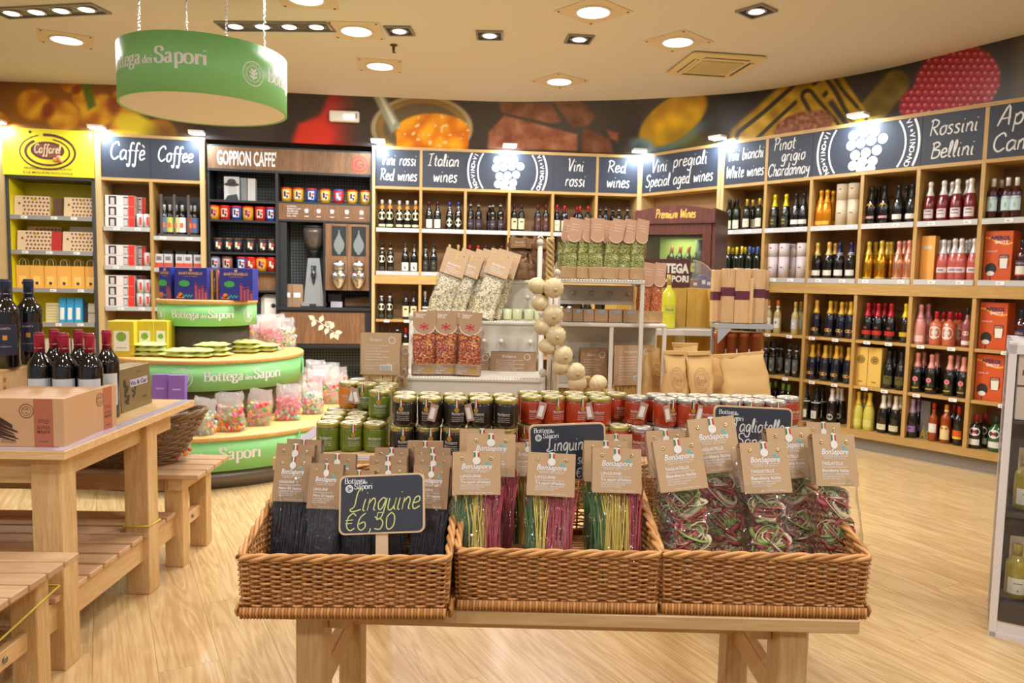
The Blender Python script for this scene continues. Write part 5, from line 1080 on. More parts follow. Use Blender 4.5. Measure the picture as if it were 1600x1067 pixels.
# yellow boxes
ymat = mat('yellow_box', (214, 196, 50), .5, var=.15, vs=60); 
for px0, px1, Yb, wh in ((171, 209, 5.22, 'nearest the wooden table'), (213, 240, 5.3, 'on the middle green tier'), (241, 262, 5.32, 'on the middle green tier')):
    a, b = on_Y(px0, 548, Yb), on_Y(px1, 548, Yb); w_ = b.x - a.x; t = tag(ob('tea_box', M().box(-w_ / 2, w_ / 2, 0, .16, 0, .25, b=.003), ymat, None, ((a.x + b.x) / 2, Yb, .79), .12), 'box', 'yellow patterned box with white arched label', wh)
    l = ob('label', M().box(-w_ * .3, w_ * .3, -.0015, 0, .04, .18), tag_m, t); m = M(); disc(m, 0, .14, w_ * .2, flat(-.002), 14); m.box(-w_ * .2, w_ * .2, -.002, -.0015, .06, .065); ob('emblem_print', m, col_mat((130, 180, 60)), l); ob('white_side', M().box(-w_ / 2 - .001, -w_ / 2, 0, .16, 0, .25), tag_m, t)
# green-yellow flat pouches in stacks
pm2 = mat('pouch_green', (212, 222, 140), .35, var=.1, vs=25)
def pouch_mesh(w_, d, h):
    def f(sg):
        def g(u, v):
            e = (1 - abs(2 * u - 1) ** 4) * (1 - abs(2 * v - 1) ** 4)
            return ((u - .5) * w_ * (1 + .02 * math.sin(v * 9)), (v - .5) * d, h / 2 + sg * h / 2 * e * (1 + .25 * math.sin(u * 17 + v * 9)))
        return g
    return M().grid(f(1), 12, 8).grid(lambda u, v: f(-1)(1 - u, v), 12, 8)
pme = pouch_mesh(.225, .16, .034).mesh('flat_pouch', pm2)
for px, py, n, nm in ((236, 556, 3, 'outermost front stack'), (287, 558, 2, 'second front stack'), (334, 556, 3, 'third front stack'), (383, 551, 3, 'fourth front stack'), (268, 545, 3, 'first rear stack'), (306, 543, 4, 'second rear stack'), (349, 541, 4, 'third rear stack'), (410, 549, 2, 'fifth front stack'), (310, 558, 2, 'small middle front stack')):
    p = on_tier(1, px, py)
    d_ = Vector((p.x - GX, p.y - GY)); 
    if d_.length > .68: d_ *= .68 / d_.length; p.x, p.y = GX + d_.x, GY + d_.y
    for i in range(n):
        t = ob('flat_pouch', pme, None, None, (p.x + R.uniform(-.008, .008), p.y, .79 + i * .033), R.uniform(-.15, .15)); tag(t, 'pouch', 'pale green flat wrapped pouch', ('bottom', 'second', 'third', 'fourth')[i] + ' of the ' + nm, 'pale green flat pouches')
# candy bags
frost = film('frosted_film', (255, 252, 254), .27, .06, .2, .6, 30)
cand = [mat('candy_%d' % i, c, .3, coat=.3) for i, c in enumerate(((246, 70, 70), (255, 160, 40), (255, 140, 176), (120, 200, 80), (250, 232, 140), (170, 230, 214)))]
def bag_mesh(w_, d, h, seed, pinch=.12):
    """pinched clear bag: bottom is boxy, the top flattens to a seam"""
    def f(u, v):
        a = 2 * PI * u; s = min(1, (1 - v) / .62); dd = d * (pinch + (1 - pinch) * math.sin(s * PI / 2))
        c, sn = math.cos(a), math.sin(a); e = .55; x = math.copysign(abs(c) ** e, c) * w_ / 2 * (1 + .05 * math.sin(v * 7 + seed)); y = math.copysign(abs(sn) ** e, sn) * dd / 2
        k = noise.noise(Vector((x * 28, y * 28 + seed, v * 9))) * .012
        return (x + k, y + k + .01 * math.sin(v * 5 + seed), v * h + (noise.noise(Vector((u * 8, seed, 0))) * .02 if v > .95 else 0))
    m = M().grid(f, 28, 12); m.add([f(i / 28, 0) for i in range(28)], [tuple(range(28))[::-1]]); return m
def candy_bag(var, w_=.17, d=.1, h=.26, mix=(0, 1, 2, 3, 4, 5), fill=.58, n=150):
    rt = random.Random(var * 11 + 3); t = ob('candy_bag', bag_mesh(w_, d, h, var), frost); c = M()
    for i in range(n):
        x, y, z = rt.uniform(-.5, .5) * w_ * .9, rt.uniform(-.5, .5) * d * .84, .012 + rt.random() * h * fill
        c.ball((x, y, z), rt.uniform(.011, .016), 4, rt.choice(mix), rt.uniform(.7, 1.3))
    o = ob('candies', c, cand, t); o['kind'] = 'stuff'; return t
cb_protos = [candy_bag(1), candy_bag(2, mix=(2, 2, 0, 5)), candy_bag(3, .15, .11, .24, (5, 5, 2, 4)), candy_bag(4, .16, .1, .25, (0, 1, 3, 2))]
used = set()
def put_candy(k, loc, rz, look, where, rot=None):
    o = cb_protos[k] if k not in used else dup(cb_protos[k]); used.add(k); o.location = loc; o.rotation_euler = rot or (R.uniform(-.12, .05), R.uniform(-.08, .08), rz)
    tag(o, 'candy bag', look, where, 'clear bags of sweets')
lk = ('bag of mixed bright candies', 'bag of pink candies', 'bag of pastel candies', 'bag of red and orange candies')
for px, py, k in ((316, 678, 2), (362, 673, 0), (404, 664, 3), (449, 656, 1), (489, 646, 2), (519, 630, 3)): put_candy(k, on_tier(2, px, py), R.uniform(-.3, .3), lk[k], 'in front on the lowest tier')
for px, py, k in ((342, 652, 1), (386, 648, 2), (427, 642, 3), (463, 634, 2), (493, 625, 1)): put_candy(k, on_tier(2, px, py), R.uniform(-.4, .4), lk[k], 'behind on the lowest tier')
for px, py, k in ((475, 616, 2), (503, 616, 1), (528, 617, 3), (490, 606, 0), (515, 606, 2)): 
    p = on_tier(2, px, py); put_candy(k, p, R.uniform(-.5, .5), lk[k], 'far side of the lowest tier')
for px, py, k in ((388, 540, 3), (424, 547, 1), (448, 541, 2), (372, 540, 2), (400, 540, 1), (430, 538, 0)): put_candy(k, on_tier(1, px, py), R.uniform(-.4, .4), lk[k], 'on the middle green tier')
for px, py, wh in ((249, 672, 'behind the gold box'), (275, 674, 'beside the first')): 
    p = on_tier(2, px, py); t = tag(ob('purple_box', M().box(-.052, .052, 0, .06, 0, .37, b=.003), col_mat((140, 100, 190), .4), None, p, rot=(-.1, 0, .15)), 'box', 'plain purple upright box on the lowest tier', wh); m = M(); m.box(-.025, .025, -.001, 0, .27, .28); ob('print', m, col_mat((190, 160, 220)), t)
    ob('white_card', M().box(-.05, .05, -.004, -.001, 0, .09), tag_m, t)

# ================================================================== HANGING SIGN
D_ = 4.95; ga = math.radians(-22.15); hx, hy = D_ * math.sin(ga), D_ * math.cos(ga); hr = .47
t = tag(empty('hanging_sign', (hx, hy, 2.355), 0), 'sign', 'round green drum sign with white lettering hanging on chains from the ceiling')
bnd = ob('drum_band', M().lathe([(hr, .32), (hr + .0, 0), (hr - .012, 0), (hr - .012, .32), (hr, .32)], 80), grn, t)
ob('drum_base', M().lathe([(.0001, .004), (hr - .012, .004)], 80), cream, t); ob('drum_top', M().lathe([(.0001, .30), (hr - .012, .30)], 80), cream, t)
a0 = math.atan2(hx, hy)   # angle towards the shop front
fn = lambda u, v: ((hr + .0012) * math.sin(u / hr), -(hr + .0012) * math.cos(u / hr), v)
def up(px):
    lo, hi = a0 * hr - .73, a0 * hr + .73
    for _ in range(30):
        q = (lo + hi) / 2
        if proj((hx + hr * math.sin(q / hr), hy - hr * math.cos(q / hr), 2.5))[0] < px: lo = q
        else: hi = q
    return lo
m = M(); wordmark(m, up(327), .15, .078, fn, 'r'); ob('lettering', m, print_w, bnd); m = M(); emblem(m, up(396), .15, .068, fn); ob('emblem_print', m, print_w, bnd); m = M(); wordmark(m, up(426), .135, .078, fn, 'l'); ob('lettering', m, print_w, bnd)
for px in (218, 292, 354, 413):
    far = px in (292, 413); lo, hi = on_z(px, 80 if not far else 66, 2.67), None
    q = on_Y(px, 60, hy + (.3 if far else -.3)); dxy = Vector((q.x - hx, q.y - hy)); dxy *= min(1, (hr - .02) / dxy.length)
    ch = M(); z = .32; i = 0
    while z < CZ - 2.355 - .005:
        T = Matrix.Translation((dxy.x, dxy.y, z + .012)) @ Matrix.Rotation(PI / 2 * (i % 2), 4, 'Z')
        ch.tube([(math.cos(a) * .005, 0, math.sin(a) * .013) for a in [j * PI / 4 for j in range(8)]], .0022, 4, closed=True, T=T); z += .02; i += 1
    ob('chain', ch, chrome, t)
# ================================================================== WOODEN TABLES AND BENCHES (left)
bx_ = wood('beech_x', (206, 168, 114), (228, 196, 146), .5, 0, 1.3, rings=False, rand=.06); by_ = wood('beech_y', (206, 168, 114), (228, 196, 146), .5, 1, 1.3, rings=False, rand=.06); bz_ = wood('beech_z', (200, 162, 106), (226, 194, 144), .5, 2, 1.3, rings=False, rand=.06)
slat_m = wood('slat_beech', (190, 152, 112), (214, 178, 136), .55, 0, 1.3, rings=False, rand=.1)
TZL = .785
t = tag(empty('display_table', (-1.475, 2.44, 0), .022), 'table', 'long beech table with slatted lower shelf holding chocolate boxes and wine')
def P_(name, x0, x1, y0, y1, z0, z1, mt, b=.002, par=None): return ob(name, M().box(x0, x1, y0, y1, z0, z1, b=b), mt, par or t)
P_('tabletop', -1.75, 0, 0, 1.07, TZL - .03, TZL, bx_)
edge_reflection = mat('edge_reflection_lilac', (196, 184, 202), .25, coat=.3)  # pale lilac-white reflection on the clear edge sheet, put into its colour
P_('edge_strip', -1.7, -.004, .002, .045, TZL + .0005, TZL + .002, edge_reflection, 0); P_('edge_strip', -.05, -.004, .045, 1.06, TZL + .0005, TZL + .002, edge_reflection, 0)
for y in (.07, .955): P_('apron', -1.68, -.12, y, y + .03, TZL - .13, TZL - .03, bx_)
P_('apron', -.10, -.07, .10, .97, TZL - .12, TZL - .03, by_); P_('apron', -1.68, -1.65, .10, .97, TZL - .12, TZL - .03, by_)
for x in (-.145, -1.7): 
    for y in (.05, .68): P_('leg', x, x + .1, y, y + .095, 0, TZL - .03, bz_, .003)
for x in (-.10, -1.66): P_('shelf_rail', x, x + .03, -.0, 1.0, .15, .25, by_)
for k in range(9): P_('slat', -1.7, -.055, .02 + k * .108, .02 + k * .108 + .09, .252, .272, slat_m, .003)
strap = mat('yellow_strap', (222, 206, 70), .4)
ob('strap', M().tube([(-.15, .675, .30), (-.04, .675, .305), (-.04, .78, .30), (-.15, .78, .30)], .004, 5, closed=True), strap, t)
def bench(loc, rz, L, D, h, where, n, name='slatted_bench'):
    global t
    t = tag(empty(name, loc, rz), 'bench', 'low beech bench with a slatted top', where)
    for k in range(n): P_('slat', -L, 0, k * D / n, (k + .9) * D / n, h - .022, h, slat_m, .003)
    for x in (-.17, -L + .06): 
        P_('cross_rail', x + .02, x + .09, .02, D - .02, h - .08, h - .023, by_)
        for y in (.03, D - .11): P_('leg', x, x + .085, y, y + .07, 0, h - .024, bz_, .003)
        P_('stretcher', x + .025, x + .055, .1, D - .11, .16, .22, by_)
        ob('bolt', M().lathe([(.0001, 0), (.01, 0), (.01, .004), (.0001, .004)], 8, T=Matrix.Translation((x + .056, D * .5, .19)) @ Matrix.Rotation(PI / 2, 4, 'Y')), steel, t)
    P_('apron', -L + .1, -.1, .05, .075, h - .09, h - .024, bx_); return t
bench((-1.44, 3.40, 0), .02, 1.35, .42, .45, 'carrying the grey wicker bowl', 4)
bn = bench((-1.415, 1.98, 0), .02, 1.4, .45, .45, 'at the near end of the long table', 5)
ob('strap', M().tube([(-1.3, .02, .25), (-.08, .02, .27), (-.075, .45, .33), (-1.3, .45, .33)], .004, 5, closed=True), strap, bn)

# ------------------------------------------------------------------ woven baskets
wick = mat('wicker', (178, 120, 62), .55, var=.35, vs=60, coat=.15); wick2 = mat('wicker_light', (208, 152, 90), .5, var=.3, vs=60, coat=.15); wickg = mat('wicker_grey', (136, 108, 78), .65, var=.35, vs=40)
def ring_path(w_, d, n_per, corner=.03):
    """closed rounded-rectangle path, starting at the front left corner; returns points and outward normals"""
    pts = []
    segs = [((-w_ / 2, 0), (w_ / 2, 0), (0, -1)), ((w_ / 2, 0), (w_ / 2, d), (1, 0)), ((w_ / 2, d), (-w_ / 2, d), (0, 1)), ((-w_ / 2, d), (-w_ / 2, 0), (-1, 0))]
    for (a, b, n) in segs:
        L = math.hypot(b[0] - a[0], b[1] - a[1]); k = max(2, int(round(L / n_per / 2)) * 2)
        for i in range(k):
            f = (i + .5) / k; pts.append((a[0] + (b[0] - a[0]) * f, a[1] + (b[1] - a[1]) * f, n))
    return pts
def square_basket(w_, d, hf, hb):
    root = empty('wicker_basket')
    flare = .05
    def hh(y): return hf + (hb - hf) * min(1, max(0, (y - .0) / d * 1.2))
    m = M(); P = ring_path(w_, d, .0092); rows = 19; r = .00265
    for k in range(rows):
        f0 = (k + .5) / rows; pts = []
        for i, (x, y, n) in enumerate(P):
            z = .02 + f0 * (hh(y) - .02); s = (1 if (i // 2 + k) % 2 else -1) * .0034; fl = 1 + flare * z / .12 * .5
            pts.append((x * fl + n[0] * s, (y - d / 2) * (1 + flare * .3 * z / .12) + d / 2 + n[1] * s, z + R.uniform(-.0008, .0008)))
        m.tube(pts, r, 5, mi=0 if k % 3 else 1, closed=True)
    ob('woven_side', m, [wick, wick2], root)
    m = M()
    for i, (x, y, n) in enumerate(P[::2]):
        fl = 1 + flare * hh(y) / .12 * .5; m.tube([(x, y, .0), (x * (1 + fl) / 2, y, hh(y) / 2), (x * fl, y, hh(y))], .0026, 5)
    ob('stake_weave', m, wick, root)
    m = M()
    for q in range(3):
        pts = []
        for i, (x, y, n) in enumerate(P):
            a = i * .55 + q * 2 * PI / 3; z = hh(y) + .004; fl = 1 + flare * z / .12 * .5
            pts.append((x * fl + n[0] * .0045 * math.cos(a), (y - d / 2) * 1.01 + d / 2 + n[1] * .0045 * math.cos(a), z + .0045 * math.sin(a)))
        m.tube(pts, .0042, 6, mi=q % 2, closed=True)
    ob('rim_weave', m, [wick2, wick], root)
    m = M(); P2 = ring_path(w_ + .004, d + .004, .0058)
    for i, (x, y, n) in enumerate(P2):
        c = Vector((x, y - .002, .011)); m.tube([c + Vector((n[0] * .006, n[1] * .006, -.010)), c + Vector((n[0] * .010, n[1] * .010, 0)) + Vector((n[1] * .001, n[0] * .001, 0)), c + Vector((n[0] * .006, n[1] * .006, .010))], .0034, 4, mi=i % 2)
    ob('foot_weave', m, [wick, wick2], root)
    m = M()
    for i in range(int(d / .008)): m.tube([(-w_ / 2, i * .008 + .004, .004 + .0015 * (i % 2)), (w_ / 2, i * .008 + .004, .004 + .0015 * (i % 2))], .0036, 5)
    ob('base_weave', m, wick, root); return root
TF = .76
yf = on_z(860, 958, TF).y
b0 = square_basket(.372, .40, .108, .175)
bk = []
for px, dy_, rz, sc, look in ((538, -.045, .035, .99, 'square honey-brown wicker basket filled with black pasta bags'), (871.5, .0, .0, 1.0, 'square honey-brown wicker basket filled with three-coloured linguine bags'), (1194, .0, -.012, 1.02, 'square honey-brown wicker basket filled with curled tagliatelle bags')):
    p = on_Y(px, 900, yf + .012 + dy_); o = b0 if not bk else dup(b0); o.location = (p.x, p.y, TF); o.rotation_euler = (0, 0, rz); o.scale = (sc, sc, sc); tag(o, 'basket', look, '', 'square wicker baskets on the low table'); bk.append(o)
# front table
t = tag(empty('low_table', (on_Y(862, 960, yf).x, yf, 0), -.012), 'table', 'low pale beech table carrying the three wicker baskets')
hwL = .575
P_('tabletop', -hwL - .012, hwL, 0, .47, TF - .026, TF, bx_, .002)
for x in (-hwL + .085, hwL - .137): 
    for y in (.03, .37): P_('leg', x, x + .052, y, y + .07, 0, TF - .026, bz_, .003)
    P_('stretcher', x + .015, x + .038, .10, .38, .53, .59, by_); P_('cross_rail', x + .053 if x < 0 else x - .042, x + .093 if x < 0 else x - .001, .07, .42, TF - .075, TF - .027, by_)
P_('lower_rail', -hwL + .1, hwL - .1, .35, .39, .56, .6, bx_)

# rear, higher display table for jars
TJ = .905
t = tag(empty('jar_table', (.12, 1.925, 0), 0), 'table', 'higher beech display table behind the baskets, carrying the sauce jars')
P_('tabletop', -.74, .76, 0, 1.15, TJ - .035, TJ, bx_, .002); P_('edge_strip', -.735, -.70, .01, 1.14, TJ + .0005, TJ + .002, edge_reflection, 0); P_('edge_strip', -.735, .755, .003, .03, TJ + .0005, TJ + .002, edge_reflection, 0)
P_('apron', -.68, .7, .04, .07, TJ - .13, TJ - .035, bx_); P_('apron', -.68, -.65, .07, 1.08, TJ - .13, TJ - .035, by_); P_('apron', .67, .7, .07, 1.08, TJ - .13, TJ - .035, by_)
for x in (-.69, .62): 
    for y in (.03, 1.03): P_('leg', x, x + .08, y, y + .08, 0, TJ - .035, bz_, .003)

# oval wicker bowl on the far bench
t = tag(empty('wicker_bowl', (-1.86, 3.62, .452), .1), 'basket', 'rustic grey-brown wicker bowl on the bench behind the long table')
m = M(); n = 56; rows = 17
def bowl(k, a):
    f = k / rows; rx = .21 + .14 * f ** .8; ry = .13 + .08 * f ** .8; return rx * math.cos(a), ry * math.sin(a), .012 + f * .21 + .03 * f * math.cos(a) ** 2
for k in range(rows):
    pts = []
    for i in range(n):
        a = 2 * PI * i / n; x, y, z = bowl(k, a); s = 1 + (.02 if (i // 2 + k) % 2 else -.02); pts.append((x * s, y * s, z + R.uniform(-.002, .002)))
    m.tube(pts, .0065, 5, closed=True)
ob('woven_side', m, wickg, t)
m = M()
for i in range(0, n, 2): a = 2 * PI * (i + .5) / n; m.tube([bowl(k, a) for k in (0, 6, 12, 17)], .0055, 5)
ob('stake_weave', m, wickg, t)
m = M()
for q in range(3):
    pts = []
    for i in range(n): a = 2 * PI * i / n; x, y, z = bowl(rows + .4, a); w2 = i * .7 + q * 2.1; pts.append((x * (1 + .02 * math.cos(w2)), y * (1 + .03 * math.cos(w2)), z + .009 * math.sin(w2)))
    m.tube(pts, .008, 6, closed=True)
ob('rim_weave', m, wickg, t); ob('base', M().lathe([(.0001, 0), (.215, 0), (.215, .012), (.0001, .012)], 30), wickg, t); KIDS[t.name][-1].scale = (1, .6, 1)
for i, (x, y, k) in enumerate(((-.12, .02, 1), (.06, .0, 2), (.2, .02, 0))):
    put_candy(k, (-1.86 + x, 3.62 + y, .47), .3 * i, lk[k], 'standing in the wicker bowl'); REG[-1][0].scale = (.9, .9, .85)

# ------------------------------------------------------------------ goods on the long table
tw = lambda x, y, z=TZL: (x, y, z)
crate = wood('crate_pine', (206, 164, 108), (226, 190, 138), .6, 0, 1.5, rings=False, rand=.04)
t = tag(empty('wine_crate', (-2.02, 2.95, TZL + .002), .02), 'crate', 'flat pine wine crate with dovetailed corners under the tall bottles')
ob('side_panel', M().box(-.014, 0, 0, .36, 0, .185), crate, t); ob('side_panel', M().box(-.6, -.586, 0, .36, 0, .185), crate, t); ob('front_panel', M().box(-.586, -.014, 0, .014, 0, .185), crate, t); ob('back_panel', M().box(-.586, -.014, .346, .36, 0, .185), crate, t); ob('lid', M().box(-.602, .002, -.002, .362, .185, .197, b=.002), crate, t)
m = M()
for k in range(5): m.box(-.0, .0015, .0, .016, .012 + k * .034, .028 + k * .034)
ob('joint', m, wood('crate_end', (170, 120, 70), (190, 140, 90), .6, 1, 2, rings=False), t)
ob('clasp', M().box(0, .003, .2, .26, .1, .106).box(0, .003, .24, .27, .08, .086), steel, t)
NV_ = 'tall navy-capped wine bottle with framed navy label'
def near_bottle(loc, rz, sc, capc, lab, look, where, grp, kind):
    o = bottle('bdx', gk, capc, lab, 'wine_bottle'); o.location = loc; o.rotation_euler = (0, 0, rz); o.scale = sc
    cap = [c for c in KIDS[o.name] if c.name.startswith('capsule')][0]; r = .0152
    m = M(); m.lathe([(r, .288), (r + .0012, .289), (r + .0012, .293), (r, .294)], 18); ob('capsule_ridge', m, col_mat(capc, .35, .3), cap)
    m = M(); f = wrap(r, .0004)
    for a in (-.016, .004, .024): text(m, 'PLANETA', a, .25, .0048, f, w=.014)
    ob('print', m, col_mat((230, 220, 214)), cap)
    return tag(o, 'bottle', look, where, grp)
frame_c = (120, 30, 50)
for px, Yb, wh in ((46, 3.17, 'on the crate'), (10, 3.02, 'on the crate'), (-26, 3.12, 'on the crate')):
    p = on_Y(px, 500, Yb); o = near_bottle((p.x, Yb, TZL + .2), .45, (1.28, 1.28, 1.19), (40, 48, 78), [('rect', (38, 40, 62), .045, .15, .95, [('#', .147, .001, .062, frame_c), ('#', .048, .001, .062, frame_c), ('PLANETA', .136, .009, .03, (200, 190, 190)), ('#', .105, .016, .012, (206, 150, 50)), ('PLUMBAGO', .075, .006, .034, (170, 150, 150))])], NV_, wh, 'tall navy-capped bottles on the crate', 0)
for px, Yb, wh in ((63, 2.86, 'in the front row'), (101, 2.86, 'in the front row'), (141, 2.87, 'in the front row'), (168, 3.04, 'beside the gold tin box'), (86, 3.03, 'in the rear row'), (124, 3.03, 'in the rear row')):
    p = on_Y(px, 580, Yb); near_bottle((p.x, Yb, TZL + .001), .4, (1.2, 1.2, 1.19), (164, 34, 62), [('rect', (206, 208, 212), .045, .155, .95, [('#', .09, .0012, .03, (90, 90, 96)), ('#', .11, .03, .0006, (120, 120, 126)), ('LA SEGRETA', .075, .006, .03, (80, 80, 90))])], 'raspberry-capped wine bottle with pale label', wh, 'red-capped bottles on the long table', 0)
tanb = mat('tan_box', (202, 160, 118), .5, var=.06, vs=8); cop = mat('copper_print', (186, 112, 84), .4, .2)
film_c = film('shrink_film', (240, 230, 235), .05, .10, .08, .4, 12)
def scorza(loc, rz, w_, h, d, look, where, text_side=True, full=True):
    t = tag(ob('chocolate_box', M().box(-w_, 0, 0, d, 0, h, b=.001), tanb, None, loc, rz), 'chocolate box', look, where, 'tan chocolate boxes on the long table')
    fn = flat(-.0008)
    if full:
        ob('panel_print', M().box(-w_ * .33, -w_ * .12, -.0006, 0, 0, h * .99), cop, t)
        m = M(); x = -w_ * .225
        for k in range(3): ribbon(m, catmull([(x - .02, h * (.56 - .03 * k)), (x - .007, h * (.57 - .03 * k)), (x + .007, h * (.55 - .03 * k)), (x + .02, h * (.56 - .03 * k))]), .0015, fn)
        text(m, 'SCORZA', x, h * .37, .016, fn, w=.042); text(m, 'MAJANI', x, h * .28, .016, fn, w=.042); ob('lettering', m, col_mat((70, 36, 34)), t); m = M(); text(m, 'FONDENTE', x, h * .1, .006, fn, w=.03); ob('lettering', m, col_mat((70, 36, 34)), t)
        m = M(); disc(m, -w_ * .41, h * .74, h * .15, fn, 24, 0, h * .135); disc(m, -w_ * .41, h * .74, h * .10, fn, 20, 0, h * .09); text(m, 'DAL', -w_ * .41, h * .76, .011, fn); text(m, '1796', -w_ * .41, h * .68, .008, fn); ob('seal_print', m, col_mat((120, 70, 50)), t)
        m = M()
        for i in range(16): rr = random.Random(i); x, z = -w_ * rr.uniform(.52, .95), h * rr.uniform(.1, .12); ribbon(m, [(-w_ * .5 - rr.random() * w_ * .1, h * (.12 + i * .022)), (-w_ * .72, h * (.2 + i * .028)), (-w_ * .98, h * (.05 + i * .03))], .004, flat(-.001 - i * .0001))
        ob('chocolate_print', m, col_mat((66, 38, 34)), t)
        m = M(); disc(m, -w_ * .84, h * .82, h * .2, lambda u, v: (u, -.0035, h * .82 + (v - h * .82) * .45), 18); ob('cocoa_pod_print', m, col_mat((150, 50, 60)), t)
        m = M()
        for k in range(3): text(m, 'CIOCCOLATO FONDENTE', -w_ * .62, h * (.07 - .03 * k) + .01, .006, fn, w=.05)
        ob('small_print', m, col_mat((120, 80, 60)), t)
    return t
base = on_z(101, 699, TZL); rzt = .022
for i in range(6): scorza((base.x - .004 * i, base.y + i * .046, TZL + .001), rzt + .01, .30, .165, .044, 'tan chocolate box with copper panel' if i == 0 else 'tan chocolate box seen by its top edge', 'facing front, nearest of its row' if i == 0 else 'in the row behind', full=i == 0)
q0, q1 = on_z(116, 689, TZL), on_z(183, 666, TZL); ang = math.atan2(q1.y - q0.y, q1.x - q0.x); W2 = (q1 - q0).length
def side_scorza(i):
    off = Vector((-math.sin(ang), math.cos(ang), 0)) * (i * .05)
    return scorza((q1.x + off.x, q1.y + off.y, TZL + .001), ang, W2, .163, .03, 'tan chocolate box turned to face the aisle' if i == 0 else 'tan chocolate box behind the one facing the aisle', '')
side_scorza(0)
# gold tin
q0, q1 = on_z(191, 646, TZL), on_z(238, 629, TZL); ang = math.atan2(q1.y - q0.y, q1.x - q0.x); W2 = (q1 - q0).length
gold = mat('tin_gold', (142, 124, 84), .4, .4)
for i in range(3):
    off = Vector((-math.sin(ang), math.cos(ang), 0)) * (i * .035)
    t = tag(ob('tin_box', M().box(-W2, 0, 0, .033, 0, .185, b=.002), gold, None, (q1.x + off.x, q1.y + off.y, TZL + .001), rot=(-.06, 0, ang)), 'tin box', 'olive gold tin box with dark grape print' if i == 0 else 'olive gold tin box edge-on', 'facing the aisle' if i == 0 else 'behind the grape-printed tin')
    if i == 0:
        fn = flat(-.001); m = M(); rr = random.Random(4)
        for k in range(22): disc(m, -W2 * .82 + rr.uniform(-.016, .016) + .0, .13 - k * .0045, .008, flat(-.001 - k * .00005), 10)
        for k in range(8): disc(m, -W2 * .6 + rr.uniform(-.01, .02), .10 - k * .006, .007, flat(-.001 - k * .00005), 10)
        ob('grape_print', m, col_mat((60, 52, 46)), t)
        m = M(); text(m, 'Vin & Car', -W2 * .42, .105, .024, flat(-.0016), w=W2 * .55, weight=.03); text(m, 'grappa', -W2 * .25, .04, .012, fn, shear=.3); text(m, 'cioccolatini', -W2 * .4, .155, .010, fn, shear=.2); ob('lettering', m, col_mat((50, 40, 60)), t)
        m = M(); m.box(-W2 * .7, -W2 * .12, -.0014, -.001, .098, .13); ob('label_print', m, col_mat((180, 176, 196)), t)
# ================================================================== PASTA BAGS IN THE BASKETS
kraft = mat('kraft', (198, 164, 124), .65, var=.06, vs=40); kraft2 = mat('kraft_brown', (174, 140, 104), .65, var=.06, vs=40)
cello = film('cellophane', (235, 240, 250), .015, .035, .1, .9, 26); tri = [col_mat((40, 130, 80)), col_mat((236, 234, 226)), col_mat((200, 50, 50))]; rivet = mat('rivet', (206, 190, 130), .3, .8)
teal = mat('teal_print', (90, 190, 200), .5)
def header(root, w_, h, zt, y0, title, sub, tone, sticker=True):
    """folded kraft header card with printed lettering, flag sticker and two eyelets; its front face is at y0"""
    m = M().box(-w_ / 2, w_ / 2, y0, y0 + .0012, zt - h, zt).box(-w_ / 2, w_ / 2, y0 + .028, y0 + .0292, zt - h * .95, zt - .002)
    m.add([(-w_ / 2, y0, zt), (w_ / 2, y0, zt), (w_ / 2, y0 + .0292, zt - .001), (-w_ / 2, y0 + .0292, zt - .001)], [(0, 1, 2, 3)])
    c = ob('header_card', m, tone, root); fn = flat(y0 - .0004)
    m = M(); text(m, 'BonSapore', -w_ * .0, zt - h * .40, w_ * .165, fn, w=w_ * .62, shear=.25, weight=.02); m.box(-w_ * .3, w_ * .3, y0 - .0004, y0, zt - h * .435, zt - h * .428)
    text(m, 'TASTE OF ITALY', 0, zt - h * .485, w_ * .045, fn, w=w_ * .52)
    text(m, title, -w_ * .33, zt - h * .60, w_ * .085, fn, align='l', w=w_ * (.42 if len(title) < 9 else .5), weight=.02); text(m, 'Pasta di Semola di Grano Duro', -w_ * .33, zt - h * .655, w_ * .05, fn, align='l', w=w_ * .6)
    text(m, sub, -w_ * .33, zt - h * .735, w_ * .085, fn, align='l', w=w_ * .62, weight=.02)
    for k in range(3): text(m, ('DURUM WHEAT SEMOLINA PASTA', 'WITH NATURAL COLOURS', 'PRODOTTO IN ITALIA')[k], -w_ * .33, zt - h * (.79 + .045 * k), w_ * .045, fn, align='l', w=w_ * (.62, .5, .4)[k])
    text(m, 'Peso netto 250g  8.8oz', w_ * .1, zt - h * .965, w_ * .035, fn, w=w_ * .5)
    ob('lettering', m, print_w, c)
    m = M(); leaf(m, w_ * .17, zt - h * .28, w_ * .10, w_ * .05, .5, flat(y0 - .0006)); leaf(m, w_ * .22, zt - h * .30, w_ * .10, w_ * .04, -.1, flat(y0 - .0006)); ob('leaf_print', m, teal, c)
    if sticker:
        m = M(); m.box(-w_ * .055, w_ * .055, y0 - .0012, y0 - .0004, zt - h * .02, zt + .001, 1)
        for k in range(3): x = -w_ * .055 + k * w_ * .037; m.box(x, x + w_ * .037, y0 - .0011, y0 - .0003, zt - h * .15, zt, k)
        disc(m, 0, zt - h * .21, w_ * .085, flat(y0 - .0013), 16, 1); ob('flag_sticker', m, tri, c)
    for sx in (-1, 1): ob('eyelet', M().lathe([(.0012, 0), (.0012, .001), (.0032, .001), (.0036, 0)], 12, T=Matrix.Translation((sx * w_ * .3, y0, zt - h * .16)) @ Matrix.Rotation(PI / 2, 4, 'X')), rivet, c)
    return c
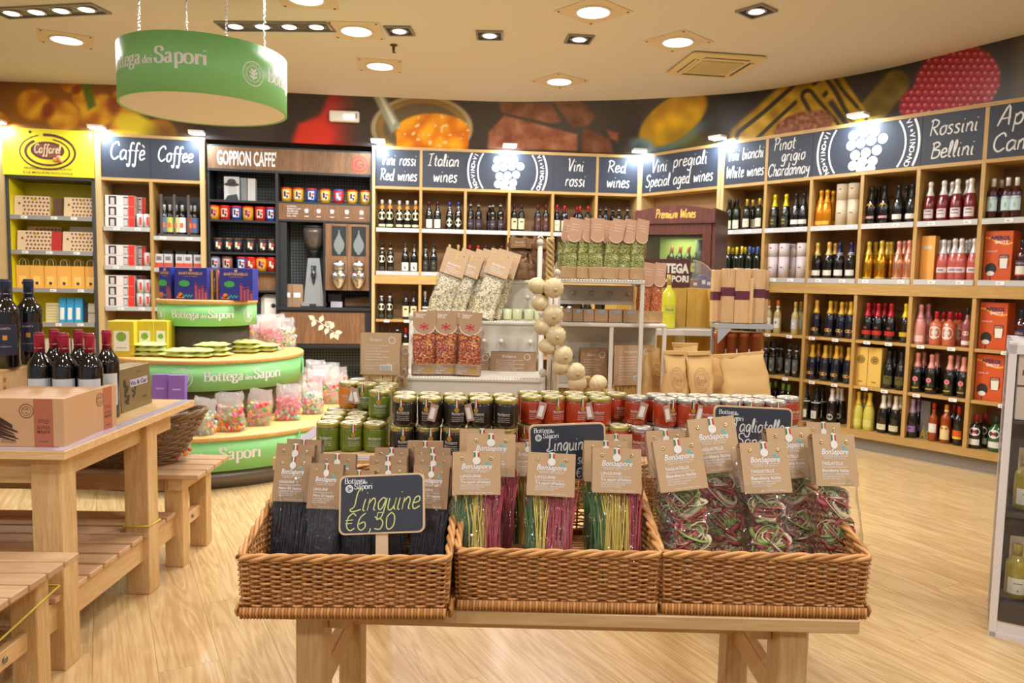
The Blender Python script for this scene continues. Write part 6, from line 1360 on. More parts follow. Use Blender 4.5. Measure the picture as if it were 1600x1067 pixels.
def strands(bundles, seed, L, n, r=.0011, dy=.02):
    m = M(); rt = random.Random(seed)
    for mi, x0, x1, z1 in bundles:
        for i in range(int(n * (x1 - x0) / .08)):
            x = rt.uniform(x0, x1); y = rt.uniform(-.7, .25) * dy; l = z1 * rt.uniform(.86, 1.04); b = rt.uniform(-.007, .007); q = rt.uniform(-.005, .005)
            m.tube([(x, y, .004), (x + b, y - .002, l * .35), (x + b * .6 + q, y, l * .7), (x + q * 2.4 + b, y + .003, l)], r, 3, mi)
    return m
nero = mat('pasta_black', (50, 52, 64), .25, coat=.4); pgr = mat('pasta_green', (70, 112, 54), .5); pye = mat('pasta_yellow', (222, 196, 84), .5); pre = mat('pasta_red', (184, 66, 82), .5)
tgr = mat('taglia_green', (160, 178, 96), .55); tcr = mat('taglia_cream', (236, 224, 186), .55); tre = mat('taglia_red', (200, 92, 92), .55)
def soft_bag(w_, d, h, seed): return bag_mesh(w_, d, h, seed, .16)
BW, BL = .088, .25
def bag_nero(seed):
    t = empty('pasta_bag'); ob('film_bag', soft_bag(BW, .04, BL * .97, seed), cello, t)
    o = ob('black_linguine', strands([(0, -.037, .037, .175)], seed, BL, 210), [nero], t); o['kind'] = 'stuff'; header(t, BW, .094, BL, -.0235, 'LINGUINE', 'Nero Di Seppia', kraft2); return t
def bag_tri(seed, a=-.012, b=.016):
    t = empty('pasta_bag'); ob('film_bag', soft_bag(BW, .045, BL * .97, seed), cello, t)
    for nm, mm, x0, x1, z in (('green_linguine', pgr, -.039, a, .165), ('yellow_linguine', pye, a, b, .17), ('red_linguine', pre, b, .039, .18)):
        o = ob(nm, strands([(0, x0, x1, z)], seed + len(nm), BL, 130), [mm], t); o['kind'] = 'stuff'
    header(t, BW * 1.0, .082, BL, -.0255, 'LINGUINE', "Tre sapori all'italiana", kraft); return t
def bag_tag(seed):
    t = empty('pasta_bag'); ob('film_bag', soft_bag(BW * 1.08, .06, BL * .98, seed), cello, t); m = M(); rt = random.Random(seed * 5)
    for k in range(260):
        zc = (.035, .088, .14)[k % 3] + rt.uniform(-.012, .012); mi = rt.choice((0, 0, 1, 1, 2, 2)); a0, rr = rt.uniform(0, 6.3), rt.uniform(.009, .026)
        tx_, ty_ = rt.uniform(-.9, .9), rt.uniform(-.9, .9); cx, cy = rt.uniform(-.012, .012), rt.uniform(-.01, .004); pts = []
        for i in range(8):
            a = a0 + i * .45; p = Vector((rr * math.cos(a), rr * math.sin(a) * .6, 0)); p.rotate(Matrix.Rotation(tx_ + 1.0, 3, 'X')); p.rotate(Matrix.Rotation(ty_, 3, 'Y')); pts.append((max(-.043, min(.043, cx + p.x)), max(-.028, min(.02, cy + p.y * .8)), max(.006, min(.19, zc + p.z))))
        m.tube(pts, .0052, 4, mi, flat=.14)
    o = ob('curled_tagliatelle', m, [tgr, tcr, tre], t); o['kind'] = 'stuff'; header(t, BW * .95, .086, BL, -.033, 'TAGLIATELLE', 'Bandiera Italia', kraft); return t
PB = {'n': [bag_nero(1), bag_nero(2)], 't': [bag_tri(3), bag_tri(4, -.022, -.004), bag_tri(5, -.02, .022)], 'g': [bag_tag(6), bag_tag(7), bag_tag(8)]}
ub = set()
def pbag(kind, var, px0, px1, ytop, Yt, lean, roll, look, where, yb=None):
    src = PB[kind][var]; o = src if src.name not in ub else dup(src); ub.add(src.name)
    top = on_Y((px0 + px1) / 2, ytop, Yt); w_ = (px1 - px0) / FP * Yt; zb = TF + .016
    L = (top.z - zb) / math.cos(lean); yb_ = Yt - (top.z - zb) * math.tan(lean)
    sx = w_ / BW / (1 if kind != 'g' else .95)
    o.location = (top.x - math.sin(roll) * L, yb_, zb); o.rotation_euler = (-lean, roll, R.uniform(-.06, .06)); o.scale = (sx, min(sx, 1.0), L / BL)
    tag(o, 'pasta bag', look, where, {'n': 'bags of black linguine', 't': 'bags of three-coloured linguine', 'g': 'bags of curled tagliatelle'}[kind])
Y0 = yf
for v, a, b, y, Y, ln, rl, wh in ((0, 433, 490, 713, .20, .3, .0, 'in front'), (1, 488, 540, 725, .17, .3, .02, 'in front'), (0, 646, 703, 728, .20, .3, .02, 'in front'), (1, 583, 640, 727, .22, .3, .0, 'in front'), (0, 540, 588, 735, .20, .3, .0, 'in front'),
                           (1, 438, 497, 694, .27, .25, .03, 'in the second row'), (0, 504, 561, 709, .26, .25, 0, 'in the second row'), (1, 581, 639, 712, .29, .25, 0, 'in the second row'), (0, 650, 707, 711, .28, .25, 0, 'in the second row'),
                           (0, 452, 506, 686, .34, .2, .02, 'in the rear row'), (1, 587, 640, 699, .35, .2, 0, 'in the rear row'), (1, 650, 706, 699, .34, .2, 0, 'in the rear row'), (0, 639, 694, 688, .38, .15, 0, 'in the rear row')):
    pbag('n', v, a, b, y, Y0 + Y - .035, ln, rl, 'black linguine bag with kraft header', wh)
for v, a, b, y, Y, ln, rl, wh in ((0, 708, 783, 707, .16, .3, -.02, 'in front'), (1, 824, 898, 709, .16, .3, .03, 'in front'), (2, 922, 998, 702, .17, .3, .0, 'in front'),
                           (1, 730, 806, 679, .26, .28, -.0, 'in the second row'), (0, 911, 979, 689, .26, .25, 0, 'in the second row'), (2, 720, 790, 670, .35, .2, 0, 'in the rear row'), (0, 936, 987, 678, .35, .2, 0, 'in the rear row'), (1, 800, 850, 691, .36, .2, 0, 'in the rear row')):
    pbag('t', v, a, b, y, Y0 + Y, ln, rl, 'three-coloured linguine bag with kraft header', wh)
for v, a, b, y, Y, ln, rl, wh in ((0, 1013, 1086, 687, .17, .36, -.14, 'tilted at the near end'), (1, 1066, 1138, 655, .24, .36, -.12, 'standing tallest'), (2, 1146, 1218, 694, .17, .36, -.06, 'in the middle, lowest'), (0, 1190, 1258, 671, .25, .34, -.05, 'behind the lowest'), (1, 1257, 1321, 681, .20, .34, -.02, 'at the aisle end'),
                           (2, 1003, 1063, 673, .30, .3, -.1, 'in the rear row'), (0, 1251, 1303, 661, .34, .25, 0, 'in the rear row'), (1, 1130, 1190, 700, .33, .2, -.05, 'in the rear row')):
    pbag('g', v, a, b, y, Y0 + Y, ln, rl, 'curled tagliatelle bag with kraft header', wh)

# ------------------------------------------------------------------ price boards
rim_m = mat('board_rim', (222, 190, 150), .5); slate = mat('slate', (52, 56, 68), .5, var=.3, vs=9); yel_chalk = mat('chalk_yellow', (218, 222, 140), .9)
def rrect(w_, h, r, k=5):
    P = []
    for cx, cz, a0 in ((w_ / 2 - r, h / 2 - r, 0), (-w_ / 2 + r, h / 2 - r, PI / 2), (-w_ / 2 + r, -h / 2 + r, PI), (w_ / 2 - r, -h / 2 + r, 1.5 * PI)):
        for i in range(k + 1): a = a0 + PI / 2 * i / k; P.append((cx + r * math.cos(a), cz + r * math.sin(a)))
    return P
def price_board(loc, rot, w_, h, lines, look, where, stake=.12, cm=None):
    t = tag(empty('price_board', loc, rot=rot), 'price board', look, where)
    XZ = Matrix(((1, 0, 0, 0), (0, 0, 1, 0), (0, 1, 0, 0), (0, 0, 0, 1)))
    ob('board_rim', M().prism(rrect(w_, h, .012), -.0035, .0035, T=XZ), rim_m, t); s = ob('slate_face', M().prism(rrect(w_ - .007, h - .007, .010), -.0042, -.003, T=XZ), slate, t)
    m = M(); fn = flat(-.0046)
    for s_, x, z, hh, kw in lines: script(m, s_, x, z, hh, fn, **kw)
    ob('chalk_writing', m, cm or chalk, s)
    m = M(); script(m, 'Bottega', -w_ * .44, h * .36, .0105, fn, .0014, 'l', GS, True, 0, gap=.7); script(m, 'dei', -w_ * .44 + .037, h * .35, .0055, fn, .0009, 'l', GS, True, 0); script(m, 'Sapori', -w_ * .32, h * .26, .011, fn, .0015, 'l', GS, True, 0, gap=.7)
    disc(m, -w_ * .38, h * .27, .0075, fn, 18); ob('logo_print', m, print_w, s)
    m = M(); disc(m, -w_ * .38, h * .27, .0052, flat(-.0048), 12, 0, .0043)
    for a in (0, 2.1, 4.2): leaf(m, -w_ * .38, h * .27, .004, .003, a, flat(-.0048))
    ob('seal_print', m, slate, s)
    ob('stake', M().box(-.012, .012, -.001, .003, -h / 2 - stake, -h / 2 + .01, b=.001), rim_m, t); return t
yc = mat('chalk_yellow')
p = on_Y(597, 787, Y0 + .055); price_board(p, (-.32, -.075, -.05), .166, .112, [('Linguine', .006, -.012, .042, {'sq': .92, 'wd': .0022, 'slant': .25, 'gap': .6}), ('€6,50', -.022, -.048, .034, {'sq': 1.1, 'wd': .0022})], 'chalk price board reading Linguine 6,50 in yellow', 'among black pasta bags', .09, yc)
p = on_Y(887, 706, Y0 + .27); price_board(p, (-.1, -.04, .1), .17, .125, [('Linguine', -.0, .004, .031, {'sq': .82, 'wd': .0027}), ('tre sapori', .03, -.026, .024, {'sq': .8, 'wd': .0022}), ('€6,50', .045, -.056, .022, {'wd': .002})], 'chalk price board half hidden behind three-coloured linguine bags', '', .09)
p = on_Y(1175, 683, Y0 + .34); price_board(p, (-.12, .02, -.05), .178, .14, [('Tagliatelle', .012, .012, .031, {'sq': .80, 'wd': .0028}), ('3 Sapori', -.01, -.022, .031, {'sq': .9, 'wd': .0026}), ('€6,50', -.02, -.058, .026, {'wd': .0024})], 'chalk price board reading Tagliatelle behind the curled tagliatelle bags', '', .09)

# ================================================================== JARS
JH, JR = .078, .0325
jpr = [(.0001, .0), (.028, .0), (.0315, .004), (JR, .012), (JR, .058), (.030, .064), (.0285, .066)]
lidpr = [(.0305, .0645), (.0318, .066), (.0318, .075), (.0305, .077), (.0001, .0772)]
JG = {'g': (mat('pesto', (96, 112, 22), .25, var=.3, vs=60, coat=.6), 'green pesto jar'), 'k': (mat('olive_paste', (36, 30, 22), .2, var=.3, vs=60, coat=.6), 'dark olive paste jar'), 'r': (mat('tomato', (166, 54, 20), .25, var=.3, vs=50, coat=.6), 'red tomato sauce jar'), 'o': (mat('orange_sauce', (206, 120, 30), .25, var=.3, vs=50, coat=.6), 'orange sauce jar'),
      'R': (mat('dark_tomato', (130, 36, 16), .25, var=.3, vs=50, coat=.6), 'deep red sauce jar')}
lid_gold = mat('lid_gold', (190, 176, 100), .3, .6); lid_silver = mat('lid_silver', (196, 194, 190), .25, .7); lid_face = mat('lid_face', (232, 226, 200), .4); medal = mat('medal', (206, 170, 70), .35, .6)
def jar(kind, silver=False, sticker=True, ktag=0):
    mt_, nm = JG[kind]; root = ob('sauce_jar', M().lathe(jpr, 20), mt_)
    l = ob('lid', M().lathe(lidpr, 20), lid_silver if silver else lid_gold, root)
    m = M().lathe([(.0001, .0776), (.026, .0776)], 16); ob('lid_print', m, lid_face, l)
    m = M(); f3 = lambda u, v: (u, v, .0779); emblem(m, 0, 0, .017, f3); ob('seal_print', m, col_mat((120, 110, 60)), l)
    f = wrap(JR, .0005); m = M(); text(m, 'BonSapore', .004, .036, .0085, f, w=.034, shear=.2, weight=.01); m.grid(lambda u, v: f(-.012 + u * .034, .0335 + v * .0006), 4, 1)
    for k in range(3): text(m, ('SUGO PRONTO AL BASILICO', 'CON OLIO EXTRA VERGINE', 'PESO NETTO 180 g')[k], .004, .027 - k * .005, .0035, f, w=.034)
    ob('label_print', m, mat('jar_print', (214, 214, 206), .6), root)
    if sticker:
        m = M(); f = wrap(JR, .0012)
        for k in range(3): x = -.004 + k * .0027; m.grid(lambda u, v: f(x + u * .0027, .052 + v * .025), 1, 3, k, False)
        s = ob('flag_ribbon', m, tri, root); m = M(); fm = wrap(JR, .0016); disc(m, 0, .048, .0065, fm, 14); ob('medallion', m, medal, s)
    if ktag:
        T = Matrix.Translation((.02 * ktag, -JR - .002, .042)) @ Matrix.Rotation(.25 * ktag, 4, 'Y'); g = ob('hang_tag', M().box(-.011, .011, -.0008, .0, -.024, .022, T=T), mat('tag_kraft', (190, 150, 130), .6), root)
        m = M().box(-.007, .005, -.0012, -.0008, -.018, .012, T=T); ob('print', m, tag_m, g)
        ob('string', M().tube([(.02 * ktag, -JR - .002, .063), (.01 * ktag, -JR * .97, .07), (0, -JR, .066)], .0006, 4), mat('rope'), root)
    return root
JP = {}
def pj(px, Y, lvl, kind, silver=False, st=True, kt=0, where='', rz=None):
    k = (kind, silver, st, kt)
    x = on_Y(px, 640, Y).x; loc = (x, Y, TJ + .001 + lvl * (JH + .0006)); rz = R.uniform(-.5, .5) if rz is None else rz
    if k not in JP: JP[k] = o = jar(*k); o.location = loc; o.rotation_euler = (0, 0, rz)
    else: o = dup(JP[k], loc, rz)
    nm = JG[kind][1] + (' with silver lid' if silver else ' with gold lid') + (', tagged' if kt else '')
    tag(o, 'jar', nm, where, 'sauce jars on the rear table')
YJ = 2.0
for px, st, kt in ((632.5, 1, 0), (672.5, 1, 1), (712, 1, 0), (752, 1, -1), (791, 0, 0)): pj(px, YJ, 1, 'k', False, bool(st), kt, 'on top, front row')
for px, st, kt in ((628, 1, 0), (669, 1, 0), (709, 1, 0), (750, 1, 0), (790, 0, 0)): pj(px, YJ, 0, 'k', False, bool(st), kt, 'beneath, front row')
for px in (633, 671, 709, 748, 786): pj(px, YJ + .072, 1, 'k', False, False, 0, 'on top, second row'); pj(px, YJ + .072, 0, 'k', False, False, 0, 'beneath, second row')
for px, kt in ((513, 0), (549.5, 0), (586, 0)): pj(px, YJ + .03, 0, 'g', False, kt == 0 and px == 549.5, kt, 'in the lowest front row')
for px, dy_ in ((519, .10), (556, .10), (591, .10), (524, .17), (560, .17), (594, .17), (528, .24), (563, .24), (596, .24)): pj(px, YJ + dy_, 0, 'g', False, False, 0, 'standing on the table behind')
for px, dy_, k, st, kt in ((594, .10, 'g', True, 0), (574, .24, 'g', True, -1), (600, .17, 'g', False, 0), (606, .24, 'g', False, 0), (546, .26, 'o', False, 1), (561, .33, 'o', False, 0), (597, .32, 'g', False, 0)):
    if dy_ > .25: pj(px, YJ + dy_, 0, k, False, False, 0, 'supporting the raised one')
    pj(px, YJ + dy_, 1, k, False, st, kt, 'on top, near the candy display')
for px, st, kt in ((831, 0, 1), (865, 1, 0), (901, 1, 0), (937, 0, -1)): pj(px, YJ + .06, 1, 'r', False, bool(st), kt, 'on top, front row')
for px, st, kt in ((827, 1, 0), (863, 0, 0), (899, 0, 0), (935, 0, 0), (967, 0, 0)): pj(px, YJ + .06, 0, 'r', False, bool(st), kt, 'beneath, front row')
for px in (825, 859, 896, 930): pj(px, YJ + .135, 1, 'r', False, False, 0, 'on top, second row'); pj(px, YJ + .135, 0, 'r', False, False, 0, 'beneath, second row')
pj(962, YJ + .14, 1, 'r', False, False, 0, 'on top beside the silver lids'); pj(962, YJ + .14, 0, 'r', False, False, 0, 'beneath, beside the silver lids')
for px, st, kt, dy_ in ((994, 0, 1, .09), (1039, 1, -1, .06), (1073, 1, 1, .06), (1107, 0, 0, .06), (1142, 1, 0, .06), (1176, 1, 0, .06), (1210, 1, 0, .06)): pj(px, YJ + dy_, 1, 'r', True, bool(st), kt, 'on top, front row')
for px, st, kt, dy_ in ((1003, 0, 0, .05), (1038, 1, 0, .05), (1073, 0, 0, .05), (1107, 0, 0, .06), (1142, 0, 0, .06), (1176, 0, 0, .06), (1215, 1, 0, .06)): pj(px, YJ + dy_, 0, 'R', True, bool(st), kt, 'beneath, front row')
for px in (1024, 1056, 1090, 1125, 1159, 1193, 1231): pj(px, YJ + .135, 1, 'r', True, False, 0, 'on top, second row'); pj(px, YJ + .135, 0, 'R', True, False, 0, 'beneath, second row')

# ================================================================== WHITE STEPPED DRAWER STAND
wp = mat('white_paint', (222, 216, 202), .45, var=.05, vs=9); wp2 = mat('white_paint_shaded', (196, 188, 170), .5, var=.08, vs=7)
def X_(px, Y): return on_Y(px, 600, Y).x
xl, xr_ = X_(622, 2.36), X_(848, 2.36)
t = tag(empty('drawer_stand', (xl, 2.36, TJ + .001), 0), 'shelf stand', 'white stepped stand of small drawers with round knobs beside the garlic braid')
Wd = xr_ - xl
def drawer(x0, x1, y0, d, z0, z1, knobs):
    dr = ob('drawer', M().box(x0, x1, y0, y0 + d, z0, z1, b=.004), wp, t)
    ob('front_frame', M().box(x0 - .006, x1 + .004, y0 - .006, y0 + d, z1 - .008, z1 + .004, b=.003).box(x0, x1, y0 - .004, y0, z0, z0 + .008), wp, dr)
    for k in range(int((x1 - x0) / .012)): pass
    m = M()
    for k in range(int((x1 - x0 - .02) / .0095)): m.ball((x0 + .01 + k * .0095, y0 - .002, z1 + .004), .0026, 4)
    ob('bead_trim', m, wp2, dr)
    for x in knobs: ob('knob', M().lathe([(.0035, 0), (.0035, .006), (.009, .010), (.009, .015), (.0001, .018)], 12, T=Matrix.Translation((x, y0, (z0 + z1) / 2 - .004)) @ Matrix.Rotation(PI / 2, 4, 'X')), wp, dr)
drawer(0, Wd, 0, .22, .03, .158, [Wd * .14, Wd * .4, Wd * .62, Wd * .86])
drawer(.02, Wd - .01, .22, .20, .205, .327, [Wd * .25, Wd * .57, Wd * .70, Wd * .92])
drawer(.21, Wd - .01, .40, .16, .36, .47, [Wd * .72, Wd * .9])
for x, y, z1 in ((Wd, .005, .17), (Wd + .0, .2, .35), (.012, .22, .33), (Wd + .0, .52, .62), (.02, .42, .33), (Wd - .005, .38, .60)):
    ob('post', M().lathe([(.009, 0), (.009, .05), (.012, .06), (.009, .07), (.009, z1)], 10, c=(x, y)), wp, t); ob('finial', M().ball((x, y, z1 + .012), .013, 8), wp, t)
ob('side_panel', M().box(.0, .012, .22, .60, 0, .20, b=.002), wp, t); ob('base_board', M().box(0, Wd, 0, .6, 0, .028, b=.002), wp, t); ob('back_board', M().box(0.2, Wd, .56, .57, .03, .47), wp, t); ob('mid_shelf', M().box(.0, Wd, .22, .56, .195, .204), wp, t)
stand_top = TJ + .001
# open etagere on the other side of the garlic
Yb = 2.42; xe0, xe1 = X_(874, Yb), X_(1003, Yb + .0)
t = tag(empty('etagere', (xe0, Yb, TJ + .001), 0), 'shelf stand', 'white open stand with slim posts and raised shelf carrying herb bags')
We = xe1 - xe0; zt = on_Y(935, 437, Yb).z - TJ
ob('top_shelf', M().box(-.01, We, -.0, .2, zt - .014, zt, b=.003), wp, t)
m = M()
for k in range(int(We / .0095)): m.ball((k * .0095, -.001, zt - .001), .0026, 4)
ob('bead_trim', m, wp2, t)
for x, y in ((-.01, 0.008), (We - .008, .008), (We - .008, .19), (-.01, .19)): ob('post', M().box(x - .006, x + .007, y - .006, y + .007, 0, zt - .014, b=.002), wp, t)
z2 = on_Y(935, 505, Yb + .05).z - TJ
x2 = X_(1037, Yb + .05) - xe0; x3 = X_(953, Yb + .03) - xe0
ob('mid_shelf', M().box(-.01, x2, .03, .22, z2 - .012, z2, b=.003), wp, t)
for x in (x3, x2 - .007): ob('post', M().box(x - .006, x + .007, .03, .043, 0, z2 - .012, b=.002), wp, t)
ob('post', M().box(x2 - .012, x2 + .001, .2, .213, 0, z2 - .012, b=.002), wp, t)
for z0, z1, x1 in ((z2 + .07, zt - .02, We), (.12, z2 - .02, x2)):
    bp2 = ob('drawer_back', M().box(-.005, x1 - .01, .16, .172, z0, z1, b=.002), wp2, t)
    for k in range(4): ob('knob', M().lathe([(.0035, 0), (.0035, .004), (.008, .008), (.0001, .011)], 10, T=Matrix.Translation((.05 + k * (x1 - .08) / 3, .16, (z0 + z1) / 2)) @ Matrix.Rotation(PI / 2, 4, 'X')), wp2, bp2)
    ob('rail', M().box(-.005, x1 - .01, .14, .16, z0 - .012, z0), wp, t)
for px, z_ in ((866, .49), (857, .505)):
    x = X_(px, Yb - .02) - xe0; ob('tall_post', M().lathe([(.007, 0), (.007, z_)], 10, c=(x, -.02)), wp, t); ob('finial', M().ball((x, -.02, z_ + .01), .0125, 8), wp, t)
# brown paper cubes on the middle shelf
for i, px in enumerate((884, 899.5, 916.5, 936, 958, 981)):
    w_ = (14, 16, 17, 21, 21, 22)[i] / FP * 2.52; o = tag(ob('spice_carton', M().box(-w_ / 2, w_ / 2, 0, .06, 0, .042, b=.002), kraft2, None, (X_(px, 2.5), 2.495, TJ + z2 + .002)), 'carton', 'small brown spice carton with foil window', 'on the etagere middle shelf', 'spice cartons on the etagere'); ob('foil_label', M().box(-w_ * .2, w_ * .3, -.0008, 0, .03, .042), lid_silver, o)

# candles on the second step
cand_m = mat('candle_green', (216, 222, 180), .35)
for px in (790, 806, 824, 840):
    o = tag(ob('glass_candle', M().lathe([(.0001, 0), (.016, 0), (.017, .004), (.017, .038), (.015, .038), (.015, .034), (.0001, .034)], 16), cand_m, None, (X_(px, 2.68), 2.68, stand_top + .333)), 'candle', 'small pale green candle', 'on the white stand', 'pale green candles'); ob('wick', M().tube([(0, 0, .034), (0, 0, .04)], .0008, 4), blk, o)

# ------------------------------------------------------------------ spice, rice, herb bags
flake = grains('chilli_flakes', [(186, 70, 26), (206, 110, 40), (150, 40, 24), (222, 150, 70), (120, 34, 24)], 240, .5, .6); rice = grains('risotto_mix', [(232, 224, 196), (224, 214, 180), (240, 234, 214), (214, 196, 150), (196, 170, 110), (130, 120, 60)], 260, .6, .5)
herb = grains('oregano', [(150, 156, 80), (176, 176, 104), (122, 130, 60), (200, 196, 130), (104, 110, 52)], 330, .7, .7); chil2 = grains('orange_spice', [(206, 80, 20), (230, 120, 40), (180, 50, 20), (240, 160, 80)], 300, .5, .6)
cello2 = film('bag_film', (240, 240, 245), .015, .03, .1, .9, 30)
def filled(w_, d, h, seed, e=.45, lumps=.006, taper=.35):
    def f(u, v):
        a = 2 * PI * u; s = 1 - taper * max(0, v - .45) / .55; c, sn = math.cos(a), math.sin(a)
        x = math.copysign(abs(c) ** e, c) * w_ / 2; y = math.copysign(abs(sn) ** e, sn) * d / 2 * s; k = noise.noise(Vector((x * 40, y * 40 + seed * 3, v * 7))) * lumps
        return (x + k * c, y + k * sn, v * h)
    m = M().grid(f, 28, 10); m.add([f(i / 28, 0) for i in range(28)], [tuple(range(28))[::-1]]); m.add([f(i / 28, 1) for i in range(28)], [tuple(range(28))]); return m
def arch_card(w_, h, n=10):
    P = [(-w_ / 2, h), (-w_ / 2, w_ * .4)] + [(-w_ / 2 * math.cos(PI * i / n), w_ * .4 - w_ * .4 * math.sin(PI * i / n)) for i in range(1, n)] + [(w_ / 2, w_ * .4), (w_ / 2, h)]
    return P
XZ = Matrix(((1, 0, 0, 0), (0, 0, 1, 0), (0, 1, 0, 0), (0, 0, 0, 1)))
def spice_bag(w_, L, fm, tone, seed, d=.045, cardh=.38, footh=.17, art='squid'):
    t = empty('spice_bag'); ob('filling', filled(w_ * .93, d, L * .62, seed), fm, t, (0, 0, .004)); ob('film_bag', bag_mesh(w_ * 1.0, d * 1.06, L * .9, seed, .12), cello2, t)
    f = ob('paper_foot', M().box(-w_ * .52, w_ * .52, -d * .56, d * .56, 0, L * footh, b=.002), tone, t)
    m = M()
    for k in range(4): text(m, ('BonSapore', 'PRODOTTO ITALIANO', 'PESO NETTO', '100 g')[k], -w_ * .42, L * footh * (.72 - .2 * k), L * .03, flat(-d * .56 - .0006), w=w_ * (.3, .45, .35, .2)[k], align='l')
    ob('lettering', m, print_w, f)
    m = M(); disc(m, w_ * .26, L * footh * .45, w_ * .11, flat(-d * .56 - .0008), 14); ob('medallion', m, medal, f)
    cw = w_ * .98; T = Matrix.Translation((0, -d * .34, L * (1 - cardh))) @ Matrix.Rotation(-.07, 4, 'X'); c = ob('arched_card', M().prism(arch_card(cw, L * cardh), -.0006, .0008, T=T @ XZ), tone, t)
    m = M(); P = arch_card(cw * .97, L * cardh)
    ribbon(m, [(p[0] * .97, p[1] + .002) for p in P[1:-1]], .0028, lambda u, v: tuple(T @ Vector((u, -.0012, v)))); text(m, 'Sapore', -cw * .38, L * cardh * .82, .011, lambda u, v: tuple(T @ Vector((u, -.0012, v))), w=cw * .42, align='l', weight=.03); text(m, 'SPEZIE', -cw * .38, L * cardh * .72, .009, lambda u, v: tuple(T @ Vector((u, -.0012, v))), w=cw * .34, align='l', weight=.03); ob('lettering', m, col_mat((232, 214, 196)), c)
    if art:
        m = M(); fnn = lambda u, v: tuple(T @ Vector((u, -.0013, v)))
        for k in range(6): a = .4 + k * 1.0; ribbon(m, catmull([(0, .028), (.010 * math.cos(a), .028 + .007 * math.sin(a)), (.017 * math.cos(a + .3), .028 + .012 * math.sin(a + .3))]), .0035, fnn)
        ob('chilli_print', m, col_mat((196, 50, 60)), c)
    return t
sp = spice_bag(.076, .205, flake, kraft2, 3); spu = []
def put(src, us, loc, rot, cat, look, where, grp, sc=(1, 1, 1)):
    o = src if not us else dup(src); us.append(1); o.location = loc; o.rotation_euler = rot; o.scale = sc; tag(o, cat, look, where, grp); return o
for px, Yq, rz, wh in ((662, 2.41, .1, 'on the lowest white step'), (696, 2.42, .12, 'on the lowest white step'), (731, 2.41, -.05, 'on the lowest white step'), (684, 2.49, .2, 'behind the front three'), (716, 2.49, .1, 'behind the front three')):
    put(sp, spu, (X_(px, Yq), Yq, stand_top + .163), (-.12, .0 if px < 700 else .03, rz), 'spice bag', 'red chilli flake bag with arched kraft card', wh, 'bags of chilli flakes')
def rice_bag(seed):
    t = empty('risotto_bag'); w_, L = .085, .265; ob('filling', filled(w_ * .95, .035, L * .63, seed, .5, .008, .2), rice, t, (0, 0, .003)); ob('film_bag', bag_mesh(w_, .04, L * .95, seed, .15), cello2, t)
    c = ob('header_card', M().box(-w_ * .5, w_ * .5, -.024, -.0225, L * .62, L * 1.0), kraft, t); fn = flat(-.0245)
    m = M(); text(m, 'BonSapore', 0, L * .76, .014, fn, w=w_ * .55, shear=.2)
    for k in range(4): text(m, ('RISOTTO', 'AI FUNGHI PORCINI', 'RICETTA TRADIZIONALE', '300 g')[k], -w_ * .3, L * (.72 - .03 * k), .006, fn, w=w_ * (.4, .6, .6, .2)[k], align='l')
    ob('lettering', m, print_w, c); m = M(); script(m, 'S', 0, L * .86, .02, flat(-.0246), .003); ob('crest_print', m, col_mat((220, 190, 90)), c)
    for sx in (-1, 1): ob('eyelet', M().lathe([(.0012, 0), (.0012, .001), (.003, .001), (.0034, 0)], 10, T=Matrix.Translation((sx * w_ * .3, -.024, L * .94)) @ Matrix.Rotation(PI / 2, 4, 'X')), rivet, c)
    return t
rb = rice_bag(2); rbu = []
for px0, Yq, roll, rz, wh in ((684, 2.66, .30, .1, 'nearest the red wines'), (706, 2.68, .32, .1, 'second from the red wines'), (727, 2.71, .34, .12, 'third from the red wines'), (750, 2.66, .30, -.0, 'at the front, by the candles'), (762, 2.72, .28, -.05, 'behind the front bag'), (742, 2.76, .26, 0, 'at the back of the step')):
    put(rb, rbu, (X_(px0, Yq), Yq - .06, stand_top + .335), (-.42, roll, rz), 'risotto bag', 'white risotto mix bag with kraft header, leaning back', wh, 'bags of risotto mix')
# dark brown bags on the top step
db = mat('dark_kraft', (128, 92, 60), .6, var=.15, vs=20); mush = grains('dried_mushroom', [(150, 110, 70), (90, 64, 42), (180, 140, 96), (120, 84, 54)], 90, .7, .8)
def brown_bag():
    t = empty('mushroom_bag'); w_, L = .07, .155; ob('paper_bag', bag_mesh(w_, .05, L, 4, .1), db, t); ob('window', M().box(-w_ * .36, w_ * .36, -.027, -.024, .015, L * .66), mush, t)
    l = ob('label', M().box(-w_ * .47, w_ * .47, -.0275, -.008, L * .74, L * .97), mat('kraft_label', (150, 112, 76), .6), t); m = M(); text(m, 'Bontà', 0, L * .85, .010, flat(-.0285), w=.03); text(m, 'FUNGHI SECCHI', 0, L * .79, .005, flat(-.0285), w=.04); ob('lettering', m, col_mat((222, 206, 170)), l); return t
bb = brown_bag(); bbu = []
for px, Yq, rz in ((808, 2.78, .25), (826, 2.80, .7), (841, 2.80, .9), (849, 2.83, 1.0)): put(bb, bbu, (X_(px, Yq), Yq, stand_top + .476), (-.06, -.05, rz), 'bag', 'dark brown dried mushroom bag', 'on the topmost white step', 'brown bags of dried mushrooms')
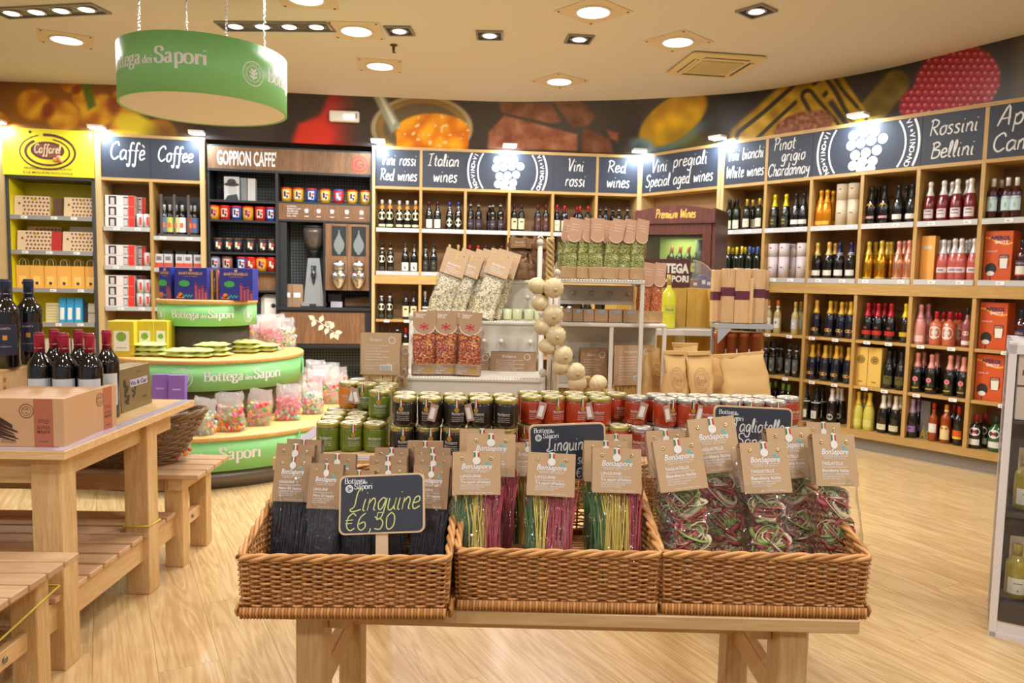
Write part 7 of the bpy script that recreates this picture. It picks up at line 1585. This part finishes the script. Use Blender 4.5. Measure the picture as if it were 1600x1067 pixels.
# green oregano bags
def herb_bag(fm, seed, cone=True):
    t = empty('herb_bag'); w_, L = .05, .19; ob('filling', filled(w_ * .92, .034, L * .62, seed, .5, .004, .3), fm, t, (0, 0, .003)); ob('film_bag', bag_mesh(w_, .036, L * .9, seed, .1), cello2, t)
    ob('paper_foot', M().box(-w_ * .51, w_ * .51, -.019, .019, 0, L * .2, b=.0015), mat('kraft_foot', (200, 158, 108), .6), t)
    T = Matrix.Translation((.004, -.018, L * .62)) @ Matrix.Rotation(-.12, 4, 'X') @ Matrix.Rotation(.1, 4, 'Y'); c = ob('arched_card', M().prism(arch_card(w_ * .86, L * .42), -.0006, .0008, T=T @ XZ), mat('kraft_rosy', (196, 150, 116), .6), t)
    m = M(); g = lambda u, v: tuple(T @ Vector((u, -.0012, v)))
    for k in range(3): text(m, ('Sapore', 'ORIGANO', 'DI SICILIA')[k], 0, L * (.3 - .05 * k), .006, g, w=w_ * .5)
    ribbon(m, [(p[0] * .95, p[1] + .001) for p in arch_card(w_ * .86, L * .4)[1:-1]], .0018, g); ob('lettering', m, col_mat((240, 220, 200)), c); return t
hb = herb_bag(herb, 5); hbu = []; et = TJ + .002 + zt
for px, Yq, rz in ((884, 2.46, .1), (905, 2.46, .15), (926, 2.46, .15), (946.5, 2.46, .1), (966, 2.465, .2), (987, 2.46, .2)): put(hb, hbu, (X_(px, Yq), Yq, et), (-.03, R.uniform(-.05, .11), rz + R.uniform(-.2, .2)), 'herb bag', 'green oregano bag with arched kraft card', 'on the etagere top, front row', 'bags of oregano')
for px in (876, 897, 918, 938): put(hb, hbu, (X_(px, 2.54), 2.54, et), (0, .02, .1), 'herb bag', 'green oregano bag with arched kraft card', 'on the etagere top, rear row', 'bags of oregano')
h2 = herb_bag(chil2, 9); h2u = []
for px, Yq in ((1000, 2.52), (1018, 2.53)): put(h2, h2u, (X_(px, Yq), Yq, TJ + .003 + z2), (-.02, .03, .2), 'herb bag', 'orange chilli bag with kraft card', 'beside the etagere top shelf', 'orange chilli bags', (.95, 1, 1.02))

# pasta packs lying behind and under the steps
def card_pack(px0, px1, y0, y1, Y, look, where, rz=0, tone=None, filling=None):
    a, b = on_Y(px0, y1, Y), on_Y(px1, y0, Y); w_ = b.x - a.x; h = b.z - max(a.z, TJ + .001); zb = max(a.z, TJ + .002)
    t = tag(empty('pasta_pack', ((a.x + b.x) / 2, Y, zb), rz), 'pasta pack', look, where); c = ob('header_card', M().box(-w_ / 2, w_ / 2, 0, .0015, h * .28, h).box(-w_ / 2, w_ / 2, .03, .0315, h * .3, h - .001), tone or kraft, t)
    m = M(); fn = flat(-.0006); text(m, 'BonSapore', -w_ * .1, h * .86, .014, fn, w=w_ * .3, shear=.2)
    for k in range(9): text(m, ('Pasta di semola di grano duro', 'Modo di preparazione', 'Cuocere in abbondante acqua', 'salata per otto minuti', 'Conservare in luogo fresco', 'Ingredienti semola acqua', 'Prodotto in Italia', 'Lotto e scadenza', 'Peso netto')[k], -w_ * .38, h * (.78 - .05 * k), .0055, fn, w=w_ * (.6, .4, .62, .4, .6, .45, .35, .4, .2)[k], align='l')
    disc(m, w_ * .3, h * .88, .011, fn, 14, 0, .009)
    ob('lettering', m, print_w, c); m = M(); m.box(0, w_ * .3, -.001, 0, h * .36, h * .45); l = ob('barcode', m, tag_m, c); m = M()
    for k in range(14): m.box(w_ * (.02 + k * .019), w_ * (.027 + k * .019), -.0013, -.001, h * .365, h * .44)
    ob('bars', m, ink, l)
    ob('film_bag', bag_mesh(w_ * .94, .05, h * .75, 3, .5), cello2, t, (0, .016, 0)); o = ob('pasta_curls', strands([(0, -w_ * .4, w_ * .4, h * .3)], 3, .2, 60, .0018), [filling or mat('pasta_pale', (222, 190, 120), .5)], t, (0, .02, 0)); o['kind'] = 'stuff'
card_pack(563, 625, 521, 610, 2.30, 'large kraft pasta pack showing its back print and barcode', 'beside the white drawer stand'); card_pack(624, 636, 540, 606, 2.34, 'narrow kraft pasta pack edge', 'against the white drawer stand')
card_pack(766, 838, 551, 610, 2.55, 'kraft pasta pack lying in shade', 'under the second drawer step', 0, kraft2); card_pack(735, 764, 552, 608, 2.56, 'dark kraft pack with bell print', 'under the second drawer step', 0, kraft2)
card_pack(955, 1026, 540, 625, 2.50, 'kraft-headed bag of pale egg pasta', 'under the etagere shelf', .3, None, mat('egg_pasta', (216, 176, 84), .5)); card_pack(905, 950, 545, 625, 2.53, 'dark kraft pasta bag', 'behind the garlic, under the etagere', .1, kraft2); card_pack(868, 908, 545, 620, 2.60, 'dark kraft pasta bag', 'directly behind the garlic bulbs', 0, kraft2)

# kraft paper bags
kp = mat('kraft_paper', (206, 166, 104), .7, var=.08, vs=12, bump=.3)
def paper_bag(px0, px1, ytop, Y, seed, look, where, lean=.12, roll=0.0, logo=True, rz=0.0, d=.08):
    a = on_Y((px0 + px1) / 2, ytop, Y); w_ = (px1 - px0) / FP * Y; h = (a.z - TJ) / math.cos(lean); cx = a.x - math.sin(roll) * h
    t = tag(empty('kraft_bag', (cx, Y - math.sin(lean) * h, TJ + .001), rot=(-lean, roll, rz)), 'paper bag', look, where, 'kraft paper bags')
    def f(u, v):
        an = 2 * PI * u; c, s = math.cos(an), math.sin(an); pin = .12 + .88 * math.sin(min(1, (1 - v) / .7) * PI / 2); e = .4
        x = math.copysign(abs(c) ** e, c) * w_ / 2 * (1 - .06 * v); y = math.copysign(abs(s) ** e, s) * d / 2 * pin; k = noise.noise(Vector((x * 22 + seed, y * 22, v * 5 + seed))) * .014 + abs(noise.noise(Vector((x * 9 + v * 4, seed, v * 9)))) * .012
        return (x + k * c, y + k, v * h)
    m = M().grid(f, 32, 14); m.add([f(i / 32, 0) for i in range(32)], [tuple(range(32))[::-1]]); ob('bag_body', m, kp, t)
    ob('folded_top', M().box(-w_ * .46, w_ * .46, -.008, .006, h * .94, h * 1.0, b=.002), kp, t)
    if logo:
        m = M(); cz = h * .62
        def g(u, v): 
            vv = v / h; pin = .12 + .88 * math.sin(min(1, (1 - vv) / .7) * PI / 2); return (u, -d / 2 * pin - .0125, v)
        for r1, r0 in ((.030, .0285), (.024, .023), (.014, .013)): disc(m, 0, cz, r1, lambda u, v: g(u * .8, cz + (v - cz) * 1.35), 26, 0, r0)
        for k in range(12): a_ = k * PI / 6; text(m, 'ANTICAFORNO'[k % 11], .0265 * .8 * math.cos(a_), cz + .0265 * 1.35 * math.sin(a_), .006, g, rot=a_ - PI / 2)
        script(m, 'Pane', 0, cz - .008, .016, g, .0018); ob('seal_print', m, col_mat((150, 96, 70)), t)
paper_bag(1014, 1042, 543, 2.52, 1, 'kraft paper bag standing narrow side out with brown seal', 'next to the etagere', .1, .12, True, .5, .06); paper_bag(1036, 1072, 548, 2.46, 2, 'kraft paper bag with oval brown seal', 'second from the etagere', .15, -.0, True, .1)
paper_bag(1050, 1092, 536, 2.62, 3, 'plain kraft paper bag folded at the top', 'behind the sealed ones', .05, .0, False); paper_bag(1070, 1108, 549, 2.46, 4, 'kraft paper bag with oval brown seal', 'third from the etagere', .18, -.06, True, -.1)
paper_bag(1102, 1150, 553, 2.55, 5, 'wide plain kraft paper bag', 'beside the widest one', .1, -.08, False); paper_bag(1122, 1192, 551, 2.44, 6, 'widest plain kraft paper bag with diagonal crease', 'at the end of the jar table', .14, -.12, False, -.1, .1)

# garlic braid
gar = mat('garlic_skin', (226, 206, 160), .5, var=.12, vs=30, bump=.2); gst = mat('garlic_stalk', (206, 176, 116), .7, var=.2, vs=50)
t = tag(empty('garlic_braid', (X_(858, 2.33), 2.33, TJ + .02)), 'garlic', 'long braid of cream garlic bulbs hanging down the white post'); org = Vector(t.location)
def bulb(px, py, r, Y, tilt, rz, k):
    c = on_Y(px, py, Y) - org; rr = r / FP * Y; m = M(); n = 56; rows = 14; vs = []
    for j in range(rows + 1):
        f = j / rows; a = PI * f; rad = rr * math.sin(a) ** .75 * 1.04; z = -rr * .86 * math.cos(a) + (max(0, f - .75) ** 1.5) * rr * 1.6
        for i in range(n): b_ = 2 * PI * i / n; s = 1 + .03 * abs(math.cos(b_ * 4.5 + k)) + .018 * math.cos(b_ * 14 + k); vs.append((rad * s * math.cos(b_) + .0001, rad * s * math.sin(b_), z))
    T = Matrix.Translation(c) @ Matrix.Rotation(rz, 4, 'Z') @ Matrix.Rotation(tilt, 4, 'X')
    m.add(vs, [(j * n + i, j * n + (i + 1) % n, (j + 1) * n + (i + 1) % n, (j + 1) * n + i) for j in range(rows) for i in range(n)], 0, True, T)
    o = ob('garlic_bulb', m, gar, t); q = M(); q.lathe([(rr * .22, -rr * .9), (rr * .16, -rr * .96), (.0001, -rr * .98)], 8, T=T); ob('root_tuft', q, gst, o)
for k, (px, py, r, tl_, rz) in enumerate(((839, 447, 13.5, .9, -.9), (865, 450, 15, 2.0, .2), (843.5, 474, 13, .9, -1.0), (864, 492, 15.5, 2.1, .1), (847.5, 511, 13.5, 1.0, -.9), (868.5, 524, 15, 2.0, .15), (855, 542, 13, 1.0, -.8), (880, 555, 14.5, 2.1, .3), (876, 574, 13, 1.1, -.5), (900, 581, 14, 1.9, .2), (902, 599, 14, .8, .4), (934.6, 599, 13.5, 1.0, 1.0))):
    bulb(px, py, r, 2.33 - .012 * (k % 2), -1.35 if tl_ > 1.5 else -.5, rz, k)
m = M()
for q in range(3):
    pts = []
    for i in range(26): a = i * .75 + q * 2.1; p = on_Y(860 - 1.2 * i / 26 + 4.6 * math.cos(a), 372 + i * 3.1, 2.345) - org; p.y += .006 * math.sin(a); pts.append(p)
    m.tube(pts, .0052, 6)
ob('plaited_stalk', m, gst, t)
m = M(); m.tube([on_Y(x, y, 2.36) - org for x, y in ((858, 440), (853, 470), (857, 500), (858, 530), (868, 560), (890, 575), (905, 590), (922, 590))], .006, 6); ob('inner_stalk', m, gst, t)

# ================================================================== FRIDGE, COUNTER, PASTA RACK
mah = wood('mahogany', (74, 38, 32), (96, 54, 44), .35, 2, .8, rings=False, rand=.02); fth = .5
fw_ = .69; p = (1.65 - fw_ * math.cos(fth), 6.2 + fw_ * math.sin(fth), 0); t = tag(empty('wine_fridge', p, -fth), 'wine fridge', 'dark mahogany glass-fronted wine fridge with gold script, in the corner')
ft = 2.0
ob('side_panel', M().box(0, .03, 0, .45, 0, ft), mah, t); ob('side_panel', M().box(fw_ - .03, fw_, 0, .45, 0, ft), mah, t); ob('back_panel', M().box(.03, fw_ - .03, .43, .45, 0, ft), mah, t); ob('base_panel', M().box(.03, fw_ - .03, -.0, .43, 0, .9), mah, t)
m = M(); P = [(0, 1.88), (fw_, 1.88)] + [(fw_ - fw_ * i / 14, 1.985 + .045 * math.sin(PI * i / 14)) for i in range(15)]; m.prism(P, -.03, .45, T=XZ); hp = ob('arched_header', m, mah, t)
m = M(); script(m, 'Premium Wines', fw_ * .52, 1.925, .075, flat(-.0315), .010, 'c', sq=.72, gap=.6); ob('gold_lettering', m, mat('gold_letter', (222, 176, 90), .4, .5), hp)
dr = ob('door_frame', M().box(.03, .1, -.015, .02, .9, 1.88).box(fw_ - .1, fw_ - .03, -.015, .02, .9, 1.88).box(.1, fw_ - .1, -.015, .02, 1.79, 1.88).box(.1, fw_ - .1, -.015, .02, .9, 1.0), mah, t)
ob('glass', M().box(.1, fw_ - .1, .0, .004, 1.0, 1.79), film('fridge_glass', (220, 240, 200), .02, .04, .02, .0, 5), dr)
ob('lining', M().box(.1, fw_ - .1, .40, .405, 1.0, 1.79), mat('fridge_green', (176, 190, 110), .5), t)
for z in (1.2, 1.42): ob('wire_shelf', M().box(.1, fw_ - .1, .08, .38, z - .008, z), lid_silver, t)
lamp(t, 'lamp', (fw_ / 2, .2, 1.78), .3, 2.2, (.85, 1, .6), 'SQUARE')
Tf = t.matrix_basis.copy(); Tf = Matrix.Translation(p) @ Matrix.Rotation(-fth, 4, 'Z')
for i in range(4): o = bottle('bdx', gk, (190, 110, 90), [('rect', (160, 150, 70), .06, .14, 1.0, [('#', .1, .02, .03, (90, 90, 40))])], 'wine_bottle'); o.location = Tf @ Vector((.24 + i * .075, .2, 1.42)); o.rotation_euler = (-.1, .1, -fth); o.scale = (.95, .95, .95); tag(o, 'bottle', 'dark bottle with copper capsule inside the wine fridge', '', 'bottles in the wine fridge')
o = tag(ob('cylinder_box', M().lathe([(.0001, 0), (.05, 0), (.05, .33), (.0001, .33)], 18), mat('dark_tube', (44, 50, 48), .4), None, Tf @ Vector((.54, .16, 1.42)), -fth), 'box', 'dark cylindrical bottle box inside the wine fridge'); m = M(); f = wrap(.05); m.grid(lambda a, b: f((a - .5) * .07, .05 + b * .1), 6, 1); ob('label', m, col_mat((120, 110, 70)), o)
# counter with glass case
Yc = 3.9; xc0, xc1, xc2 = X_(960, Yc), X_(1101, Yc), X_(1120, 3.75); ztop = 1.355
honey = wood('honey_oak', (196, 156, 66), (212, 174, 84), .4, 2, .7, rings=False, rand=.03)
t = tag(empty('service_counter', (0, 0, 0)), 'counter', 'tall honey-oak service counter end behind the etagere')
ob('front_panel', M().box(xc0, X_(1068, Yc) - .002, Yc, Yc + .02, 0, ztop), honey, t); ob('front_panel', M().box(X_(1068, Yc) + .002, xc1, Yc, Yc + .02, 0, ztop), honey, t); ob('end_post', M().box(xc1 - .01, xc2 + .02, 3.7, Yc + .5, 0, ztop), honey, t); ob('body', M().box(xc0, xc1 - .01, Yc + .02, Yc + .5, 0, ztop - .02), honey, t)
zs = on_Y(1068, 514, 3.72).z; sh_ = ob('side_shelf', M().box(X_(985, 3.7), xc1 - .012, 3.66, Yc - .001, zs - .03, zs, b=.003), mat('shelf_grey', (206, 204, 200), .4), t); ob('bracket', M().box(X_(1062, 3.75), X_(1064, 3.75), 3.7, Yc, zs - .14, zs - .03), mat('shelf_grey'), t)
o = bottle('spi', mat('limoncello', (226, 226, 60), .15, coat=.5), None, [('rect', (196, 206, 80), .07, .115, .8, [('PALLINI', .092, .014, .05, (60, 60, 30))])], 'liqueur_bottle'); o.location = (X_(1040, 3.75), 3.75, zs + .001); o.scale = (.76, .76, 1.02); tag(o, 'bottle', 'tall yellow-green lemon liqueur bottle on the counter side shelf'); ob('neck_foil', M().lathe([(.0165, .21), (.0165, .262), (.0001, .263)], 12), col_mat((196, 170, 90), .4, .5), o)
o2 = dup(o, (X_(1026, 3.8), 3.82, zs + .001), .2); tag(o2, 'bottle', 'lemon liqueur bottle mostly hidden behind another')
# brown sign on the counter
Ys = 4.1; t = tag(empty('counter_sign', (X_(1028, Ys), Ys, ztop + .001)), 'sign', 'dark brown counter sign with white block lettering'); ws = (1073 - 985) / FP * Ys; hs = .155
pn = ob('sign_panel', M().box(-ws / 2, ws / 2, 0, .01, 0, hs, b=.001), mat('sign_brown', (86, 44, 44), .45), t)
m = M(); text(m, 'BOTTEGA', .035 - .0, .082, .068, flat(-.001), w=ws * .72, weight=.05, align='c'); text(m, 'DEI SAPORI', .035, .032, .048, flat(-.001), w=ws * .72, weight=.04); ob('lettering', m, print_w, pn)
m = M()
for s_, x0_ in (('T', 0), ('B', 0)): pass
# curved glass case end
t = tag(empty('glass_case', (X_(1075, 4.15), 4.15, ztop + .001)), 'display case', 'curved glass display case end with chrome rim on the counter'); arc = []; wg = (1113 - 1075) / FP * 4.15
for i in range(13): a = PI / 2 * i / 12; arc.append((wg * math.sin(a), 0, .15 * math.cos(a)))
ob('chrome_rim', M().tube(arc, .004, 6), lid_silver, t); m = M(); m.prism([(p[0], p[2]) for p in arc] + [(0, 0)], 0, .003, T=XZ); ob('glass_side', m, film('case_glass', (230, 236, 240), .05, .05, .02, 0, 5), t)
for px, c, h in ((1080, (120, 84, 60), .05), (1093, (96, 60, 130), .075), (1101, (90, 70, 140), .06)):
    o = tag(ob('small_box', M().box(-.02, .02, 0, .04, 0, h, b=.004), col_mat(c, .5), None, (X_(px, 4.22), 4.22, ztop + .001)), 'box', {120: 'small brown box', 96: 'small purple pouch', 90: 'low violet pouch'}[c[0]] + ' inside the glass case'); ob('label', M().box(-.01, .01, -.001, 0, h * .3, h * .6), tag_m, o)
# rack of long pasta packs
Yr = 3.35; t = tag(empty('pasta_rack', (X_(1155, Yr), Yr, 0)), 'rack', 'grey metal rack holding long pasta packs and copper tubes'); zr = on_Y(1155, 506, Yr - .06).z; hw_ = (1197 - 1112) / 2 / FP * Yr
gm_ = mat('rack_grey', (186, 190, 196), .35, .4)
ob('upper_shelf', M().box(-hw_, hw_, -.06, .08, zr - .022, zr, b=.002), gm_, t); ob('lower_shelf', M().box(-hw_, hw_, -.06, .08, .90, .92, b=.002), gm_, t)
for x in (-hw_ + .01, hw_ - .025): ob('upright', M().box(x, x + .015, .08, .095, 0, zr + .05), gm_, t); ob('foot', M().box(x, x + .015, -.12, .14, 0, .02), gm_, t)
m = M(); m.prism([(-hw_, zr - .022), (-hw_ + .06, zr - .022), (-hw_, zr - .09)], -.06, -.056, T=XZ); ob('gusset', m, gm_, t)
sp_m = wood('spaghetti_wood', (206, 168, 120), (226, 192, 146), .5, 2, 2.2, rings=False, rand=.06); mar = mat('maroon_band', (96, 36, 56), .5)
for px, w_, h, Yq, bz in ((1114, 16, .235, Yr + .03, .12), (1131, 18, .24, Yr - .02, .14), (1152, 23, .24, Yr - .03, .125), (1166, 5, .2, Yr - .04, 0), (1176, 21, .24, Yr - .01, .135), (1145, 10, .245, Yr + .04, .13), (1186, 12, .238, Yr + .03, .13)):
    ww = w_ / FP * Yq; o = tag(ob('pasta_pack', M().box(-ww / 2, ww / 2, -.022, .022, 0, h, b=.003), sp_m, None, (X_(px, Yq), Yq, zr + .001)), 'pasta pack', 'long pale spaghetti pack' + (' with maroon band' if bz else ', thin and bandless'), 'on the grey rack', 'long pale spaghetti packs')
    if bz: ob('paper_band', M().box(-ww / 2 - .0008, ww / 2 + .0008, -.0232, .0232, bz - .02, bz + .018), mar, o)
cpm = mat('copper_tube', (170, 96, 56), .35, .5, var=.1, vs=6, stretch=(60, 60, 1))
for px in (1122, 1139, 1158, 1178): o = tag(ob('copper_tube', M().lathe([(.0001, 0), (.0265, 0), (.0265, .225), (.028, .225), (.028, .245), (.0001, .245)], 18), cpm, None, (X_(px, Yr), Yr, .922)), 'tube', 'tall copper-coloured cylindrical tube', 'on the rack below the spaghetti packs', 'copper tubes'); ob('white_strip', M().box(.022, .0275, -.012, -.004, .05, .17), tag_m, o)
# green paper tag on the wine shelf edge
p = U5.w(U5.lx(1196, 1.43), -.02, 1.43); t = tag(empty('paper_tag', p, U5.a), 'tag', 'pale green paper tag on the white wine shelf edge above the clear spirits'); ob('card', M().prism([(-.05, -.12), (.04, -.12), (.06, 0), (-.05, 0)], -.002, 0, T=XZ), mat('tag_green'), t); ob('strap', M().box(-.005, .01, -.002, 0, 0, .04), mat('tag_green'), t)

# ================================================================== WHITE RACK AT THE EDGE
g0 = on_z(1544, 993, 0); rk = tag(empty('white_rack', (g0.x, g0.y, 0), -.56), 'rack', 'white metal rack of packed pasta and oil gift bags at the aisle edge')
t = rk; RH = on_Y(1577, 533, g0.y).z; wr = mat('rack_white', (224, 220, 222), .4); dk = mat('rack_inside', (124, 112, 98), .6)
ob('front_post', M().box(0, .026, 0, .04, 0, RH, b=.002), wr, t); ob('front_post', M().box(.75, .795, 0, .04, 0, RH, b=.002), wr, t); ob('side_panel', M().box(.0, .01, .04, .42, 0, RH), film('rack_side', (230, 230, 235), .35, .08, .1, 0, 5), t)
ob('back_post', M().box(0, .04, .42, .45, 0, RH, b=.002), wr, t); ob('back_panel', M().box(.04, .78, .40, .41, .1, RH - .02), dk, t); ob('top_rail', M().box(.0, .795, 0, .42, RH - .05, RH - .01, b=.002), wr, t)
ob('base_panel', M().box(.026, .75, .005, .02, .015, .07), wr, t); ob('foot_rail', M().box(.0, .795, .0, .03, 0, .02), wr, t)
rz_ = [.145, .505, .875]
rsh = []
for k, z in enumerate(rz_): ob('tray', M().box(.028, .75, .0, .40, z - (.075 if k == 0 else .012), z), mat('tray_dark', (74, 66, 60), .5), t)
oil = mat('olive_oil', (166, 150, 50), .12, coat=.5); Tr = Matrix.Translation(rk.location) @ Matrix.Rotation(-.56, 4, 'Z')
def rack_place(x, y, z): return Tr @ Vector((x, y, z))
for x, y, z, wh in ((.082, .10, .147, 'on the lowest tray'), (.09, .12, .507, 'on the middle tray'), (.24, .12, .147, 'on the lowest tray, further in')):
    o = bottle('bdx', oil, (190, 170, 70), [('rect', (230, 226, 214), .03, .12, .95, [('#', .05, .012, .004, (190, 50, 50)), ('#', .09, .004, .03, (90, 80, 60))])], 'oil_bottle'); o.location = rack_place(x, y, z); o.rotation_euler = (0, 0, -.4); o.scale = (1.05, 1.05, .72); tag(o, 'bottle', 'small olive oil bottle with white label', wh)
    b_ = tag(ob('gift_bag', bag_mesh(.2, .12, .30 if z < .5 else .27, int(x * 50), .3), cello2, None, rack_place(x + .03, y + .03, z + .002), -.3), 'gift bag', 'clear gift bag around the oil bottle', wh); ob('card_label', M().box(-.06, .07, .0, .002, .12, .24), mat('cream_card', (222, 206, 180), .6), b_)
for x in (.10, .27, .44):
    o = tag(ob('pasta_box', M().box(-.085, .085, 0, .06, 0, .275, b=.002), mat('stone_box', (196, 184, 170), .5, var=.12, vs=7), None, rack_place(x + .018, .012, .877), -.56), 'pasta box', 'pale pasta box with yellow window', 'at the top of the white rack', 'pale pasta boxes')
    m = M(); text(m, 'PASTA', -.01, .175, .03, flat(-.001), w=.12); text(m, 'CORTA', .0, .148, .028, flat(-.001), w=.08); text(m, 'Peso 500 g', 0, .02, .012, flat(-.001), w=.09); m.box(-.085, .085, -.001, 0, .13, .137); ob('lettering', m, col_mat((90, 66, 56)), o)
    w2 = ob('window', M().box(-.03, .045, -.0015, 0, .04, .11), mat('short_pasta', (216, 190, 90), .5, var=.3, vs=120), o)
for k in range(3): o = tag(ob('card_tray', M().box(-.06 - .0, .14, 0, .12, 0, .012, b=.002), kraft, None, rack_place(.14 + .02 * k, .08, RH - .008 + k * .015), -.56 + .1 * k), 'card', 'flat kraft card piece', ('bottom', 'middle', 'top')[k] + ' of the pile on the white rack', 'kraft card pile'); ob('fold', M().box(-.06, .14, -.001, 0, .004, .006), kraft2, o)
finish_labels()
